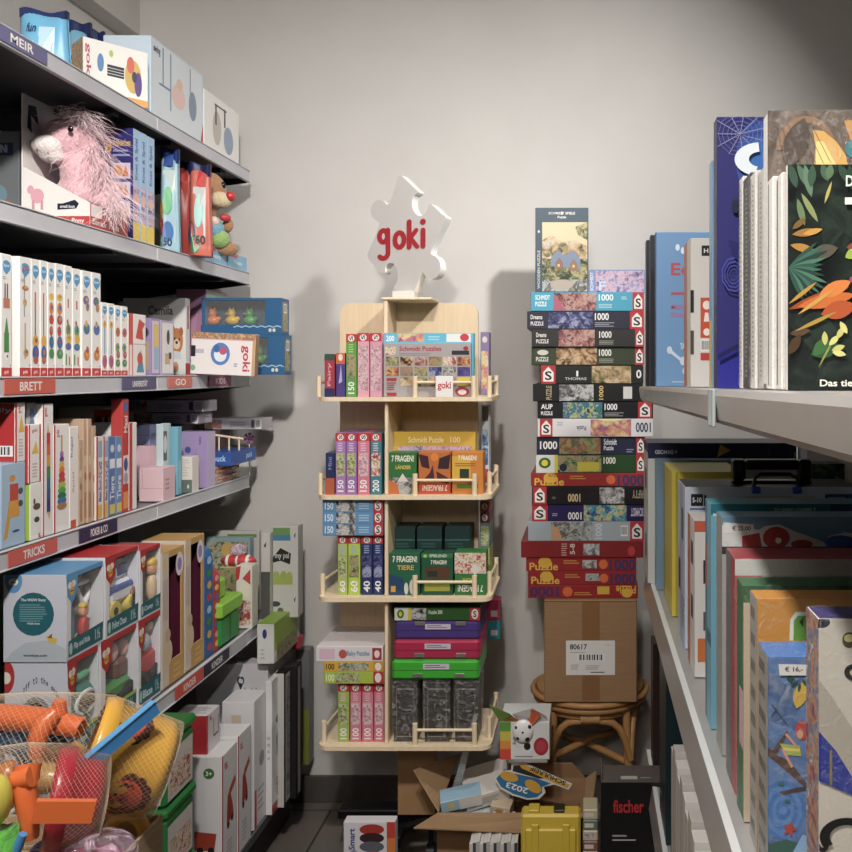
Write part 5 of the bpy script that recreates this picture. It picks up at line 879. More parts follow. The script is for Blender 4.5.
for i, (a_, b_, c_, n_, p_, l_) in enumerate(((335.5, 345.6, 'a878b8', '150', 'lime', 'first violet 150-piece puzzle spine on second stand shelf'), (346.2, 356.6, 'a070b4', '150', 'lime', 'second violet 150-piece puzzle spine on second stand shelf'), (357.6, 369.4, 'd87890', '150', 'rose', 'pink 150-piece puzzle spine on second stand shelf'), (370.4, 381.4, '38808c', '200', 'toysred', 'teal 200-piece puzzle spine on second stand shelf'))):
    fl(l_, 'puzzle_box', 'puzzle', a_, b_, 433, 1, c_, spine(n_, 'e0c8e0', p_))
fl('yellow puzzle box standing behind the three quiz boxes', 'puzzle_box', 'puzzle', 391.5, 475.5, 432, 1, 'd8b020', [('t', 'Schmidt Puzzle', .2, .82, .62, .92, 'f4e8b0'), ('t', '100', .7, .82, .82, .92, 'f4e8b0'), ('r', .08, .3, .95, .76, 'lila')], Y=2.565, dep=.05)
q1 = lambda t_, tc: [('t', '7 FRAGEN!', .1, .78, .9, .93, 'f0ecd8'), ('t', t_, .25, .6, .8, .71, tc)]
fl('green quiz box with mountain picture on second stand shelf', 'quiz_box', 'quiz game', 388.8, 416.5, 452.5, 1, '2c7038', q1('LÄNDER', 'e0c040') + [('r', 0, 0, 1, .4, 'fog'), ('p', [(0, 0), (.4, 0), (.3, .25), (0, .35)], 'c86c2c'), ('p', [(.3, .3), (.5, .5), (.7, .3)], 'd8d0c8')], Y=2.497, dep=.06)
fl('orange-brown quiz box with dark leaf pattern, middle of second stand shelf', 'quiz_box', 'quiz game', 418.5, 450.5, 452, 1, 'c06a24', [('p', [(0, .95), (.3, .9), (.35, .6), (.1, .65)], '402030'), ('p', [(1, .95), (.65, .85), (.6, .6), (.95, .6)], '38242c'), ('p', [(.1, .3), (.35, .5), (.45, .7), (.5, .35)], '4c2430'), ('p', [(.6, .3), (.55, .55), (.9, .4), (.95, .25)], '502c28'), ('e', .5, .88, .12, .1, 'e08030'), ('r', 0, 0, 1, .25, 'c84c28'), ('t', '7 FRAGEN!', .12, .08, .9, .22, 'f0e8d8', 180)], Y=2.497, dep=.06)
fl('orange-yellow quiz box with dark square, right of second stand shelf', 'quiz_box', 'quiz game', 452, 483, 452, 1, 'd08020', [('r', 0, .3, .6, .9, 'd8a828'), ('t', '7 FRAGEN!', .2, .8, .8, .92, 'f4ecd8'), ('r', .25, .38, .55, .6, '283c30'), ('r', .15, .14, .85, .24, '507c28'), ('l', .1, .65, .8, .75, 2, '986820')], Y=2.497, dep=.06)
b = MB(); Yq = 2.70; b.box(PX(481.5, Yq), PX(489, Yq), Yq, Yq + .05, ZS[1], PZ(405, Yq), 'd8dce0', c=.001); b.face('F', PX(481.5, Yq), PX(489, Yq), Yq, Yq + .05, ZS[1], PZ(405, Yq), [('r', .1, .25, .9, .7, 'blue'), ('r', .1, .03, .9, .2, 'c04040'), ('r', .1, .8, .9, .98, '8c9094')])
o = b.link('figure_pack'); tag(o, 'tall white pack with blue print at the right rear of second stand shelf', 'toy box')
for i, (a_, b_, y_, c_, p_, n_, l_) in enumerate(((337.8, 347.2, 536, 'b0c058', 'lime', '60', 'yellow-green 60-piece puzzle spine, leftmost on third stand shelf'), (348.2, 360, 536, 'b4d038', 'farm', '60', 'brighter lime 60-piece puzzle spine on third stand shelf'), (361.3, 372.3, 536, '28386c', 'night', '40', 'navy 40-piece puzzle spine, left of the pair'), (373, 383, 536, '28386c', 'night', '40', 'navy 40-piece puzzle spine, right of the pair by the divider'))):
    fl(l_, 'puzzle_box', 'puzzle', a_, b_, y_, 2, c_, spine(n_, 'a0b0d0', p_), Y=2.50)
def flat_(nm, label, x0, x1, yt, yb, base, dec, Y=2.486, dep=.18, group=None, **k): return FB(nm, label, 'puzzle', x0, x1, yt, Y, None, base, {'F': dec}, dep, group=group, yb=yb, **k)
bp = [('r', .84, 0, 1, 1, 'b82c34'), ('e', .92, .5, .055, .4, 'e8e0dc'), ('t', 'S', .89, .2, .95, .8, '281c1c'), ('t', '150', .04, .2, .18, .8, 'd8e8f4'), ('r', .23, .05, .55, .95, 'grey'), ('l', .6, .2, .8, .8, 3, 'a8c8e0')]
for i in range(3): flat_('puzzle_box', ('lowest', 'middle', 'topmost')[i] + ' of three light blue 150-piece puzzles lying flat', 322.5, 382.8, 535.6 - 11.9 * (i + 1), 535.7 - 11.9 * i, '5c90bc', bp, group='light blue 150-piece puzzles')
tin = [('r', 0, .78, 1, .8, '487870'), ('l', .15, .66, .85, .75, 2, '386860'), ('r', .1, .0, .9, .42, '687888')]
for i, (a_, b_) in enumerate(((392, 415), (417, 442), (444.8, 470))): fl('dark green tin with pale window behind the quiz boxes, ' + ('left', 'middle, with white price tag', 'right')[i], 'green_tin', 'tin', a_, b_, 527, 2, '1f3e3c', tin + ([('r', .5, .5, .75, .58, 'e0dcd8')] if i == 1 else []), Y=2.575, dep=.09, group='dark green tins', per={'T': '2c4c48'})
fl('green quiz box with penguins on third stand shelf', 'quiz_box', 'quiz game', 389.5, 420, 553, 2, '1f6448', q1('TIERE', 'e0a838') + [('p', [(0, .0), (.5, 0), (.45, .4), (0, .5)], '24486c'), ('e', .75, .2, .1, .18, 'd8d4c8'), ('e', .55, .16, .07, .14, 'd8d4c8'), ('e', .8, .36, .05, .06, '20242c'), ('r', .05, .08, .2, .22, 'd8a030')], Y=2.497, dep=.055)
fl('green quiz box with wooden tray picture, middle of third stand shelf', 'quiz_box', 'quiz game', 421.3, 453, 553.5, 2, '1c5840', [('r', 0, .9, 1, 1, '387848'), ('e', .12, .94, .06, .04, '90d040'), ('t', 'SPIELEND', .25, .91, .8, .98, 'c8e0c8'), ('t', '7 FRAGEN!', .3, .74, .8, .84, 'f0ecd8'), ('r', .12, .4, .88, .68, '5c3c28'), ('r', .2, .44, .5, .58, '2c3430'), ('r', .1, .1, .9, .3, 'a8b038')], Y=2.497, dep=.055)
fl('green upside-down quiz box with cookie picture, right of third stand shelf', 'quiz_box', 'quiz game', 454.6, 486, 552, 2, '2c7838', [('r', 0, .5, 1, .98, 'toysred'), ('p', [(.5, .6), (.65, .45), (.8, .6), (.65, .75)], 'd8d4cc'), ('t', '7 FRAGEN!', .1, .08, .9, .24, 'f0f0e8', 180), ('t', 'EUROPA', .25, .3, .7, .4, 'd8c040', 180)], Y=2.497, dep=.055)
for i, (y0_, y1_, c_) in enumerate(((570, 595.9, '98b048'), (548, 570, 'a8b450'), (523, 548, '688080'), (512, 523, '6c2434'), (501, 512, 'a82c34'))):
    Yq = 2.64; z0_ = ZS[2] if i == 0 else PZ(y1_, Yq)
    prod('puzzle_box', ('lime box at the bottom', 'pale green box second from the bottom', 'grey-green box in the middle', 'dark red box second from the top', 'red box on top') [i] + ' of the narrow pile, right rear of the stand', 'puzzle', PX(480, Yq), PX(489.5, Yq), Yq, Yq + .1, z0_, PZ(y0_, Yq) - .0003, c_, {'F': [('e', .5, .5, .3, .3, 'e0d8d0'), ('t', 'S', .35, .3, .65, .7, '282020')] if i > 2 else [('r', .1, .1, .9, .9, 'lime')]}, group='narrow pile on the stand')
for i, (a_, b_, c_, p_) in enumerate(((338, 349, 'a0bc48', 'lime'), (350.2, 361, 'd87c90', 'rose'), (362, 373, 'd87c90', 'rose'), (374, 384, 'd87488', 'rose'))):
    fl(('yellow-green 100-piece puzzle spine on the lowest stand shelf', 'left pink 100-piece puzzle spine on the lowest stand shelf', 'middle pink 100-piece puzzle spine on the lowest stand shelf', 'right pink 100-piece puzzle spine on the lowest stand shelf')[i], 'puzzle_box', 'puzzle', a_, b_, 684, 3, c_, spine('100', 'e8c0c8', p_), Y=2.50, group='upright 100-piece puzzles' if i else None)
flat_('puzzle_box', 'lime 100-piece puzzle lying on the upright pink ones', 323.6, 383.5, 671.7, 683.8, 'a8c038', [('t', '100', .04, .2, .18, .8, 'e8f0c8'), ('r', .2, .1, .6, .9, 'lime'), ('r', .83, 0, 1, 1, 'b82c34'), ('e', .91, .5, .055, .4, 'e8e0dc')])
flat_('puzzle_box', 'yellow 100-piece puzzle under the white lilac-printed box', 323.6, 383.5, 661.7, 671.6, 'd8a820', [('t', '100', .04, .2, .18, .8, '403020'), ('r', .25, .1, .75, .9, 'dino'), ('r', .83, 0, 1, 1, 'c8901c'), ('e', .91, .5, .055, .4, 'e8e0dc')])
flat_('puzzle_box', 'white box with lilac print topping the left pile on lowest stand shelf', 316, 383, 646.5, 661.6, 'ddd6d8', [('r', .05, .15, .28, .85, 'd8b8c8'), ('e', .4, .5, .06, .3, 'c05048'), ('t', 'Baby Puzzles', .46, .3, .8, .7, '488cb0'), ('r', .84, .1, .98, .9, 'a83440'), ('e', .91, .5, .04, .25, 'e8d8d4')], dep=.28)
for i, (a_, b_) in enumerate(((392, 418), (423, 450.5), (453.5, 479))):
    Yq = 2.497; xa, xb = PX(a_, Yq), PX(b_, Yq); t = thing('wrapped_black_box', ('left', 'middle', 'right')[i] + ' one of three dark boxes in crinkled clear bags', 'box', ((xa + xb) / 2, Yq + .05, ZS[3]), group='dark boxes in clear bags'); zt_ = PZ(681, Yq)
    b = MB(); L = (xa + .004, xb - .004, Yq + .004, Yq + .1, ZS[3], zt_ - .006); b.box(*L, '332e2c'); b.face('F', *L, [('r', .12, .08, .88, .1, '8c847c'), ('r', .12, .88, .88, .9, '8c847c'), ('r', .12, .08, .14, .9, '8c847c'), ('r', .86, .08, .88, .9, '8c847c')]); kid(b, 'box', t)
    b = MB(); n = 9; rr = random.Random(i); vs = []; 
    for j in range(n + 1):
        for k in range(24):
            a = 2 * pi * k / 24; w_, d_ = (xb - xa) / 2, .054; cx_ = (xa + xb) / 2; s_ = max(abs(cos(a)), abs(sin(a))); vs.append((cx_ + w_ * cos(a) / s_ + rr.uniform(-.001, .001), Yq + .053 + d_ * sin(a) / s_ + rr.uniform(-.0015, .0015), ZS[3] + .001 + (zt_ - ZS[3] - .002) * j / n))
    b.add(vs, [(j * 24 + k, j * 24 + (k + 1) % 24, (j + 1) * 24 + (k + 1) % 24, (j + 1) * 24 + k) for j in range(n) for k in range(24)], A['crinkle']); b.add(vs[-24:], [tuple(range(24))], A['crinkle']); kid(b, 'clear_bag', t, 'crinkled clear plastic bag')
def case_(label, x0, x1, yt, yb, col, flip=False):
    Yq = 2.50; xa, xb, za, zt_ = PX(x0, Yq), PX(x1, Yq), PZ(yb, Yq), PZ(yt, Yq); t = thing('toy_suitcase', label, 'suitcase', ((xa + xb) / 2, Yq + .1, za), group='coloured cardboard suitcases'); b = MB()
    b.box(xa, xb, Yq, Yq + .2, za, zt_ - .0003, mat(col, .35), c=.008); h = zt_ - za; b.face('F', xa, xb, Yq, Yq + .2, za, zt_, [('r', .005, .48, .995, .5, '201c28'), ('r', .36, .55, .66, .82, 'c8c0d0'), ('l', .38, .6, .62, .78, 2, '706880')]); cs_ = kid(b, 'case', t)
    for u in (.24, .72):
        q_ = MB(); x_ = xa + (xb - xa) * u; zc = za + h * (.25 if not flip else .85); q_.box(x_, x_ + .03, Yq - .003, Yq, zc - .006, zc + .006, mat('c8c4bc', .3, .8, 'metal'), c=.001); kid(q_, 'clasp', cs_, 'metal clasp')
case_('green toy suitcase, lowest of three coloured ones', 391.5, 479, 660, 680.5, '2fae1c'); case_('crimson toy suitcase, middle of three coloured ones', 393.5, 480, 640, 660, 'b0204c'); case_('purple toy suitcase, top of three coloured ones', 394.5, 479.5, 620.5, 640, '4c3880', True)
flat_('puzzle_box', 'green tractor puzzle box lying on the purple suitcase', 394.5, 480, 607.6, 620.4, '2c5c28', [('r', 0, 0, .16, 1, 'd8dccc'), ('e', .07, .5, .04, .35, '2c6c28'), ('e', .07, .5, .02, .2, 'e0c830'), ('r', .16, 0, .2, 1, 'd8c030'), ('r', .2, .05, .37, .95, 'grey'), ('t', 'Puzzle 200', .4, .5, .56, .8, 'd8e0d0'), ('r', .88, 0, 1, 1, 'b82c34'), ('e', .94, .5, .04, .4, 'e8e0dc'), ('t', 'S', .92, .25, .96, .75, '201818')], Y=2.50)
for i, (y0_, y1_, c_) in enumerate(((621, 639, '1f8c9c'), (600, 621, 'b02c54'))):
    Yq = 2.72; b = MB(); L = (PX(487, Yq), PX(500, Yq), Yq, Yq + .05, PZ(y1_, Yq), PZ(y0_, Yq)); b.box(*L, c_, faces={'L': 'c06830'}); b.face('F', *L, [('r', .3, .2, .8, .5, 'e0d0d0')]); tag(b.link('hanging_pack'), ('teal pack below the crimson one at the right of the stand', 'crimson pack hanging under the third stand shelf edge')[i], 'pack')
# ================================================================ PUZZLE TOWER ON CARTON AND STOOL
YT = 2.70
def th(c='f4f0e8'): return c
def sm(lb, u0, flip=False, w=.09): # white S logo on red
    return [('r', u0, 0, u0 + w, 1, 'bc2630'), ('p', [(u0 + w * .14, .12), (u0 + w * .86, .12), (u0 + w * .86, .62), (u0 + w * .5, .92), (u0 + w * .14, .62)] if not flip else [(u0 + w * .14, .88), (u0 + w * .86, .88), (u0 + w * .86, .38), (u0 + w * .5, .08), (u0 + w * .14, .38)], 'f0ece8'), ('t', 'S', u0 + w * .26, .2, u0 + w * .74, .68, '261c1e', 180 if flip else 0)]
def t1(col, pic, p0, p1, txt, tc='f0f0f0', num=(.6, .76), lb='SCHMIDT', fl=False):
    d = [('r', p0, .04, p1, .96, pic), ('t', '1000', num[0], .5, num[1], .86, tc, 180 if fl else 0), ('l', num[0], .12, num[0] + .13, .4, 3, tc), ('t', txt, .03 if not fl else .8, .2, .15 if not fl else .93, .75, tc, 180 if fl else 0)]; return d
rp = [('e', .17, .62, .06, .42, 'e0b020'), ('t', 'Puzzle', .03, .05, .29, .62, 'e8b428'), ('t', '1000', .76, .05, .99, .85, '28386c'), ('e', .7, .5, .04, .35, 'e06828'), ('l', .34, .5, .5, .85, 2, 'd09038'), ('t', 'AUTO', .15, .7, .22, .95, 'a82028')]
rpf = [('t', '1000', .02, .1, .28, .85, '28386c', 180), ('e', .36, .5, .045, .38, 'e06828'), ('r', .63, .3, .74, .9, 'd8b020'), ('t', 'Puzzle', .8, .35, .98, .95, 'e8b428', 180), ('e', .9, .4, .05, .35, 'e0b020'), ('l', .42, .2, .58, .5, 2, 'd09038')]
T_ = [
 (528, 638, 583, 596.2, '9c1c22', rpf, 'red 1000-piece puzzle lying upside down at the very bottom of the tower'),
 (528, 636.5, 569.7, 583, '9c1c22', rp[:5] + [('r', .53, .3, .66, .85, 'fog')], 'red 1000-piece puzzle with yellow lettering, second from the bottom of the tower'),
 (526, 636.5, 556, 569.7, '9c1c22', rp[:5] + [('r', .51, .2, .64, .8, 'grey')], 'red 1000-piece puzzle with yellow lettering, third from the bottom of the tower'),
 (521, 643.5, 539.5, 556, '8a1a20', [('l', .33, .1, .38, .9, 6, 'c8a8a0'), ('t', '5-8', .4, .2, .44, .85, 'd8d0cc', 90), ('r', .51, .15, .64, .85, 'grey'), ('e', .9, .4, .03, .3, 'c83838')], 'widest red wrapped puzzle sticking out of the tower'),
 (528, 644, 520, 539.5, 'a8b4bc', [('r', .2, .02, .56, .98, 'fog'), ('p', [(.2, .02), (.3, .02), (.26, .7), (.2, .8)], 'c89870'), ('t', '1000', .58, .1, .64, .9, 'd0d8e0', 90), ('b', .8, .25, .86, .8)] + sm(0, .88, w=.12), 'pale grey puzzle with landscape strip in the tower'),
 (532, 644.5, 503.2, 520, '2a1c58', [('r', .46, .03, .84, .97, 'neon'), ('t', '1000', .32, .1, .44, .55, 'f0f0f0', 180), ('l', .18, .3, .24, .5, 2, 'b0a8d0'), ('t', 'SCHMIDT', .88, .3, .99, .8, 'e0dcf0', 180)] + sm(0, 0, w=.14), 'dark violet puzzle with glowing picture strip in the tower'),
 (532, 644.5, 485.2, 503, '151216', [('r', .5, .05, .82, .95, 'grey'), ('r', .5, .05, .6, .95, '1c181c'), ('t', '1000', .32, .15, .43, .6, 'e0c890', 180), ('l', .18, .3, .22, .45, 2, '908878'), ('t', 'FIFTY', .89, .35, .99, .8, 'b0a088', 180)] + sm(0, .01, w=.12), 'black puzzle with pale portrait strip, above the violet one'),
 (531, 645, 472, 485, 'a02424', rp, 'red 1000-piece puzzle in the middle of the tower, under green tractor puzzle'),
 (536, 645, 454, 471.8, '1f4820', [('r', 0, 0, .17, 1, 'dcdcd4'), ('e', .08, .55, .055, .3, '286828'), ('e', .08, .55, .03, .18, 'e8cc20'), ('r', .17, 0, .2, 1, 'd8c828'), ('r', .2, .04, .6, .96, 'farm'), ('r', .38, .1, .58, .6, 'd0c028'), ('e', .25, .3, .035, .22, '1c2c44'), ('t', '1000', .62, .5, .73, .88, 'f0f0e8')] + sm(0, .92, w=.08), 'green puzzle with tractor picture and yellow stripe'),
 (536.6, 645, 436, 453.8, '202744', [('t', '1000', .03, .3, .19, .75, 'f0ece4'), ('r', .21, .04, .59, .96, 'terr'), ('t', 'Schmidt', .62, .55, .74, .88, 'e8e8f0'), ('t', 'Puzzle', .62, .25, .71, .5, 'e8e8f0'), ('l', .83, .1, .9, .35, 2, '9098b0')] + sm(0, .92, w=.08), 'navy puzzle with farmyard strip and 1000 at its left'),
 (537.6, 653, 418, 435.8, 'e2dfe2', [('r', .46, .03, .81, .97, 'candy'), ('e', .63, .95, .1, .05, 'f0e890'), ('t', 'Puzzle', .34, .35, .42, .6, '58588c', 180), ('t', '1000', .85, .25, .98, .8, '28305c', 180), ('l', .17, .6, .24, .85, 2, 'b0b0b8')] + sm(0, .02, w=.11), 'white puzzle with rainbow swirl lying upside down in the tower'),
 (537.6, 653, 400.8, 417.8, '101416', [('r', .22, .04, .56, .96, 'dragon'), ('t', 'AUP', .03, .55, .13, .85, 'f0f0f0'), ('t', 'PUZZLE', .03, .2, .13, .42, 'f0f0f0'), ('t', '1000', .58, .5, .69, .88, 'f0f0f0'), ('l', .58, .12, .75, .38, 3, 'a0a0a0')] + sm(0, .87, w=.12), 'black puzzle with blue-green glowing creatures'),
 (533, 643, 383.5, 400.7, '17161a', [('r', .24, .03, .55, .97, 'grey'), ('t', '1000', .6, .1, .64, .9, 'd8c070', 90), ('t', 'PUZZLE', .12, .1, .17, .9, 'b8a878', 90), ('r', .82, .15, .9, .85, 'd8d8d4')], 'black puzzle with grey lion face strip'),
 (540, 643.5, 364.8, 383.3, '1e211f', [('r', .5, .04, .88, .96, 'cottage'), ('t', 'THOMAS', .24, .2, .45, .35, 'c8c8c4'), ('t', '1', .35, .4, .37, .7, 'f0f0f0'), ('t', '0', .93, .3, .98, .75, 'f0f0f0')] + sm(0, .01, w=.14), 'dark puzzle with red logo at its left end and country path picture'),
 (531.5, 644, 346.8, 364.6, '34402a', [('r', .22, .03, .58, .97, 'sunset'), ('t', 'PUZZLE', .04, .2, .15, .45, 'e8e8e0'), ('e', .1, .7, .05, .15, 'd0d0c0'), ('t', '1000', .6, .5, .71, .88, 'e8e8e0'), ('l', .6, .12, .75, .38, 3, 'a0a090')] + sm(0, .92, w=.08), 'olive green puzzle with golden light strip'),
 (531.8, 644, 329, 346.6, '2a2a2a', [('r', .24, .03, .56, .97, 'pinkwood'), ('t', 'PUZZLE', .04, .2, .15, .42, 'e8e8e0'), ('t', 'Dreams', .04, .55, .13, .8, 'e8e8e0'), ('t', '1000', .6, .5, .71, .88, 'e8e8e0'), ('l', .6, .12, .75, .38, 3, 'a0a090')] + sm(0, .92, w=.08), 'charcoal puzzle with pink forest strip'),
 (527, 644, 311, 328.8, '25253a', [('r', .18, .04, .56, .96, 'night'), ('t', 'PUZZLE', .03, .2, .14, .42, 'e8e8e8'), ('t', 'Dreams', .03, .55, .13, .8, 'e8e8e8'), ('t', '1000', .58, .5, .7, .9, 'f0f0f0'), ('l', .58, .12, .75, .4, 3, 'a0a0b0')] + sm(0, .88, w=.12), 'dark violet puzzle with blue sleeping figure strip, second under the upright box'),
 (530.6, 644, 292, 310.8, '3aa5c4', [('r', .2, .03, .58, .97, 'pinkwood'), ('p', [(.2, .03), (.3, .03), (.25, .6), (.2, .7)], 'b85878'), ('t', 'SCHMIDT', .04, .6, .17, .85, 'f0f8f8'), ('t', 'PUZZLE', .04, .25, .14, .5, 'f0f8f8'), ('t', '1000', .6, .55, .73, .9, 'f0f8f8'), ('l', .6, .15, .74, .4, 3, 'b8e0ec'), ('l', .8, .6, .86, .8, 2, 'b8e0ec')] + sm(0, .9, w=.1), 'cyan puzzle with rosy picture, directly under the upright box')]
zT = .828; cuts = [PZ(t_[3], YT) for t_ in T_] + [PZ(292, YT)]; off = zT + .0005 - cuts[0]
rz = random.Random(11)
for i, (x0, x1, yt, yb, c_, d_, l_) in enumerate(T_):
    j = rz.uniform(-.006, .006)
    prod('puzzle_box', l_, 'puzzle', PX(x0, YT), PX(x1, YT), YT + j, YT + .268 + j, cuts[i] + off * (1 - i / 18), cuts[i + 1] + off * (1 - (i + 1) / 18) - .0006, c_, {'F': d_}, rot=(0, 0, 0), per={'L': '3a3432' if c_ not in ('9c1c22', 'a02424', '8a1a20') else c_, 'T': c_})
ztop = cuts[-1]; YU = 2.74
prod('puzzle_box', 'upright slate-framed puzzle box with cottage painting on top of the tower', 'puzzle', PX(535.3, YU), PX(588.4, YU), YU, YU + .06, ztop, PZ(207.7, YU), '3c5262', {'F': [('r', .13, .02, .98, .83, 'd9c9a0'), ('r', .13, .02, .98, .45, 'forest'), ('r', .13, .02, .98, .16, 'fog'), ('p', [(.13, .45), (.13, .62), (.3, .68), (.5, .6), (.75, .62), (.98, .55), (.98, .4), (.13, .4)], 'cottage'), ('p', [(.98, .83), (.98, .62), (.8, .68), (.75, .78)], 'forest'), ('p', [(.3, .32), (.3, .42), (.42, .5), (.55, .44), (.72, .5), (.85, .4), (.85, .28)], '7c8ca8'), ('p', [(.38, .28), (.38, .36), (.45, .42), (.52, .36), (.52, .28)], '8c6c58'), ('p', [(.65, .26), (.65, .34), (.72, .4), (.8, .34), (.8, .26)], '94745c'), ('r', .42, .31, .46, .34, 'f0c860'), ('r', .7, .3, .74, .33, 'f0c860'), ('e', .5, .1, .22, .06, 'b8a898'), ('t', 'SCHMIDT SPIELE', .25, .92, .75, .95, 'e8e4e0'), ('e', .5, .935, .02, .02, 'e8e4e0'), ('t', 'Puzzle', .42, .875, .58, .905, 'e8e4e0'), ('t', 'WOODEN PUZZLE', .04, .05, .09, .5, 'd0ccc8', 90), ('e', .065, .72, .02, .015, 'e0e0e0')]})
prod('puzzle_box', 'pale violet puzzle lying beside the upright box on top of the tower', 'puzzle', PX(589, YU), PX(645, YU), YU, YU + .2, ztop, PZ(269.7, YU), '8090c0', {'F': [('r', .12, .05, .98, .95, 'lila'), ('t', 'SCHMIDT', .02, .1, .08, .9, 'e0e4f4', 90), ('t', 'F', .18, .1, .3, .5, 'c8d8f0')]})
# carton under the tower
YCt = 2.68; t = thing('shipping_carton', 'brown cardboard carton with white 80617 label on the rattan stool', 'carton', (PX(590.5, YCt), YCt + .14, .5045)); L = (PX(544, YCt), PX(637, YCt), YCt, YCt + .30, .5045, .8275)
b = MB(); b.box(*L, carton, c=.003); b.face('F', *L, [('r', 0, .985, 1, .992, '5c4430')]); cb_ = kid(b, 'carton_body', t)
b = MB(); b.face('F', *L, [('r', .41, .02, .60, .985, mat('8f6439', .3))]); kid(b, 'packing_tape', cb_, 'brown packing tape')
b = MB(); L2 = (PX(566, YCt), PX(615, YCt), YCt - .0012, YCt - .0004, PZ(675, YCt), PZ(640.5, YCt)); b.box(*L2, 'e6e4e2', c=.0002); b.face('F', *L2, [('t', '80617', .08, .74, .43, .9, '28282a'), ('b', .22, .4, .8, .62), ('l', .08, .64, .4, .68, 1, 'a0a0a0'), ('l', .1, .15, .3, .32, 3, 'b0b0b0'), ('l', .4, .15, .7, .3, 3, 'b0b0b0'), ('l', .5, .05, .9, .12, 1, '707070'), ('l', .8, .86, .95, .89, 1, 'a0a0a0')]); kid(b, 'address_label', cb_, 'white label with 80617 and barcode')
# rattan stool
SXc, SYc = PX(590, 2.78), 2.85; t = thing('rattan_stool', 'round rattan stool with arched legs carrying the carton', 'stool', (SXc, SYc, 0)); Rr = .17
ring = lambda r, z, n=32: [(SXc + r * cos(2 * pi * i / n), SYc + r * .9 * sin(2 * pi * i / n), z) for i in range(n + 1)]
b = MB(); b.tube(ring(.178, .472), .0125, rattan, 10, False); b.tube(ring(.19, .492), .010, rattan, 8, False); b.tube(ring(.16, .447), .010, rattan, 8, False); kid(b, 'seat_rim', t)
b = MB(); b.prism([(SXc + .178 * cos(2 * pi * i / 32), SYc + .16 * sin(2 * pi * i / 32)) for i in range(32)], 'z', .488, .5035, rattan); kid(b, 'seat', t)
lg = []
for k in range(4):
    a = pi / 4 + k * pi / 2; ca, sa = cos(a), sin(a); top = Vector((SXc + .165 * ca, SYc + .15 * sa, .47)); ft = Vector((SXc + .215 * ca, SYc + .195 * sa, 0)); lg.append((top, ft))
    b = MB(); b.tube([top, top.lerp(ft, .35) + Vector((ca, sa, 0)) * -.012, top.lerp(ft, .7), ft], .0135, rattan, 10); kid(b, 'leg', t)
for k in range(4):
    (t0, f0), (t1_, f1) = lg[k], lg[(k + 1) % 4]; p0 = t0.lerp(f0, .36); p1 = t1_.lerp(f1, .36); b = MB(); pts = []
    for i in range(13):
        s = i / 12; p = p0.lerp(p1, s); p.z = p0.z + (.432 - p0.z) * (1 - (2 * s - 1) ** 4); o_ = Vector((p.x - SXc, p.y - SYc, 0)); o_.normalize(); p += o_ * .02 * sin(pi * s); pts.append(p)
    b.tube(pts, .0115, rattan, 10); ab_ = kid(b, 'arched_brace', t)
    q_ = MB(); m0 = pts[6]; q_.tube([m0 + Vector((0, -.03, .014)) if k % 2 else m0 + Vector((-.03, 0, .014)), m0 + Vector((0, .03, .014)) if k % 2 else m0 + Vector((.03, 0, .014))], .022, mat('c8985c', .5, 0, 'wood'), 12); kid(q_, 'cane_binding', ab_)
b = MB(); za = .33
for k in (0, 1): p0 = lg[k][0].lerp(lg[k][1], .35); p1 = lg[k + 2][0].lerp(lg[k + 2][1], .35); p0.z -= .018 * k; p1.z -= .018 * k; b.tube([p0, p0.lerp(p1, .5) + Vector((0, 0, .012)), p1], .0115, rattan, 10)
kid(b, 'cross_brace', t)
# ================================================================ CLUTTER ON THE FLOOR
Yk = 2.36
prod('shape_game_box', 'small white game box with red and grey ovals and rainbow edge on the floor', 'game', PX(343.5, Yk), PX(395, Yk), Yk, Yk + .035, .0, PZ(822, Yk), 'dddbe0', {'F': [('r', .84, 0, 1, 1, 'candy'), ('r', .84, .85, 1, 1, 'c83828'), ('r', .84, .7, 1, .85, 'd87828'), ('r', .84, .55, 1, .7, 'd8b828'), ('e', .55, .93, .24, .05, 'b03028'), ('e', .55, .85, .24, .05, '3c2424'), ('e', .55, .77, .24, .05, '606470'), ('t', 'Smart', .1, .74, .22, .94, '28408c', 90), ('e', .2, .68, .1, .06, '8890b0'), ('e', .6, .68, .2, .05, 'c84840'), ('r', .1, .3, .8, .6, 'toys')]})
# open carton with flaps
YO = 2.46; t = thing('open_carton', 'open cardboard carton with spread flaps on the floor, full of odds and ends', 'carton', (PX(508, YO), 2.6, 0)); x0, x1 = PX(437, YO), PX(585, YO); zt_ = PZ(813, YO)
for nm, L in (('side_wall', (x0, x1, YO, YO + .004, 0, zt_)), ('side_wall', (x0, x1, 2.676, 2.68, 0, zt_)), ('side_wall', (x0, x0 + .004, YO + .004, 2.676, 0, zt_)), ('side_wall', (x1 - .004, x1, YO + .004, 2.676, 0, zt_)), ('bottom', (x0 + .004, x1 - .004, YO + .004, 2.676, 0, .004))):
    b = MB(); b.box(*L, carton); kid(b, nm, t)
def quad(pts, th_, m, name, par, lab=None):
    P_ = [Vector(p) for p in pts]; n_ = (P_[1] - P_[0]).cross(P_[2] - P_[0]).normalized() * th_; b = MB(); b.add(P_ + [p + n_ for p in P_], [(0, 1, 2, 3), (7, 6, 5, 4), (0, 4, 5, 1), (1, 5, 6, 2), (2, 6, 7, 3), (3, 7, 4, 0)], m); return kid(b, name, par, lab) if par else b
quad([(x0, YO + .01, zt_), (x0, 2.67, zt_), PP(460, 753, 2.74), PP(413, 770, 2.52)], .004, carton_in, 'flap', t)
quad([(x1, YO + .01, zt_), (x1, 2.67, zt_), (x1 + .035, 2.67, zt_ + .025), (x1 + .02, YO + .01, zt_ + .015)], .004, carton_in, 'flap', t)
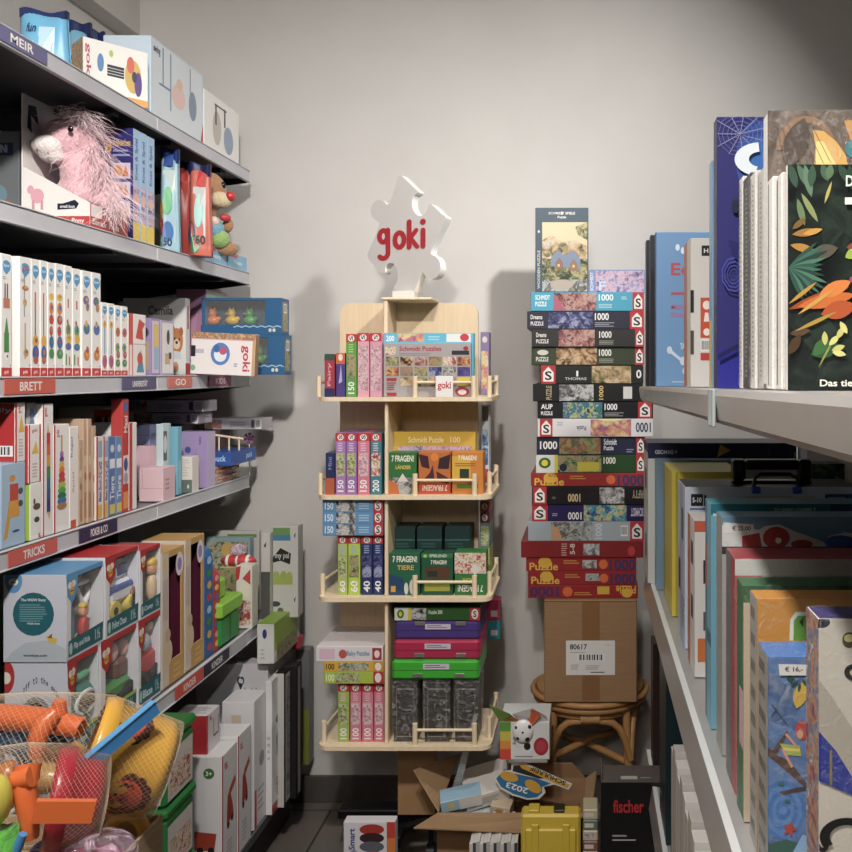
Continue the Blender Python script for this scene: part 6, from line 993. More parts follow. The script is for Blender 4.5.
quad([(x0, YO, zt_), (x1, YO, zt_), (x1 - .04, YO - .09, zt_ - .012), (x0 - .05, YO - .09, zt_ + .006)], .004, carton_in, 'flap', t)
quad([(x0 + .1, 2.68, zt_), (x1, 2.68, zt_), (x1 - .04, 2.668, zt_ + .05), (x0 + .17, 2.668, zt_ + .05)], .004, carton, 'flap', t)
def loose(nm, label, cat, c, size, rot, base, faces=()):
    b = MB(); w, d, h = size; L = (-w / 2, w / 2, -d / 2, d / 2, -h / 2, h / 2); b.box(*L, base); 
    for f, dec in dict(faces).items(): b.face(f, *L, dec)
    return tag(b.link(nm, loc=c, rot=[radians(a) for a in rot]), label, cat)
prod('packing_box', 'flat brown box filling the bottom of the open carton', 'box', x0 + .02, x1 - .02, YO + .02, 2.67, .005, .20, '8c6c4c')
loose('blue_pack', 'light blue and white pack with sun print, leaning in the open carton', 'pack', PP(461, 797, 2.52), (.12, .06, .035), (10, -8, 10), '98c0d8', {'F': [('r', .45, 0, 1, 1, 'd8d4d0'), ('e', .25, .5, .08, .3, 'd8c060')]})
loose('white_pack', 'cream pack with small print in the middle of the open carton', 'pack', PP(486, 790, 2.55), (.13, .08, .045), (15, -12, 12), 'd8d2cc', {'F': [('l', .3, .25, .8, .75, 4, 'a09890'), ('r', .05, .1, .2, .9, 'b0c8d8')]})
loose('game_pack', 'white pack with orange figures at the back of the open carton', 'pack', PP(487, 776, 2.64), (.14, .05, .06), (20, -15, 5), 'd4ccc8', {'F': [('e', .6, .5, .12, .3, 'c87838'), ('e', .3, .5, .1, .2, '8898b0')]})
loose('white_tray', 'pale translucent tray behind the small packs in open carton', 'tray', PP(478, 806, 2.56), (.2, .12, .03), (8, -3, 0), 'b8c8cc', {'F': [('l', .2, .2, .6, .8, 2, '90a8b0')]})
loose('brown_pack', 'beige pack with golden ovals near the carton front', 'pack', PP(502, 809, 2.52), (.06, .05, .05), (10, 5, -10), 'c8b498', {'F': [('e', .5, .5, .3, .4, 'b88828')]})
# clear acrylic stand leaning out of the carton
b = MB(); p0, p1 = PP(455, 793, 2.56), PP(476, 714, 2.481); u = Vector((.013, 0, .002)); th_ = Vector((0, .003, 0)); b.add([p0 - u, p0 + u, p1 + u * .5, p1 - u * .5] + [p + th_ for p in (p0 - u, p0 + u, p1 + u * .5, p1 - u * .5)], [(0, 1, 2, 3), (7, 6, 5, 4), (0, 4, 5, 1), (1, 5, 6, 2), (2, 6, 7, 3), (3, 7, 4, 0)], A['acryl']); tag(b.link('acrylic_strip'), 'clear acrylic strip leaning up out of the open carton', 'strip')
# 2023 badge sign
t = thing('badge_sign', 'blue and yellow 2023 schoolbag badge lying tilted in the open carton', 'sign', PP(522, 783, 2.50)); Yb = 2.50
OB = [(288, 300), (300, 282), (345, 275), (345, 250), (385, 248), (552, 322), (540, 340), (492, 322), (455, 330), (462, 350), (440, 372), (400, 374), (350, 360), (305, 335)]
def pb(x, y): return (PX(410 + x / 3.408, Yb), PZ(690 + y / 3.408, Yb))
b = outline('x', [pb(*p) for p in OB], Yb, Yb + .006, mat('d8dcd8', .4), mat('d8dcd8', .5))
def pl(pts, col, o=.0006): tri = mg.tessellate_polygon([[Vector((*pb(*p), 0)) for p in pts]]); b.add([(pb(*p)[0], Yb - o, pb(*p)[1]) for p in pts], tri, col)
pl([(294, 302), (305, 288), (345, 282), (430, 300), (480, 318), (450, 330), (450, 350), (432, 365), (400, 368), (352, 353), (310, 330)], '2474a8'); pl([(352, 258), (385, 254), (470, 300), (440, 302), (350, 276)], '2c2c34'); pl([(370, 250), (388, 252), (545, 323), (535, 334), (490, 315), (380, 266)], 'd8a428', .0008)
for cx_, cy_, rx, ry, an in ((338, 295, 32, 16, 15), (420, 328, 32, 18, 35)): pl([(cx_ + rx * cos(k * pi / 8) * cos(radians(an)) - ry * sin(k * pi / 8) * sin(radians(an)), cy_ + rx * cos(k * pi / 8) * sin(radians(an)) + ry * sin(k * pi / 8) * cos(radians(an))) for k in range(16)], 'd8a428', .001)
def rtext(tx, cx_, cy_, w_, h_, an, col, o=.0012):
    vs, fs = tmesh(tx); a = radians(an); b.add([(pb(cx_ + (x - .5) * w_ * cos(a) + (y - .5) * h_ * sin(a), 0)[0], Yb - o, pb(0, cy_ + (x - .5) * w_ * sin(a) - (y - .5) * h_ * cos(a))[1]) for x, y in vs], fs, col)
rtext('2023', 365, 333, 78, 20, 198, 'e8f0f4'); rtext('SCHULREIF', 470, 292, 130, 15, 204, '28282c')
kid(b, 'badge_board', t)
# soccer box
Yf = 2.47; b = MB(); L = (PX(500, Yf), PX(549.5, Yf), Yf, Yf + .14, PZ(759.5, Yf), PZ(722, Yf)); t = thing('football_box', 'white box with football and rainbow edge, lid flaps open, on the open carton', 'toy box', ((L[0] + L[1]) / 2, Yf + .07, L[4]))
b.box(*L, 'dcdcdc', faces={'L': '58604c', 'R': 'd4d4d4'}); d_ = [('r', 0, 0, .22, .28, 'd04028'), ('r', 0, .28, .22, .5, 'd8882c'), ('r', 0, .5, .22, .75, 'c8b838'), ('r', 0, .75, .22, 1, '5c9c38'), ('e', .55, .35, .12, .19, 'e4e4e4'), ('e', .55, .35, .07, .1, '202024'), ('e', .83, .35, .15, .24, 'a82838'), ('e', .83, .35, .1, .15, 'c03848'), ('l', .3, .05, .7, .12, 1, '90909c'), ('t', 'Soft', .26, .4, .32, .62, '484c58', 90)]; b.face('F', *L, d_); kid(b, 'carton_body', t)
b = MB(); pts = [PP(493, 706, 2.53), PP(519, 722, 2.475), PP(533, 713, 2.53), PP(549, 723, 2.475)]
def tri_(P_, col, b): b.add([Vector(p) for p in P_] + [Vector(p) + Vector((0, .0025, 0)) for p in P_], [tuple(range(len(P_))), tuple(range(2 * len(P_) - 1, len(P_) - 1, -1))] + [(i, (i + 1) % len(P_), len(P_) + (i + 1) % len(P_), len(P_) + i) for i in range(len(P_))], col)
tri_([PP(500, 722, 2.475), PP(519, 722, 2.475), PP(510, 714, 2.45), PP(489, 705, 2.44)], '78a838', b); tri_([PP(500, 722, 2.474), PP(521, 722, 2.474), PP(513, 717, 2.449)], 'd87828', b)
tri_([PP(519, 722, 2.476), PP(549, 722, 2.476), PP(546, 716, 2.46), PP(532, 708, 2.45), PP(512, 714, 2.45)], 'e0e0e0', b); tri_([PP(519, 721, 2.481), PP(532, 709, 2.448), PP(541, 715, 2.452), PP(530, 728, 2.466)], 'd86030', b); kid(b, 'lid_flap', t)
b = MB(); cb = PP(523, 731, 2.465); b.ell(cb, (.03, .012, .034), mat('e8e8e8', .3), 20); 
for dx, dz, r_ in ((0, .0, .009), (-.018, .012, .006), (.018, .014, .007), (.012, -.02, .008), (-.014, -.018, .006)): b.ell(cb + Vector((dx, -.0085 + abs(dx) * .15, dz)), (r_, .004, r_), mat('18181a', .3), 8)
kid(b, 'football_print', t, 'raised picture of a football')
# magazines, yellow case, slim packs
Yg = 2.33; n = 14
m0 = None
for i in range(n):
    x_ = PX(469.5 + i * 3.45, Yg); b = MB(); b.box(-.00465, .00465, 0, .16, 0, .254 + .003 * ((i * 7) % 3), 'c8c4c0', c=.0006, faces={'F': ('d4d0cc', '3c4454', 'b8b4b0')[i % 3], 'T': 'dcd9d4'})
    tag(b.link('magazine', loc=(x_ + .004, Yg, 0), rot=(0, 0, 0)), 'thin white magazine number %s from the left in the floor row before the open carton' % ('one two three four five six seven eight nine ten eleven twelve thirteen fourteen'.split()[i]), 'magazine', 'row of magazines on the floor')
t = thing('yellow_case', 'bright yellow plastic case standing on the floor between magazines and slim packs', 'case', (PX(551, Yg), Yg + .06, 0)); yl = mat('d9b90e', .4); L = (PX(520.5, Yg), PX(580.5, Yg), Yg + .01, Yg + .065, 0, PZ(817, Yg)); b = MB(); b.box(*L, yl, c=.006); kid(b, 'case_body', t)
b = MB(); b.box(L[0] + .012, L[1] - .012, Yg, Yg + .012, .02, L[5] - .035, yl, c=.004); b.box(L[0] + .03, L[0] + .05, Yg - .003, Yg + .004, .1, L[5] - .02, yl, c=.002); b.box(L[1] - .05, L[1] - .03, Yg - .003, Yg + .004, .1, L[5] - .02, yl, c=.002); b.box(L[0] + .02, L[0] + .05, Yg + .02, Yg + .06, L[5], L[5] + .008, yl, c=.002); b.box(L[0] + .09, L[0] + .12, Yg + .02, Yg + .06, L[5], L[5] + .008, '2c2810', c=.002); kid(b, 'ribbed_front', t)
for i, (c_, h_) in enumerate((('a89c80', .01), ('c8bca0', .01), ('b8a888', .013), ('4c8088', .012), ('c4b898', .014), ('406c74', .014), ('a89c80', .012), ('d0c8b8', .013), ('8c5c48', .012), ('c8bca0', .014), ('687868', .012), ('c0b494', .014))):
    za = .165 + i * .0142 if False else .02 + i * .0265
    prod('slim_pack', 'slim card pack ' + ('lowest in', 'second in', 'third in', 'fourth in', 'fifth in', 'sixth in', 'seventh in', 'eighth in', 'ninth in', 'tenth in', 'second from top of', 'on top of')[i] + ' the pile beside the large black box', 'card pack', PX(583, Yg), PX(598, Yg), Yg, Yg + .07, i * .0290, i * .0290 + .0284, c_, {'F': [('r', .1, .3, .7, .7, 'toys' if i % 3 == 0 else 'd8d0c0')]}, group='pile of slim packs', c=.003)
Yk = 2.33; t = thing('black_box', 'large black box with red lettering on the floor at the right', 'box', (PX(635, Yk), Yk + .1, 0)); L = (PX(601, Yk), PX(668, Yk), Yk, Yk + .10, 0, PZ(782, Yk)); b = MB(); b.box(*L, '0d0c0f', faces={'T': '5c5450'}); b.face('F', *L, [('t', 'fischer', .18, .80, .64, .885, 'c01c28'), ('l', .17, .64, .4, .665, 1, 'a8a8a8'), ('l', .17, .615, .55, .635, 1, 'b8b8b8'), ('e', .85, .1, .42, .32, '26262a'), ('e', .87, .08, .38, .29, '0d0c0f'), ('e', .9, .06, .26, .22, 'c08c18'), ('e', .8, .16, .02, .02, '181818'), ('e', .88, .2, .02, .02, '181818'), ('p', [(.5, .0), (.54, .0), (.68, .14), (.65, .16)], 'c8c8c8')]); b.face('T', *L, [('r', .3, .15, .55, .35, 'b8b4b0'), ('l', .6, .2, .8, .3, 1, 'a0a0a0')]); kid(b, 'box_body', t)
b = MB(); b.box(L[0], L[0] + .003, Yk, Yk + .1, L[5], L[5] + .02, '6c6058', c=.0005); kid(b, 'lid_flap', t)
# ================================================================ RIGHT SHELVING
XL = .155; SL = .0155
def zr(Y): return 1.5445 - SL * Y      # the top board sags a little towards the far end
ru = thing('shelving_unit', 'pale steel back panel and posts carrying the shelves on the right', 'shelving', (.62, 1.2, 0))
b = MB(); b.box(.62, .632, -.1, 2.42, .02, 1.56, mat('c8c6c2', .5, .1, 'metal')); kid(b, 'back_panel', ru)
for y in (-.08, 1.0, 2.38):
    b = MB(); b.box(.60, .62, y, y + .03, 0, 1.5, mat('b8b8ba', .4, .3, 'metal')); kid(b, 'upright_post', ru)
galv = mat('bdbab8', .3, .4, 'metal')
for lvl, (nm, zf) in enumerate((('top', zr), ('middle', lambda Y: .95), ('lower', lambda Y: .41), ('bottom', lambda Y: .12))):
    XL = .155 if nm == 'top' else .178
    for j, (ya, yb_) in enumerate(((-.1, 1.005), (1.015, 2.42 if nm == 'top' else 2.56))):
        s = thing('metal_shelf', 'galvanised %s shelf of the right shelving, %s' % (nm, ('nearest the camera', 'far section by the puzzle tower')[j]), 'shelf', (.38, (ya + yb_) / 2, zf((ya + yb_) / 2)))
        def pr(poly, m):   # poly in (x, dz) extruded along Y following the sag
            b.add([(p[0], ya, zf(ya) + p[1]) for p in poly] + [(p[0], yb_, zf(yb_) + p[1]) for p in poly], [tuple(range(len(poly))), tuple(range(2 * len(poly) - 1, len(poly) - 1, -1))] + [(i, len(poly) + i, len(poly) + (i + 1) % len(poly), (i + 1) % len(poly)) for i in range(len(poly))], m)
        b = MB(); pr([(XL + .006, -.0008), (XL + .006, -.02), (.60, -.02), (.60, -.0008)], mat('b4b4b4', .4, .3, 'metal')); kid(b, 'deck', s)
        if lvl: b = MB(); pr([(XL + .012, 0), (XL + .004, 0), (XL - .006, -.06), (XL - .0, -.063), (XL + .010, -.006)], galv); kid(b, 'price_rail', s); b = MB(); pr([(XL + .016, .0002), (XL + .004, .0012), (XL + .004, .0001), (XL + .016, -.0005)], mat('dfe3e4', .3)); kid(b, 'edge_strip', s, 'pale strip along the shelf edge'); continue
        b = MB(); pr([(XL + .006, 0), (XL - .002, -.0015), (XL - .004, -.008), (XL + .0, -.036), (XL + .004, -.0415), (XL + .010, -.0415), (XL + .010, -.0008)], galv); kid(b, 'price_rail', s)
        if lvl < 2:
            b = MB(); e = .004 if not j else 0; y = yb_ - .012 if not j else ya; b.box(XL - .007, XL - .003, y, y + .02, zf(y) - .045, zf(y) - .0005, mat('a8b4b4', .25), c=.002); kid(b, 'rail_clip', s)
# ---------------------------------------------------------------- top right row
z2 = .9513
def RB(nm, label, cat, x0, yt, Y, w, base, F_=(), L_=(), dep=.03, per=None, zb=None, rot=(0, 0, 0), Ya=None, X0=None, wrap=False):
    """a box facing the camera whose left front edge sits at pixel x0"""
    if zb == z2: Y *= 1.22; w *= 1.22; dep *= 1.1
    xa = PX(x0, Y) if X0 is None else X0; zb = zr(Y + dep / 2) + SL * dep / 2 if zb is None else zb
    o = prod(nm, label, cat, xa, xa + w, Y, Y + dep, zb, PZ(yt, Y), base, {'F': list(F_), 'L': list(L_)}, None, rot, per)
    if wrap:
        b = MB(); d = o.dimensions; h = PZ(yt, Y) - zb; b.box(-w / 2 - .0012, w / 2 + .0012, -dep / 2 - .0012, dep / 2 + .0012, -.0, h + .0015, A['wrapf'], c=.003); q_ = b.link('shrink_wrap', o); q_['label'] = 'glossy clear shrink wrap'
    return o
class G:
    """lays out a cover picture: positions are given as they appear on the cover, in pixels of the photograph"""
    def __init__(s, x0, yt, Y, w, zb):
        if zb == z2: Y *= 1.22; w *= 1.22
        s.x0 = x0; s.yt = yt; s.W = w * F / Y; s.H = (PZ(yt, Y) - zb) * F / Y; s.d = []
    def u(s, x, y): return ((x - s.x0) / s.W, 1 - (y - s.yt) / s.H)
    def r(s, x0, y0, x1, y1, c): a, b = s.u(x0, y1), s.u(x1, y0); s.d.append(('r', max(a[0], 0), max(a[1], 0), min(b[0], 1), min(b[1], 1), c)); return s
    def e(s, x, y, rx, ry, c): a = s.u(x, y); s.d.append(('e', a[0], a[1], rx / s.W, ry / s.H, c)); return s
    def p(s, P, c): s.d.append(('p', [s.u(*q) for q in P], c)); return s
    def t(s, tx, x0, y0, x1, y1, c, ro=0): a, b = s.u(x0, y1), s.u(x1, y0); s.d.append(('t', tx, a[0], a[1], b[0], b[1], c, ro)); return s
    def leaf(s, x, y, L, wd, a, c):
        ca, sa = cos(radians(a)), -sin(radians(a)); P = [(k / 8 * L, wd * sin(pi * k / 8) ** .8) for k in range(9)] + [(k / 8 * L, -wd * sin(pi * k / 8) ** .8) for k in range(7, 0, -1)]
        return s.p([(x + q[0] * ca - q[1] * sa, y + q[0] * sa + q[1] * ca) for q in P], c)
    def line(s, x0, y0, x1, y1, w, c):
        d = Vector((x1 - x0, y1 - y0)).normalized() * w / 2; return s.p([(x0 - d.y, y0 + d.x), (x1 - d.y, y1 + d.x), (x1 + d.y, y1 - d.x), (x0 + d.y, y0 - d.x)], c)
    def ring(s, cx, cy, rx, ry, k, a0, a1, c, n=14):
        for i in range(n):
            t0, t1 = radians(a0 + (a1 - a0) * i / n), radians(a0 + (a1 - a0) * (i + 1) / n); s.p([(cx + rx * cos(t0), cy - ry * sin(t0)), (cx + rx * cos(t1), cy - ry * sin(t1)), (cx + rx * k * cos(t1), cy - ry * k * sin(t1)), (cx + rx * k * cos(t0), cy - ry * k * sin(t0))], c)
        return s
def Z_(x, y, ox=632, oy=90): return (ox + x / 3.873, oy + y / 3.873)
A['dusk'] = art('dusk', ('0a1214', '14201e', '1c2c26', '2c4034', '182420'), 12); A['ruin'] = art('ruin', ('4a3c34', '6a5548', '84705c', '5c4a40', 'a08468'), 9)
g = G(788, 164.5, .80, .24, zr(.805)); g.r(788, 164, 1043, 395, 'dusk'); rj = random.Random(4)
for x, a, l, c in ((612, -75, 95, '3a5648'), (640, -62, 110, '54745c'), (668, -78, 130, '64846a'), (700, -95, 90, '3c5c48'), (735, -70, 70, '48684c'), (770, -100, 60, '5c7c58'), (800, -60, 90, '34503c'), (840, -80, 110, '2c4838')): g.leaf(*Z_(x, 288), l / 3.873, 4.2, a, c)
for x, y, a, l, w, c in ((640, 420, -75, 110, 3.4, '6c8458'), (655, 400, -60, 130, 3, '8c9860'), (745, 440, 72, 90, 1.6, 'c0b060'), (620, 560, 8, 110, 4, 'a8742c'), (612, 600, -14, 100, 4, 'b8842c'), (620, 540, 40, 70, 3, '80602c'), (660, 560, 15, 80, 3, 'd09838'), (690, 640, 15, 110, 7, '5c564c'), (830, 610, 0, 60, 5, '8c4838'), (825, 650, 30, 60, 5, '9cb83c')): g.leaf(*Z_(x, y), l / 3.873, w, a, c)
for k in range(13): g.leaf(*Z_(604, 690), (150 + 20 * sin(k)) / 3.873, 2.4, 42 - k * 9, ('2c5448', '3c6c5c', '24443c', '4c7c64')[k % 4])
for x, y, a, l, w, c in ((604, 850, 20, 250, 5, 'a04818'), (640, 840, 12, 230, 7, 'd06a1c'), (720, 800, 25, 140, 7, 'e0802c'), (604, 830, 38, 140, 2, 'c09030'), (730, 870, 15, 140, 9, 'b8501c'), (640, 870, 35, 170, 2, 'd0a040')): g.leaf(*Z_(x, y), l / 3.873, w, a, c)
for x, y, a, l, w, c in ((610, 170, 10, 80, 4, '5c4430'), (630, 160, 25, 180, 2, 'b09030'), (605, 250, 60, 90, 5, '4c3820'), (690, 250, 18, 120, 8, '2c5830'), (700, 255, 50, 90, 6, '3c6c38'), (720, 300, 62, 130, 1.2, '8c9048')): g.leaf(*Z_(x, y, oy=290), l / 3.873, w, a, c)
for k, (x, y, a) in enumerate(((745, 215, 92), (760, 215, 45), (770, 235, 20), (772, 240, -12), (790, 190, 60), (830, 170, 120))): g.leaf(*Z_(x, y, oy=290), 55 / 3.873, 3, a, ('c8c468', 'd8d47c')[k % 2])
g.e(*Z_(850, 735), 3, 3, 'b03878').t('DER', 845, 176, 866, 187, 'f0ece0').r(844, 198, 870, 205, 'f0ece0').t('Das tierische Spiel', 819, 379.5, 905, 388.5, 'f0ece0'); jl = g.d
JY = .80
RB('book', 'dark jungle picture book facing out in front of the top right row', 'book', 788, 164.5, JY, .24, '101b1e', jl, [('r', .25, 0, 1, 1, 'd8d4cc')], .010)
RB('book', 'thin wrapped book right behind the jungle one', 'book', 781.5, 172, .815, .235, 'd4d0ca', (), [('r', .1, .02, .3, .98, '4c4844')], .022, wrap=True)
RB('book', 'second wrapped book behind the jungle one, slightly shorter', 'book', 772.5, 176, .842, .235, 'd8d5d0', (), [('r', .3, .02, .4, .98, '2c2c2c')], .028, wrap=True)
g = G(768, 110.5, .885, .30, zr(.9)); g.r(768, 110, 1060, 395, 'ruin').ring(806, 150, 30, 34, .8, 0, 180, '8c6c50').leaf(*Z_(605, 300), 52, 12, 72, '4c4038').p([Z_(700, 155), Z_(740, 160), Z_(790, 200), Z_(825, 250), Z_(835, 290), Z_(705, 290), Z_(710, 220)], 'd0a048').p([Z_(712, 200), Z_(740, 200), Z_(790, 290), Z_(712, 290)], 'e8cc78').p([Z_(820, 120), Z_(860, 115), Z_(860, 230), Z_(840, 180)], 'c08c48').e(853, 149, 8, 9, '2c7880')
for k in range(7): g.line(*Z_(560 + k * 22, 140 + 10 * sin(k * 2)), *Z_(590 + k * 30, 285), .5, '54443a')
bf = g.d
RB('game_box', 'tallest brown game box with glowing ear shape behind the jungle book', 'game', 768, 110.5, .885, .30, '6e5648', bf, [('r', .05, .02, .95, .99, 'd2cfc9')], .022, wrap=True)
for i, (px, yt, Y, dep, cL, l_) in enumerate(((764, 166, .912, .035, 'b8b4ae', 'wrapped white-edged game right behind the tallest brown box'), (755.5, 170, .952, .03, 'd0ccc6', 'wrapped pale game, second behind the tallest brown box'), (750, 172, .988, .045, '24241f', 'wrapped black-edged game in the top right row'), (742.5, 176, 1.04, .022, 'dcd9d4', 'outermost wrapped white game, in front of the blue spider box'))):
    RB('game_box', l_, 'game', px, yt, Y, .2, cL, (), [('r', .1, .02, .2, .98, '908c84'), ('l', .4, .05, .7, .95, 40, '8c8882')], dep, wrap=True)
g = G(717, 117, 1.13, .15, zr(1.14)); g.r(717, 116, 840, 395, '2a2a70').e(758, 160, 22, 40, '2c50a0').e(760, 165, 14, 28, '2f68b4').r(717, 350, 840, 395, '262690')
wx, wy = Z_(418, 172)
for k in range(11):
    a_ = k * 2 * pi / 11 + .3; g.line(wx, wy, wx + (26 if k % 2 else 34) * cos(a_), wy + (22 if k % 2 else 30) * sin(a_), .7, '8c90c0')
    for q_ in (5, 9, 13, 18, 22): a2 = a_ + 2 * pi / 11; g.line(wx + q_ * cos(a_), wy + q_ * sin(a_), wx + q_ * cos(a2), wy + q_ * sin(a2), .5, '6c70ac')
g.ring(760, 160, 26, 17, .45, 95, 255, 'dce8f0').e(735, 207, 4, 7, '20203c').e(739, 206, 3, 5, '1c1c38')
for q_ in (6, 10, 14, 18): g.ring(733, 275, q_ * .7, q_, .9, 0, 360, '4448a0', 9)
g.p([Z_(330, 250, oy=290), Z_(418, 205, oy=290), Z_(418, 222, oy=290), Z_(330, 268, oy=290)], '161c50').p([Z_(370, 580), Z_(418, 600), Z_(418, 660), Z_(390, 650)], '1f2260'); web = g.d
RB('game_box', 'tall indigo game box with spider web and big white curved letter', 'game', 717, 117, 1.13, .15, '2a2f7c', web, [('r', 0, 0, 1, 1, '1c1c50')], .028)
RB('game_box', 'slim light blue box edge left of the spider web box', 'game', 712.3, 160, 1.19, .1, '6c94b8', (), [('r', .1, .6, .9, 1, '88a8c4'), ('r', .1, .0, .9, .3, 'c8b060')], .03)
RB('activity_box', 'white activity box with orange icon column and coloured page edges', 'activity kit', 690.5, 238, 1.53, .10, 'd9d6d2', [('r', .2, .88, .36, .95, '202020'), ('t', 'H', .24, .9, .32, .93, 'e8e8e8'), ('r', .18, .33, .4, .6, 'd05030'), ('e', .29, .55, .07, .03, 'f4e8e0'), ('p', [(.24, .44), (.34, .44), (.32, .5), (.26, .5)], 'f4e8e0'), ('e', .29, .37, .06, .025, 'f4e8e0'), ('r', .18, .18, .4, .23, 'c83838'), ('b', .18, .24, .4, .32), ('r', .0, .5, .06, .65, '28282c'), ('r', .0, .22, .06, .38, '4c4c48')], [('r', .5, 0, 1, 1, 'e0d8c8'), ('r', 0, 0, .5, 1, 'c8785c')], .10)
RB('activity_box', 'light blue kit box with red lettering and bone drawing', 'activity kit', 656, 232, 2.05, .13, '6a97c6', [('e', .4, .9, .04, .022, 'd8e4f0'), ('e', .5, .88, .04, .022, 'd8e4f0'), ('e', .6, .9, .04, .022, 'd8e4f0'), ('e', .7, .88, .04, .022, 'd8e4f0'), ('t', 'Eco', .28, .72, .85, .8, 'c04850'), ('r', .28, .595, .6, .61, 'c04850'), ('t', 'Mach mit', .28, .5, .7, .535, 'b46c98'), ('t', 'Kinder', .28, .45, .6, .485, 'b46c98'), ('e', .25, .235, .05, .025, 'c8d8ec'), ('e', .5, .165, .06, .028, 'c8d8ec'), ('p', [(.25, .22), (.5, .15), (.51, .17), (.26, .245)], 'c8d8ec'), ('e', .55, .1, .06, .028, 'c8d8ec'), ('l', .3, .02, .6, .04, 1, 'a8c0dc'), ('t', 'TADA', .45, .24, .62, .28, 'e0e8f0', 45 and 0)], [('r', 0, 0, 1, 1, '4c7098')], .03)
RB('binder', 'dark navy slim box left of the light blue kit, nearer one', 'box', 650.4, 235, 2.13, .1, '1c2434', (), (), .03)
RB('binder', 'dark navy slim box at the far end of the top right shelf', 'box', 646.4, 240, 2.23, .1, '181c28', (), (), .04)
# ---------------------------------------------------------------- middle right row
def MR(nm, label, cat, x0, yt, Y, w, base, F_=(), L_=(), dep=.04, **k): return RB(nm, label, cat, x0, yt, Y, w, base, F_, L_, dep, zb=z2, **k)
g = G(648, 443, 1.967, .344, z2); g.r(648, 458.5, 830, 800, 'c8ccc8').t('GEOMAG +', 655, 450, 677, 454, 'c8d0e8').p([Z_(330, 105, oy=430), Z_(342, 55, oy=430), Z_(382, 80, oy=430)], 'c89828').r(794, 452, 803, 457, '8c94b4').r(768, 448, 770, 455, '3c4470')
MR('science_kit', 'wide navy kit with white slotted side, farthest in the middle right row', 'game', 648, 443, 1.967, .344, '1d2348', g.d, [('r', 0, .0, 1, .93, 'd4d8d0'), ('r', .35, .15, .65, .32, '202020'), ('r', .35, .65, .65, .8, '202020')], .15)
MR('game_box', 'thin blue-edged box between navy kit and yellow box', 'game', 656.5, 460, 1.907, .2, '7c94a8', [('r', 0, 0, 1, 1, '7090a8')], [('l', .3, .05, .7, .95, 30, 'b0b8b8')], .05)
MR('yellow_box', 'bright yellow box with ribbed side in the middle right row', 'game', 672, 472, 1.70, .14, 'd2c01c', [('r', 0, 0, 1, 1, 'd2c01c'), ('r', .05, .0, .09, 1, 'a89814')], [('r', .0, .0, .15, 1, 'a89c14'), ('l', .85, .02, .98, .98, 60, 'e8e0a0')], .20)
# black handled case with wide pale box
t = thing('carry_case', 'wide pale 5-10 kit with black carrying handle', 'game', (.36, 1.83, z2)); Yh = 1.83; zt_ = PZ(487, Yh)
b = MB(); L = (PX(685, Yh), PX(685, Yh) + .38, Yh, Yh + .14, z2, zt_); b.box(*L, 'c4cddf', faces={'T': '16161a'}); g = G(685, 487, Yh / 1.22, .38 / 1.22, z2); g.r(691, 494, 703, 506, '1c1c22').t('5-10', 692.5, 497.5, 701.5, 502.5, 'e8e8f0').r(704, 495, 706.5, 506, '2c2c3c').r(690, 508, 705, 510, '6c7490').r(745, 496, 815, 501, 'c8b0a0').r(825, 494, 900, 505, '24407c').r(825, 507, 900, 514, '24407c').r(828, 497, 845, 498.5, '8c9cc8').r(828, 501, 850, 502, '7c8cb8').r(828, 509, 846, 511, '8c9cc8'); b.face('F', *L, g.d); b.face('L', *L, [('r', .3, .0, .7, 1, 'a8b4cc'), ('r', .1, .3, .4, .5, '2c2c34'), ('r', .5, .65, .8, .85, '3c5c50'), ('l', .5, .1, .9, .3, 6, '5870a0')]); kid(b, 'carton_body', t)
b = MB(); hx0, hx1 = PX(733, 1.89), PX(812, 1.89); hz = PZ(460, 1.89); hm = mat('0e0e12', .3); b.box(hx0, hx1, 1.89, 1.92, zt_, zt_ + .006, hm, c=.002); b.box(hx0, hx0 + .028, 1.89, 1.92, zt_ + .006, hz, hm, c=.004); b.box(hx1 - .028, hx1, 1.89, 1.92, zt_ + .006, hz, hm, c=.004); b.box(hx0 + .028, hx1 - .028, 1.89, 1.92, hz - .022, hz, hm, c=.004); kid(b, 'handle', t, 'black handle frame')
b = MB(); b.tube([PP(753, 489, 1.822), PP(755, 478, 1.822), PP(760, 474, 1.822), PP(790, 474, 1.822), PP(797, 478, 1.822), PP(799, 489, 1.822)], .004, hm, 8); b.cyl(PP(752, 490, 1.82), PP(760, 490, 1.82), .008, mat('2850b0', .3)); b.cyl(PP(793, 490, 1.82), PP(801, 490, 1.82), .008, mat('2850b0', .3)); kid(b, 'grip', t, 'black grip with blue hinges')
MR('game_box', 'dark green and black box behind the handled kit at the right edge', 'game', 812, 464, 1.67, .12, '1c3020', [('r', 0, .8, 1, 1, 'jungle')], (), .06)
MR('activity_box', 'white slotted activity box with orange edge next to the teal one', 'activity kit', 694.5, 521, 1.36, .05, 'dcd8d4', [('r', 0, .93, 1, 1, 'd05c40'), ('r', .28, .6, .5, .75, '30303a'), ('r', .28, .3, .5, .42, '605c58'), ('l', .6, .3, .9, .85, 14, 'a0a098'), ('r', .1, .1, .9, .25, 'd07028')], [('r', .4, 0, 1, 1, 'e4e0dc'), ('r', 0, 0, .4, 1, 'c87850'), ('r', .5, .7, .8, .85, '282828'), ('r', .5, .35, .8, .5, '383838')], .10)
g = G(711, 504, 1.165, .30, z2); g.r(711, 503, 935, 810, '6cacc4').r(711, 503, 830, 515, '1c7484').t('SO WIRD GESPIELT', 774, 508, 816, 513, 'b0dce0').r(713, 513.5, 763, 516, 'b8e0e0').r(760, 513, 763, 520, 'b8e0e0').r(830, 503, 935, 520, '283868'); tl = g.d
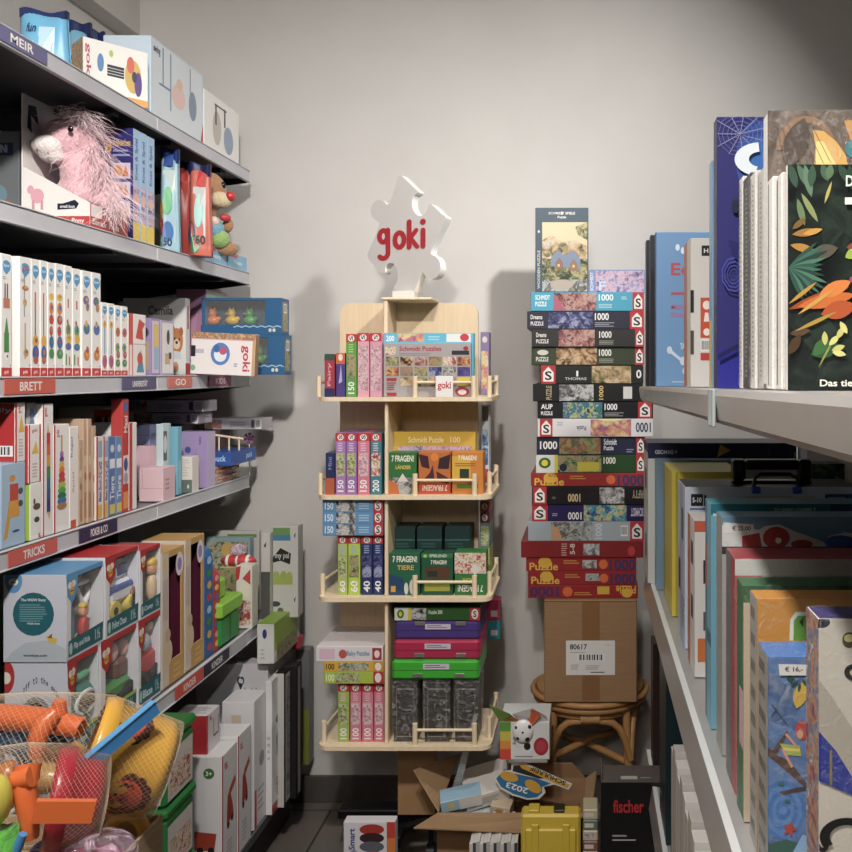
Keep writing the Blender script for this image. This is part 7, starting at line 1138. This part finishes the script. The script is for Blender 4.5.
MR('game_box', 'light blue and teal game box reading SO WIRD GESPIELT', 'game', 711, 504, 1.165, .30, '5ca4bc', tl, [('r', 0, 0, .35, 1, '4888a8'), ('r', .35, 0, 1, 1, '7cb8cc'), ('r', .35, .36, 1, .42, '1c7484'), ('r', 0, .6, .35, .8, 'c06858')], .06, per={'T': '2890a0'})
def Q_(x, y): return (640 + x / 4.019, 480 + y / 4.019)
g = G(722, 517, 1.085, .28, z2); g.r(722, 516, 942, 545, '5b8fae').r(722, 548, 942, 840, 'a0a4a4').p([Q_(330, 180), Q_(480, 200), Q_(500, 185), Q_(560, 178), Q_(620, 205), Q_(700, 235), Q_(740, 250), Q_(760, 225), Q_(820, 210), Q_(900, 220), Q_(900, 270), Q_(330, 270)], 'd8dcdc').p([Q_(410, 225), Q_(480, 212), Q_(490, 268), Q_(410, 268)], 'b8282c').e(*Q_(548, 232), 13.5, 11, 'b8282c').e(*Q_(556, 243), 3, 3, 'e8e4e0').e(*Q_(650, 258), 11, 4.5, 'b8282c').e(*Q_(805, 250), 16, 7, '1f58b0').r(722, 546.5, 942, 554, '1c2438').p([Q_(335, 170), Q_(455, 178), Q_(460, 212), Q_(335, 215)], 'e2e2e0').t('€ 25,00', *Q_(370, 184), *Q_(445, 206), '28282c'); bl = g.d
MR('game_box', 'blue game box with bubbly red and blue letters and € 25,00 price tag', 'game', 722, 517, 1.085, .28, '5b8fae', bl, [('r', 0, 0, 1, 1, '9c9890')], .05, wrap=True)
MR('game_box', 'red-edged wrapped game with pale front, in front of the € 25,00 game', 'game', 735, 559, .985, .26, 'a82c38', [('r', 0, 0, 1, 1, 'b8b8b4'), ('r', 0, 0, .12, 1, 'b84c50'), ('r', 0, .93, 1, 1, 'd0d0ca'), ('e', 1, .75, .15, .06, 'a02c30')], [('r', .1, 0, .6, 1, '5c6c70')], .07, wrap=True)
MR('game_box', 'green wrapped game standing in front of the red-edged one', 'game', 743.5, 586, .925, .26, '1f6c38', [('r', 0, .95, 1, 1, '2c5c38'), ('r', .0, .0, 1, .93, 'c8b498')], [('r', .0, .3, 1, .55, 'd8b0b8'), ('r', 0, 0, .4, 1, '246c3c')], .045, wrap=True)
g = G(757, 599, .865, .16, z2); g.r(757, 598, 920, 940, 'd18c14').p([Q_(600, 645), Q_(604, 560), Q_(625, 530), Q_(700, 530), Q_(700, 645)], 'e4e8dc').p([Q_(616, 645), Q_(618, 565), Q_(635, 545), Q_(700, 545), Q_(700, 645)], '5fa61c').p([Q_(640, 570), Q_(658, 550), Q_(655, 590)], '182414'); of = g.d
MR('game_box', 'orange game box with green leaf shape behind the fairy game', 'game', 757, 599, .865, .16, 'd18c14', of, [('r', 0, 0, 1, 1, 'a8a49c'), ('l', .1, .02, .9, .98, 9, '706c60')], .04, wrap=True)
def V_(x, y): return (632 + x / 3.873, 632 + y / 3.873)
g = G(768, 657, .80, .10, z2); g.r(768, 656, 880, 1010, 'fairy')
for k, q_ in enumerate((30, 25, 20, 15, 10, 5)): g.e(*V_(585, 690), q_ * .75, q_, ('3c74bc', '5088cc')[k % 2])
g.p([V_(520, 440), V_(560, 475), V_(610, 500), V_(680, 590), V_(680, 610), V_(600, 540), V_(540, 490), V_(520, 470)], '5c4030').p([V_(535, 470), V_(600, 380), V_(606, 390), V_(555, 480)], '5c4030').p([V_(570, 620), V_(640, 600), V_(680, 600), V_(680, 610), V_(580, 632)], '4c3830').line(*V_(540, 280), *V_(605, 365), 1, '3c3838').line(*V_(560, 300), *V_(535, 330), .8, '3c3838')
g.e(*V_(655, 380), 6, 10, 'c0403c').e(*V_(650, 395), 3.2, 4.5, 'd8a080').p([V_(570, 430), V_(650, 440), V_(655, 480), V_(600, 475)], 'a8b848').p([V_(580, 445), V_(650, 452), V_(650, 462), V_(590, 458)], 'e0d060').p([V_(575, 450), V_(590, 455), V_(625, 520), V_(615, 525)], 'd89878').p([V_(590, 395), V_(600, 390), V_(640, 440), V_(632, 445)], 'd89878').leaf(*V_(665, 190), 28, 7, -105, 'd8b020')
for k in range(7): g.leaf(*V_(605 + k * 9, 180 + (k % 3) * 8), 9, 1.5, 60 + k * 40, '2c5c4c')
for k in range(5): g.leaf(*V_(610, 760), 7, 1.8, k * 72, 'c04828')
g.e(*V_(575, 585), 3, 1.5, '3c7c68').e(*V_(600, 650), 3, 1.5, '3c7c68').p([V_(520, 852), V_(520, 820), V_(600, 800), V_(680, 830), V_(680, 900), V_(520, 900)], '3c6458').p([V_(620, 852), V_(660, 780), V_(680, 790), V_(680, 900)], '8cb4dc').p([V_(566, 122), V_(680, 124), V_(680, 166), V_(570, 166)], 'e4e2e0').t('€ 16,-', *V_(590, 132), *V_(660, 154), '28282c'); fd = g.d
MR('game_box', 'blue fairy game box with € 16,- price tag', 'game', 768, 657, .80, .10, '3c78c4', fd, [('r', 0, 0, 1, 1, '98948c'), ('l', .1, .02, .9, .98, 9, '605c50')], .05, wrap=True)
g = G(818.5, 619, .63, .18, z2); g.r(818, 618, 1062, 1200, 'd3cdc0').e(821, 622, 9, 6, '2c2838').e(849, 640, 7, 8, '4c4820').e(849, 638, 5, 4, 'd0cc80').ring(853, 672, 9, 8, .4, 90, 290, '1a1a1a').p([V_(720, 180), V_(760, 230), V_(852, 370), V_(852, 560), V_(780, 480), V_(722, 380)], 'b8b0a2').p([V_(720, 380), V_(790, 460), V_(852, 560), V_(900, 600), V_(900, 650), V_(852, 630), V_(722, 575)], '2034a0').r(*V_(764, 455), *V_(774, 590), 'b8a468').ring(846, 836, 27, 19, .62, 60, 215, '161616').ring(822, 843, 6, 8, .4, 180, 350, '161616'); ff = g.d
MR('game_box', 'large cream game box with black curls and purple top, nearest at right edge', 'game', 818.5, 619, .63, .18, 'cfc9bd', ff, [('r', 0, 0, 1, 1, 'multi')], .038, per={'T': '352c6c'}, wrap=True)
# ---------------------------------------------------------------- lower right row
z3_ = .4113
def LR(nm, label, cat, x0, yt, Y, w, base, F_=(), L_=(), dep=.04, **k): return RB(nm, label, cat, x0, yt, Y, w, base, F_, L_, dep, zb=z3_, **k)
LR('dark_box', 'narrow dark brown box at the far end of the lower right shelf', 'box', 653, 644, 2.44, .1, '2c1c18', (), (), .08)
LR('dark_box', 'tall dark teal box standing on the lower right shelf', 'box', 666, 640, 2.04, .12, '0f2830', (), [('r', .1, .4, .5, .9, '16343c'), ('p', [(.2, .12), (.3, .16), (.28, .1)], 'd8e0e0')], .18)
for i in range(11):
    Y = 1.86 - i * .046; LR('booklet', 'white booklet edge, number %s from the back in the row under the middle right rail' % ('one two three four five six seven eight nine ten eleven'.split()[i]), 'booklet', 586 + .190 * F / Y, 640, Y, .16, ('d2cfcb', 'c4c0bc', 'dad7d2')[i % 3], (), [('r', .1, 0, .25, 1, '9c8478' if i % 2 else '8c8c90'), ('r', 0, 0, .3, .42, '1c6c8c')] if i == 0 else [('r', .05, 0, .2, 1, ('8c8884', 'b89878', '9c98a0')[i % 3])], .041, Ya=None)
    o = bpy.context.scene.collection.objects[-1]
    o.scale = (1, 1, (.30 + .012 * ((i * 5) % 3)) / (PZ(640, Y) - z3_)); o['group'] = 'white booklets on the lower right shelf'
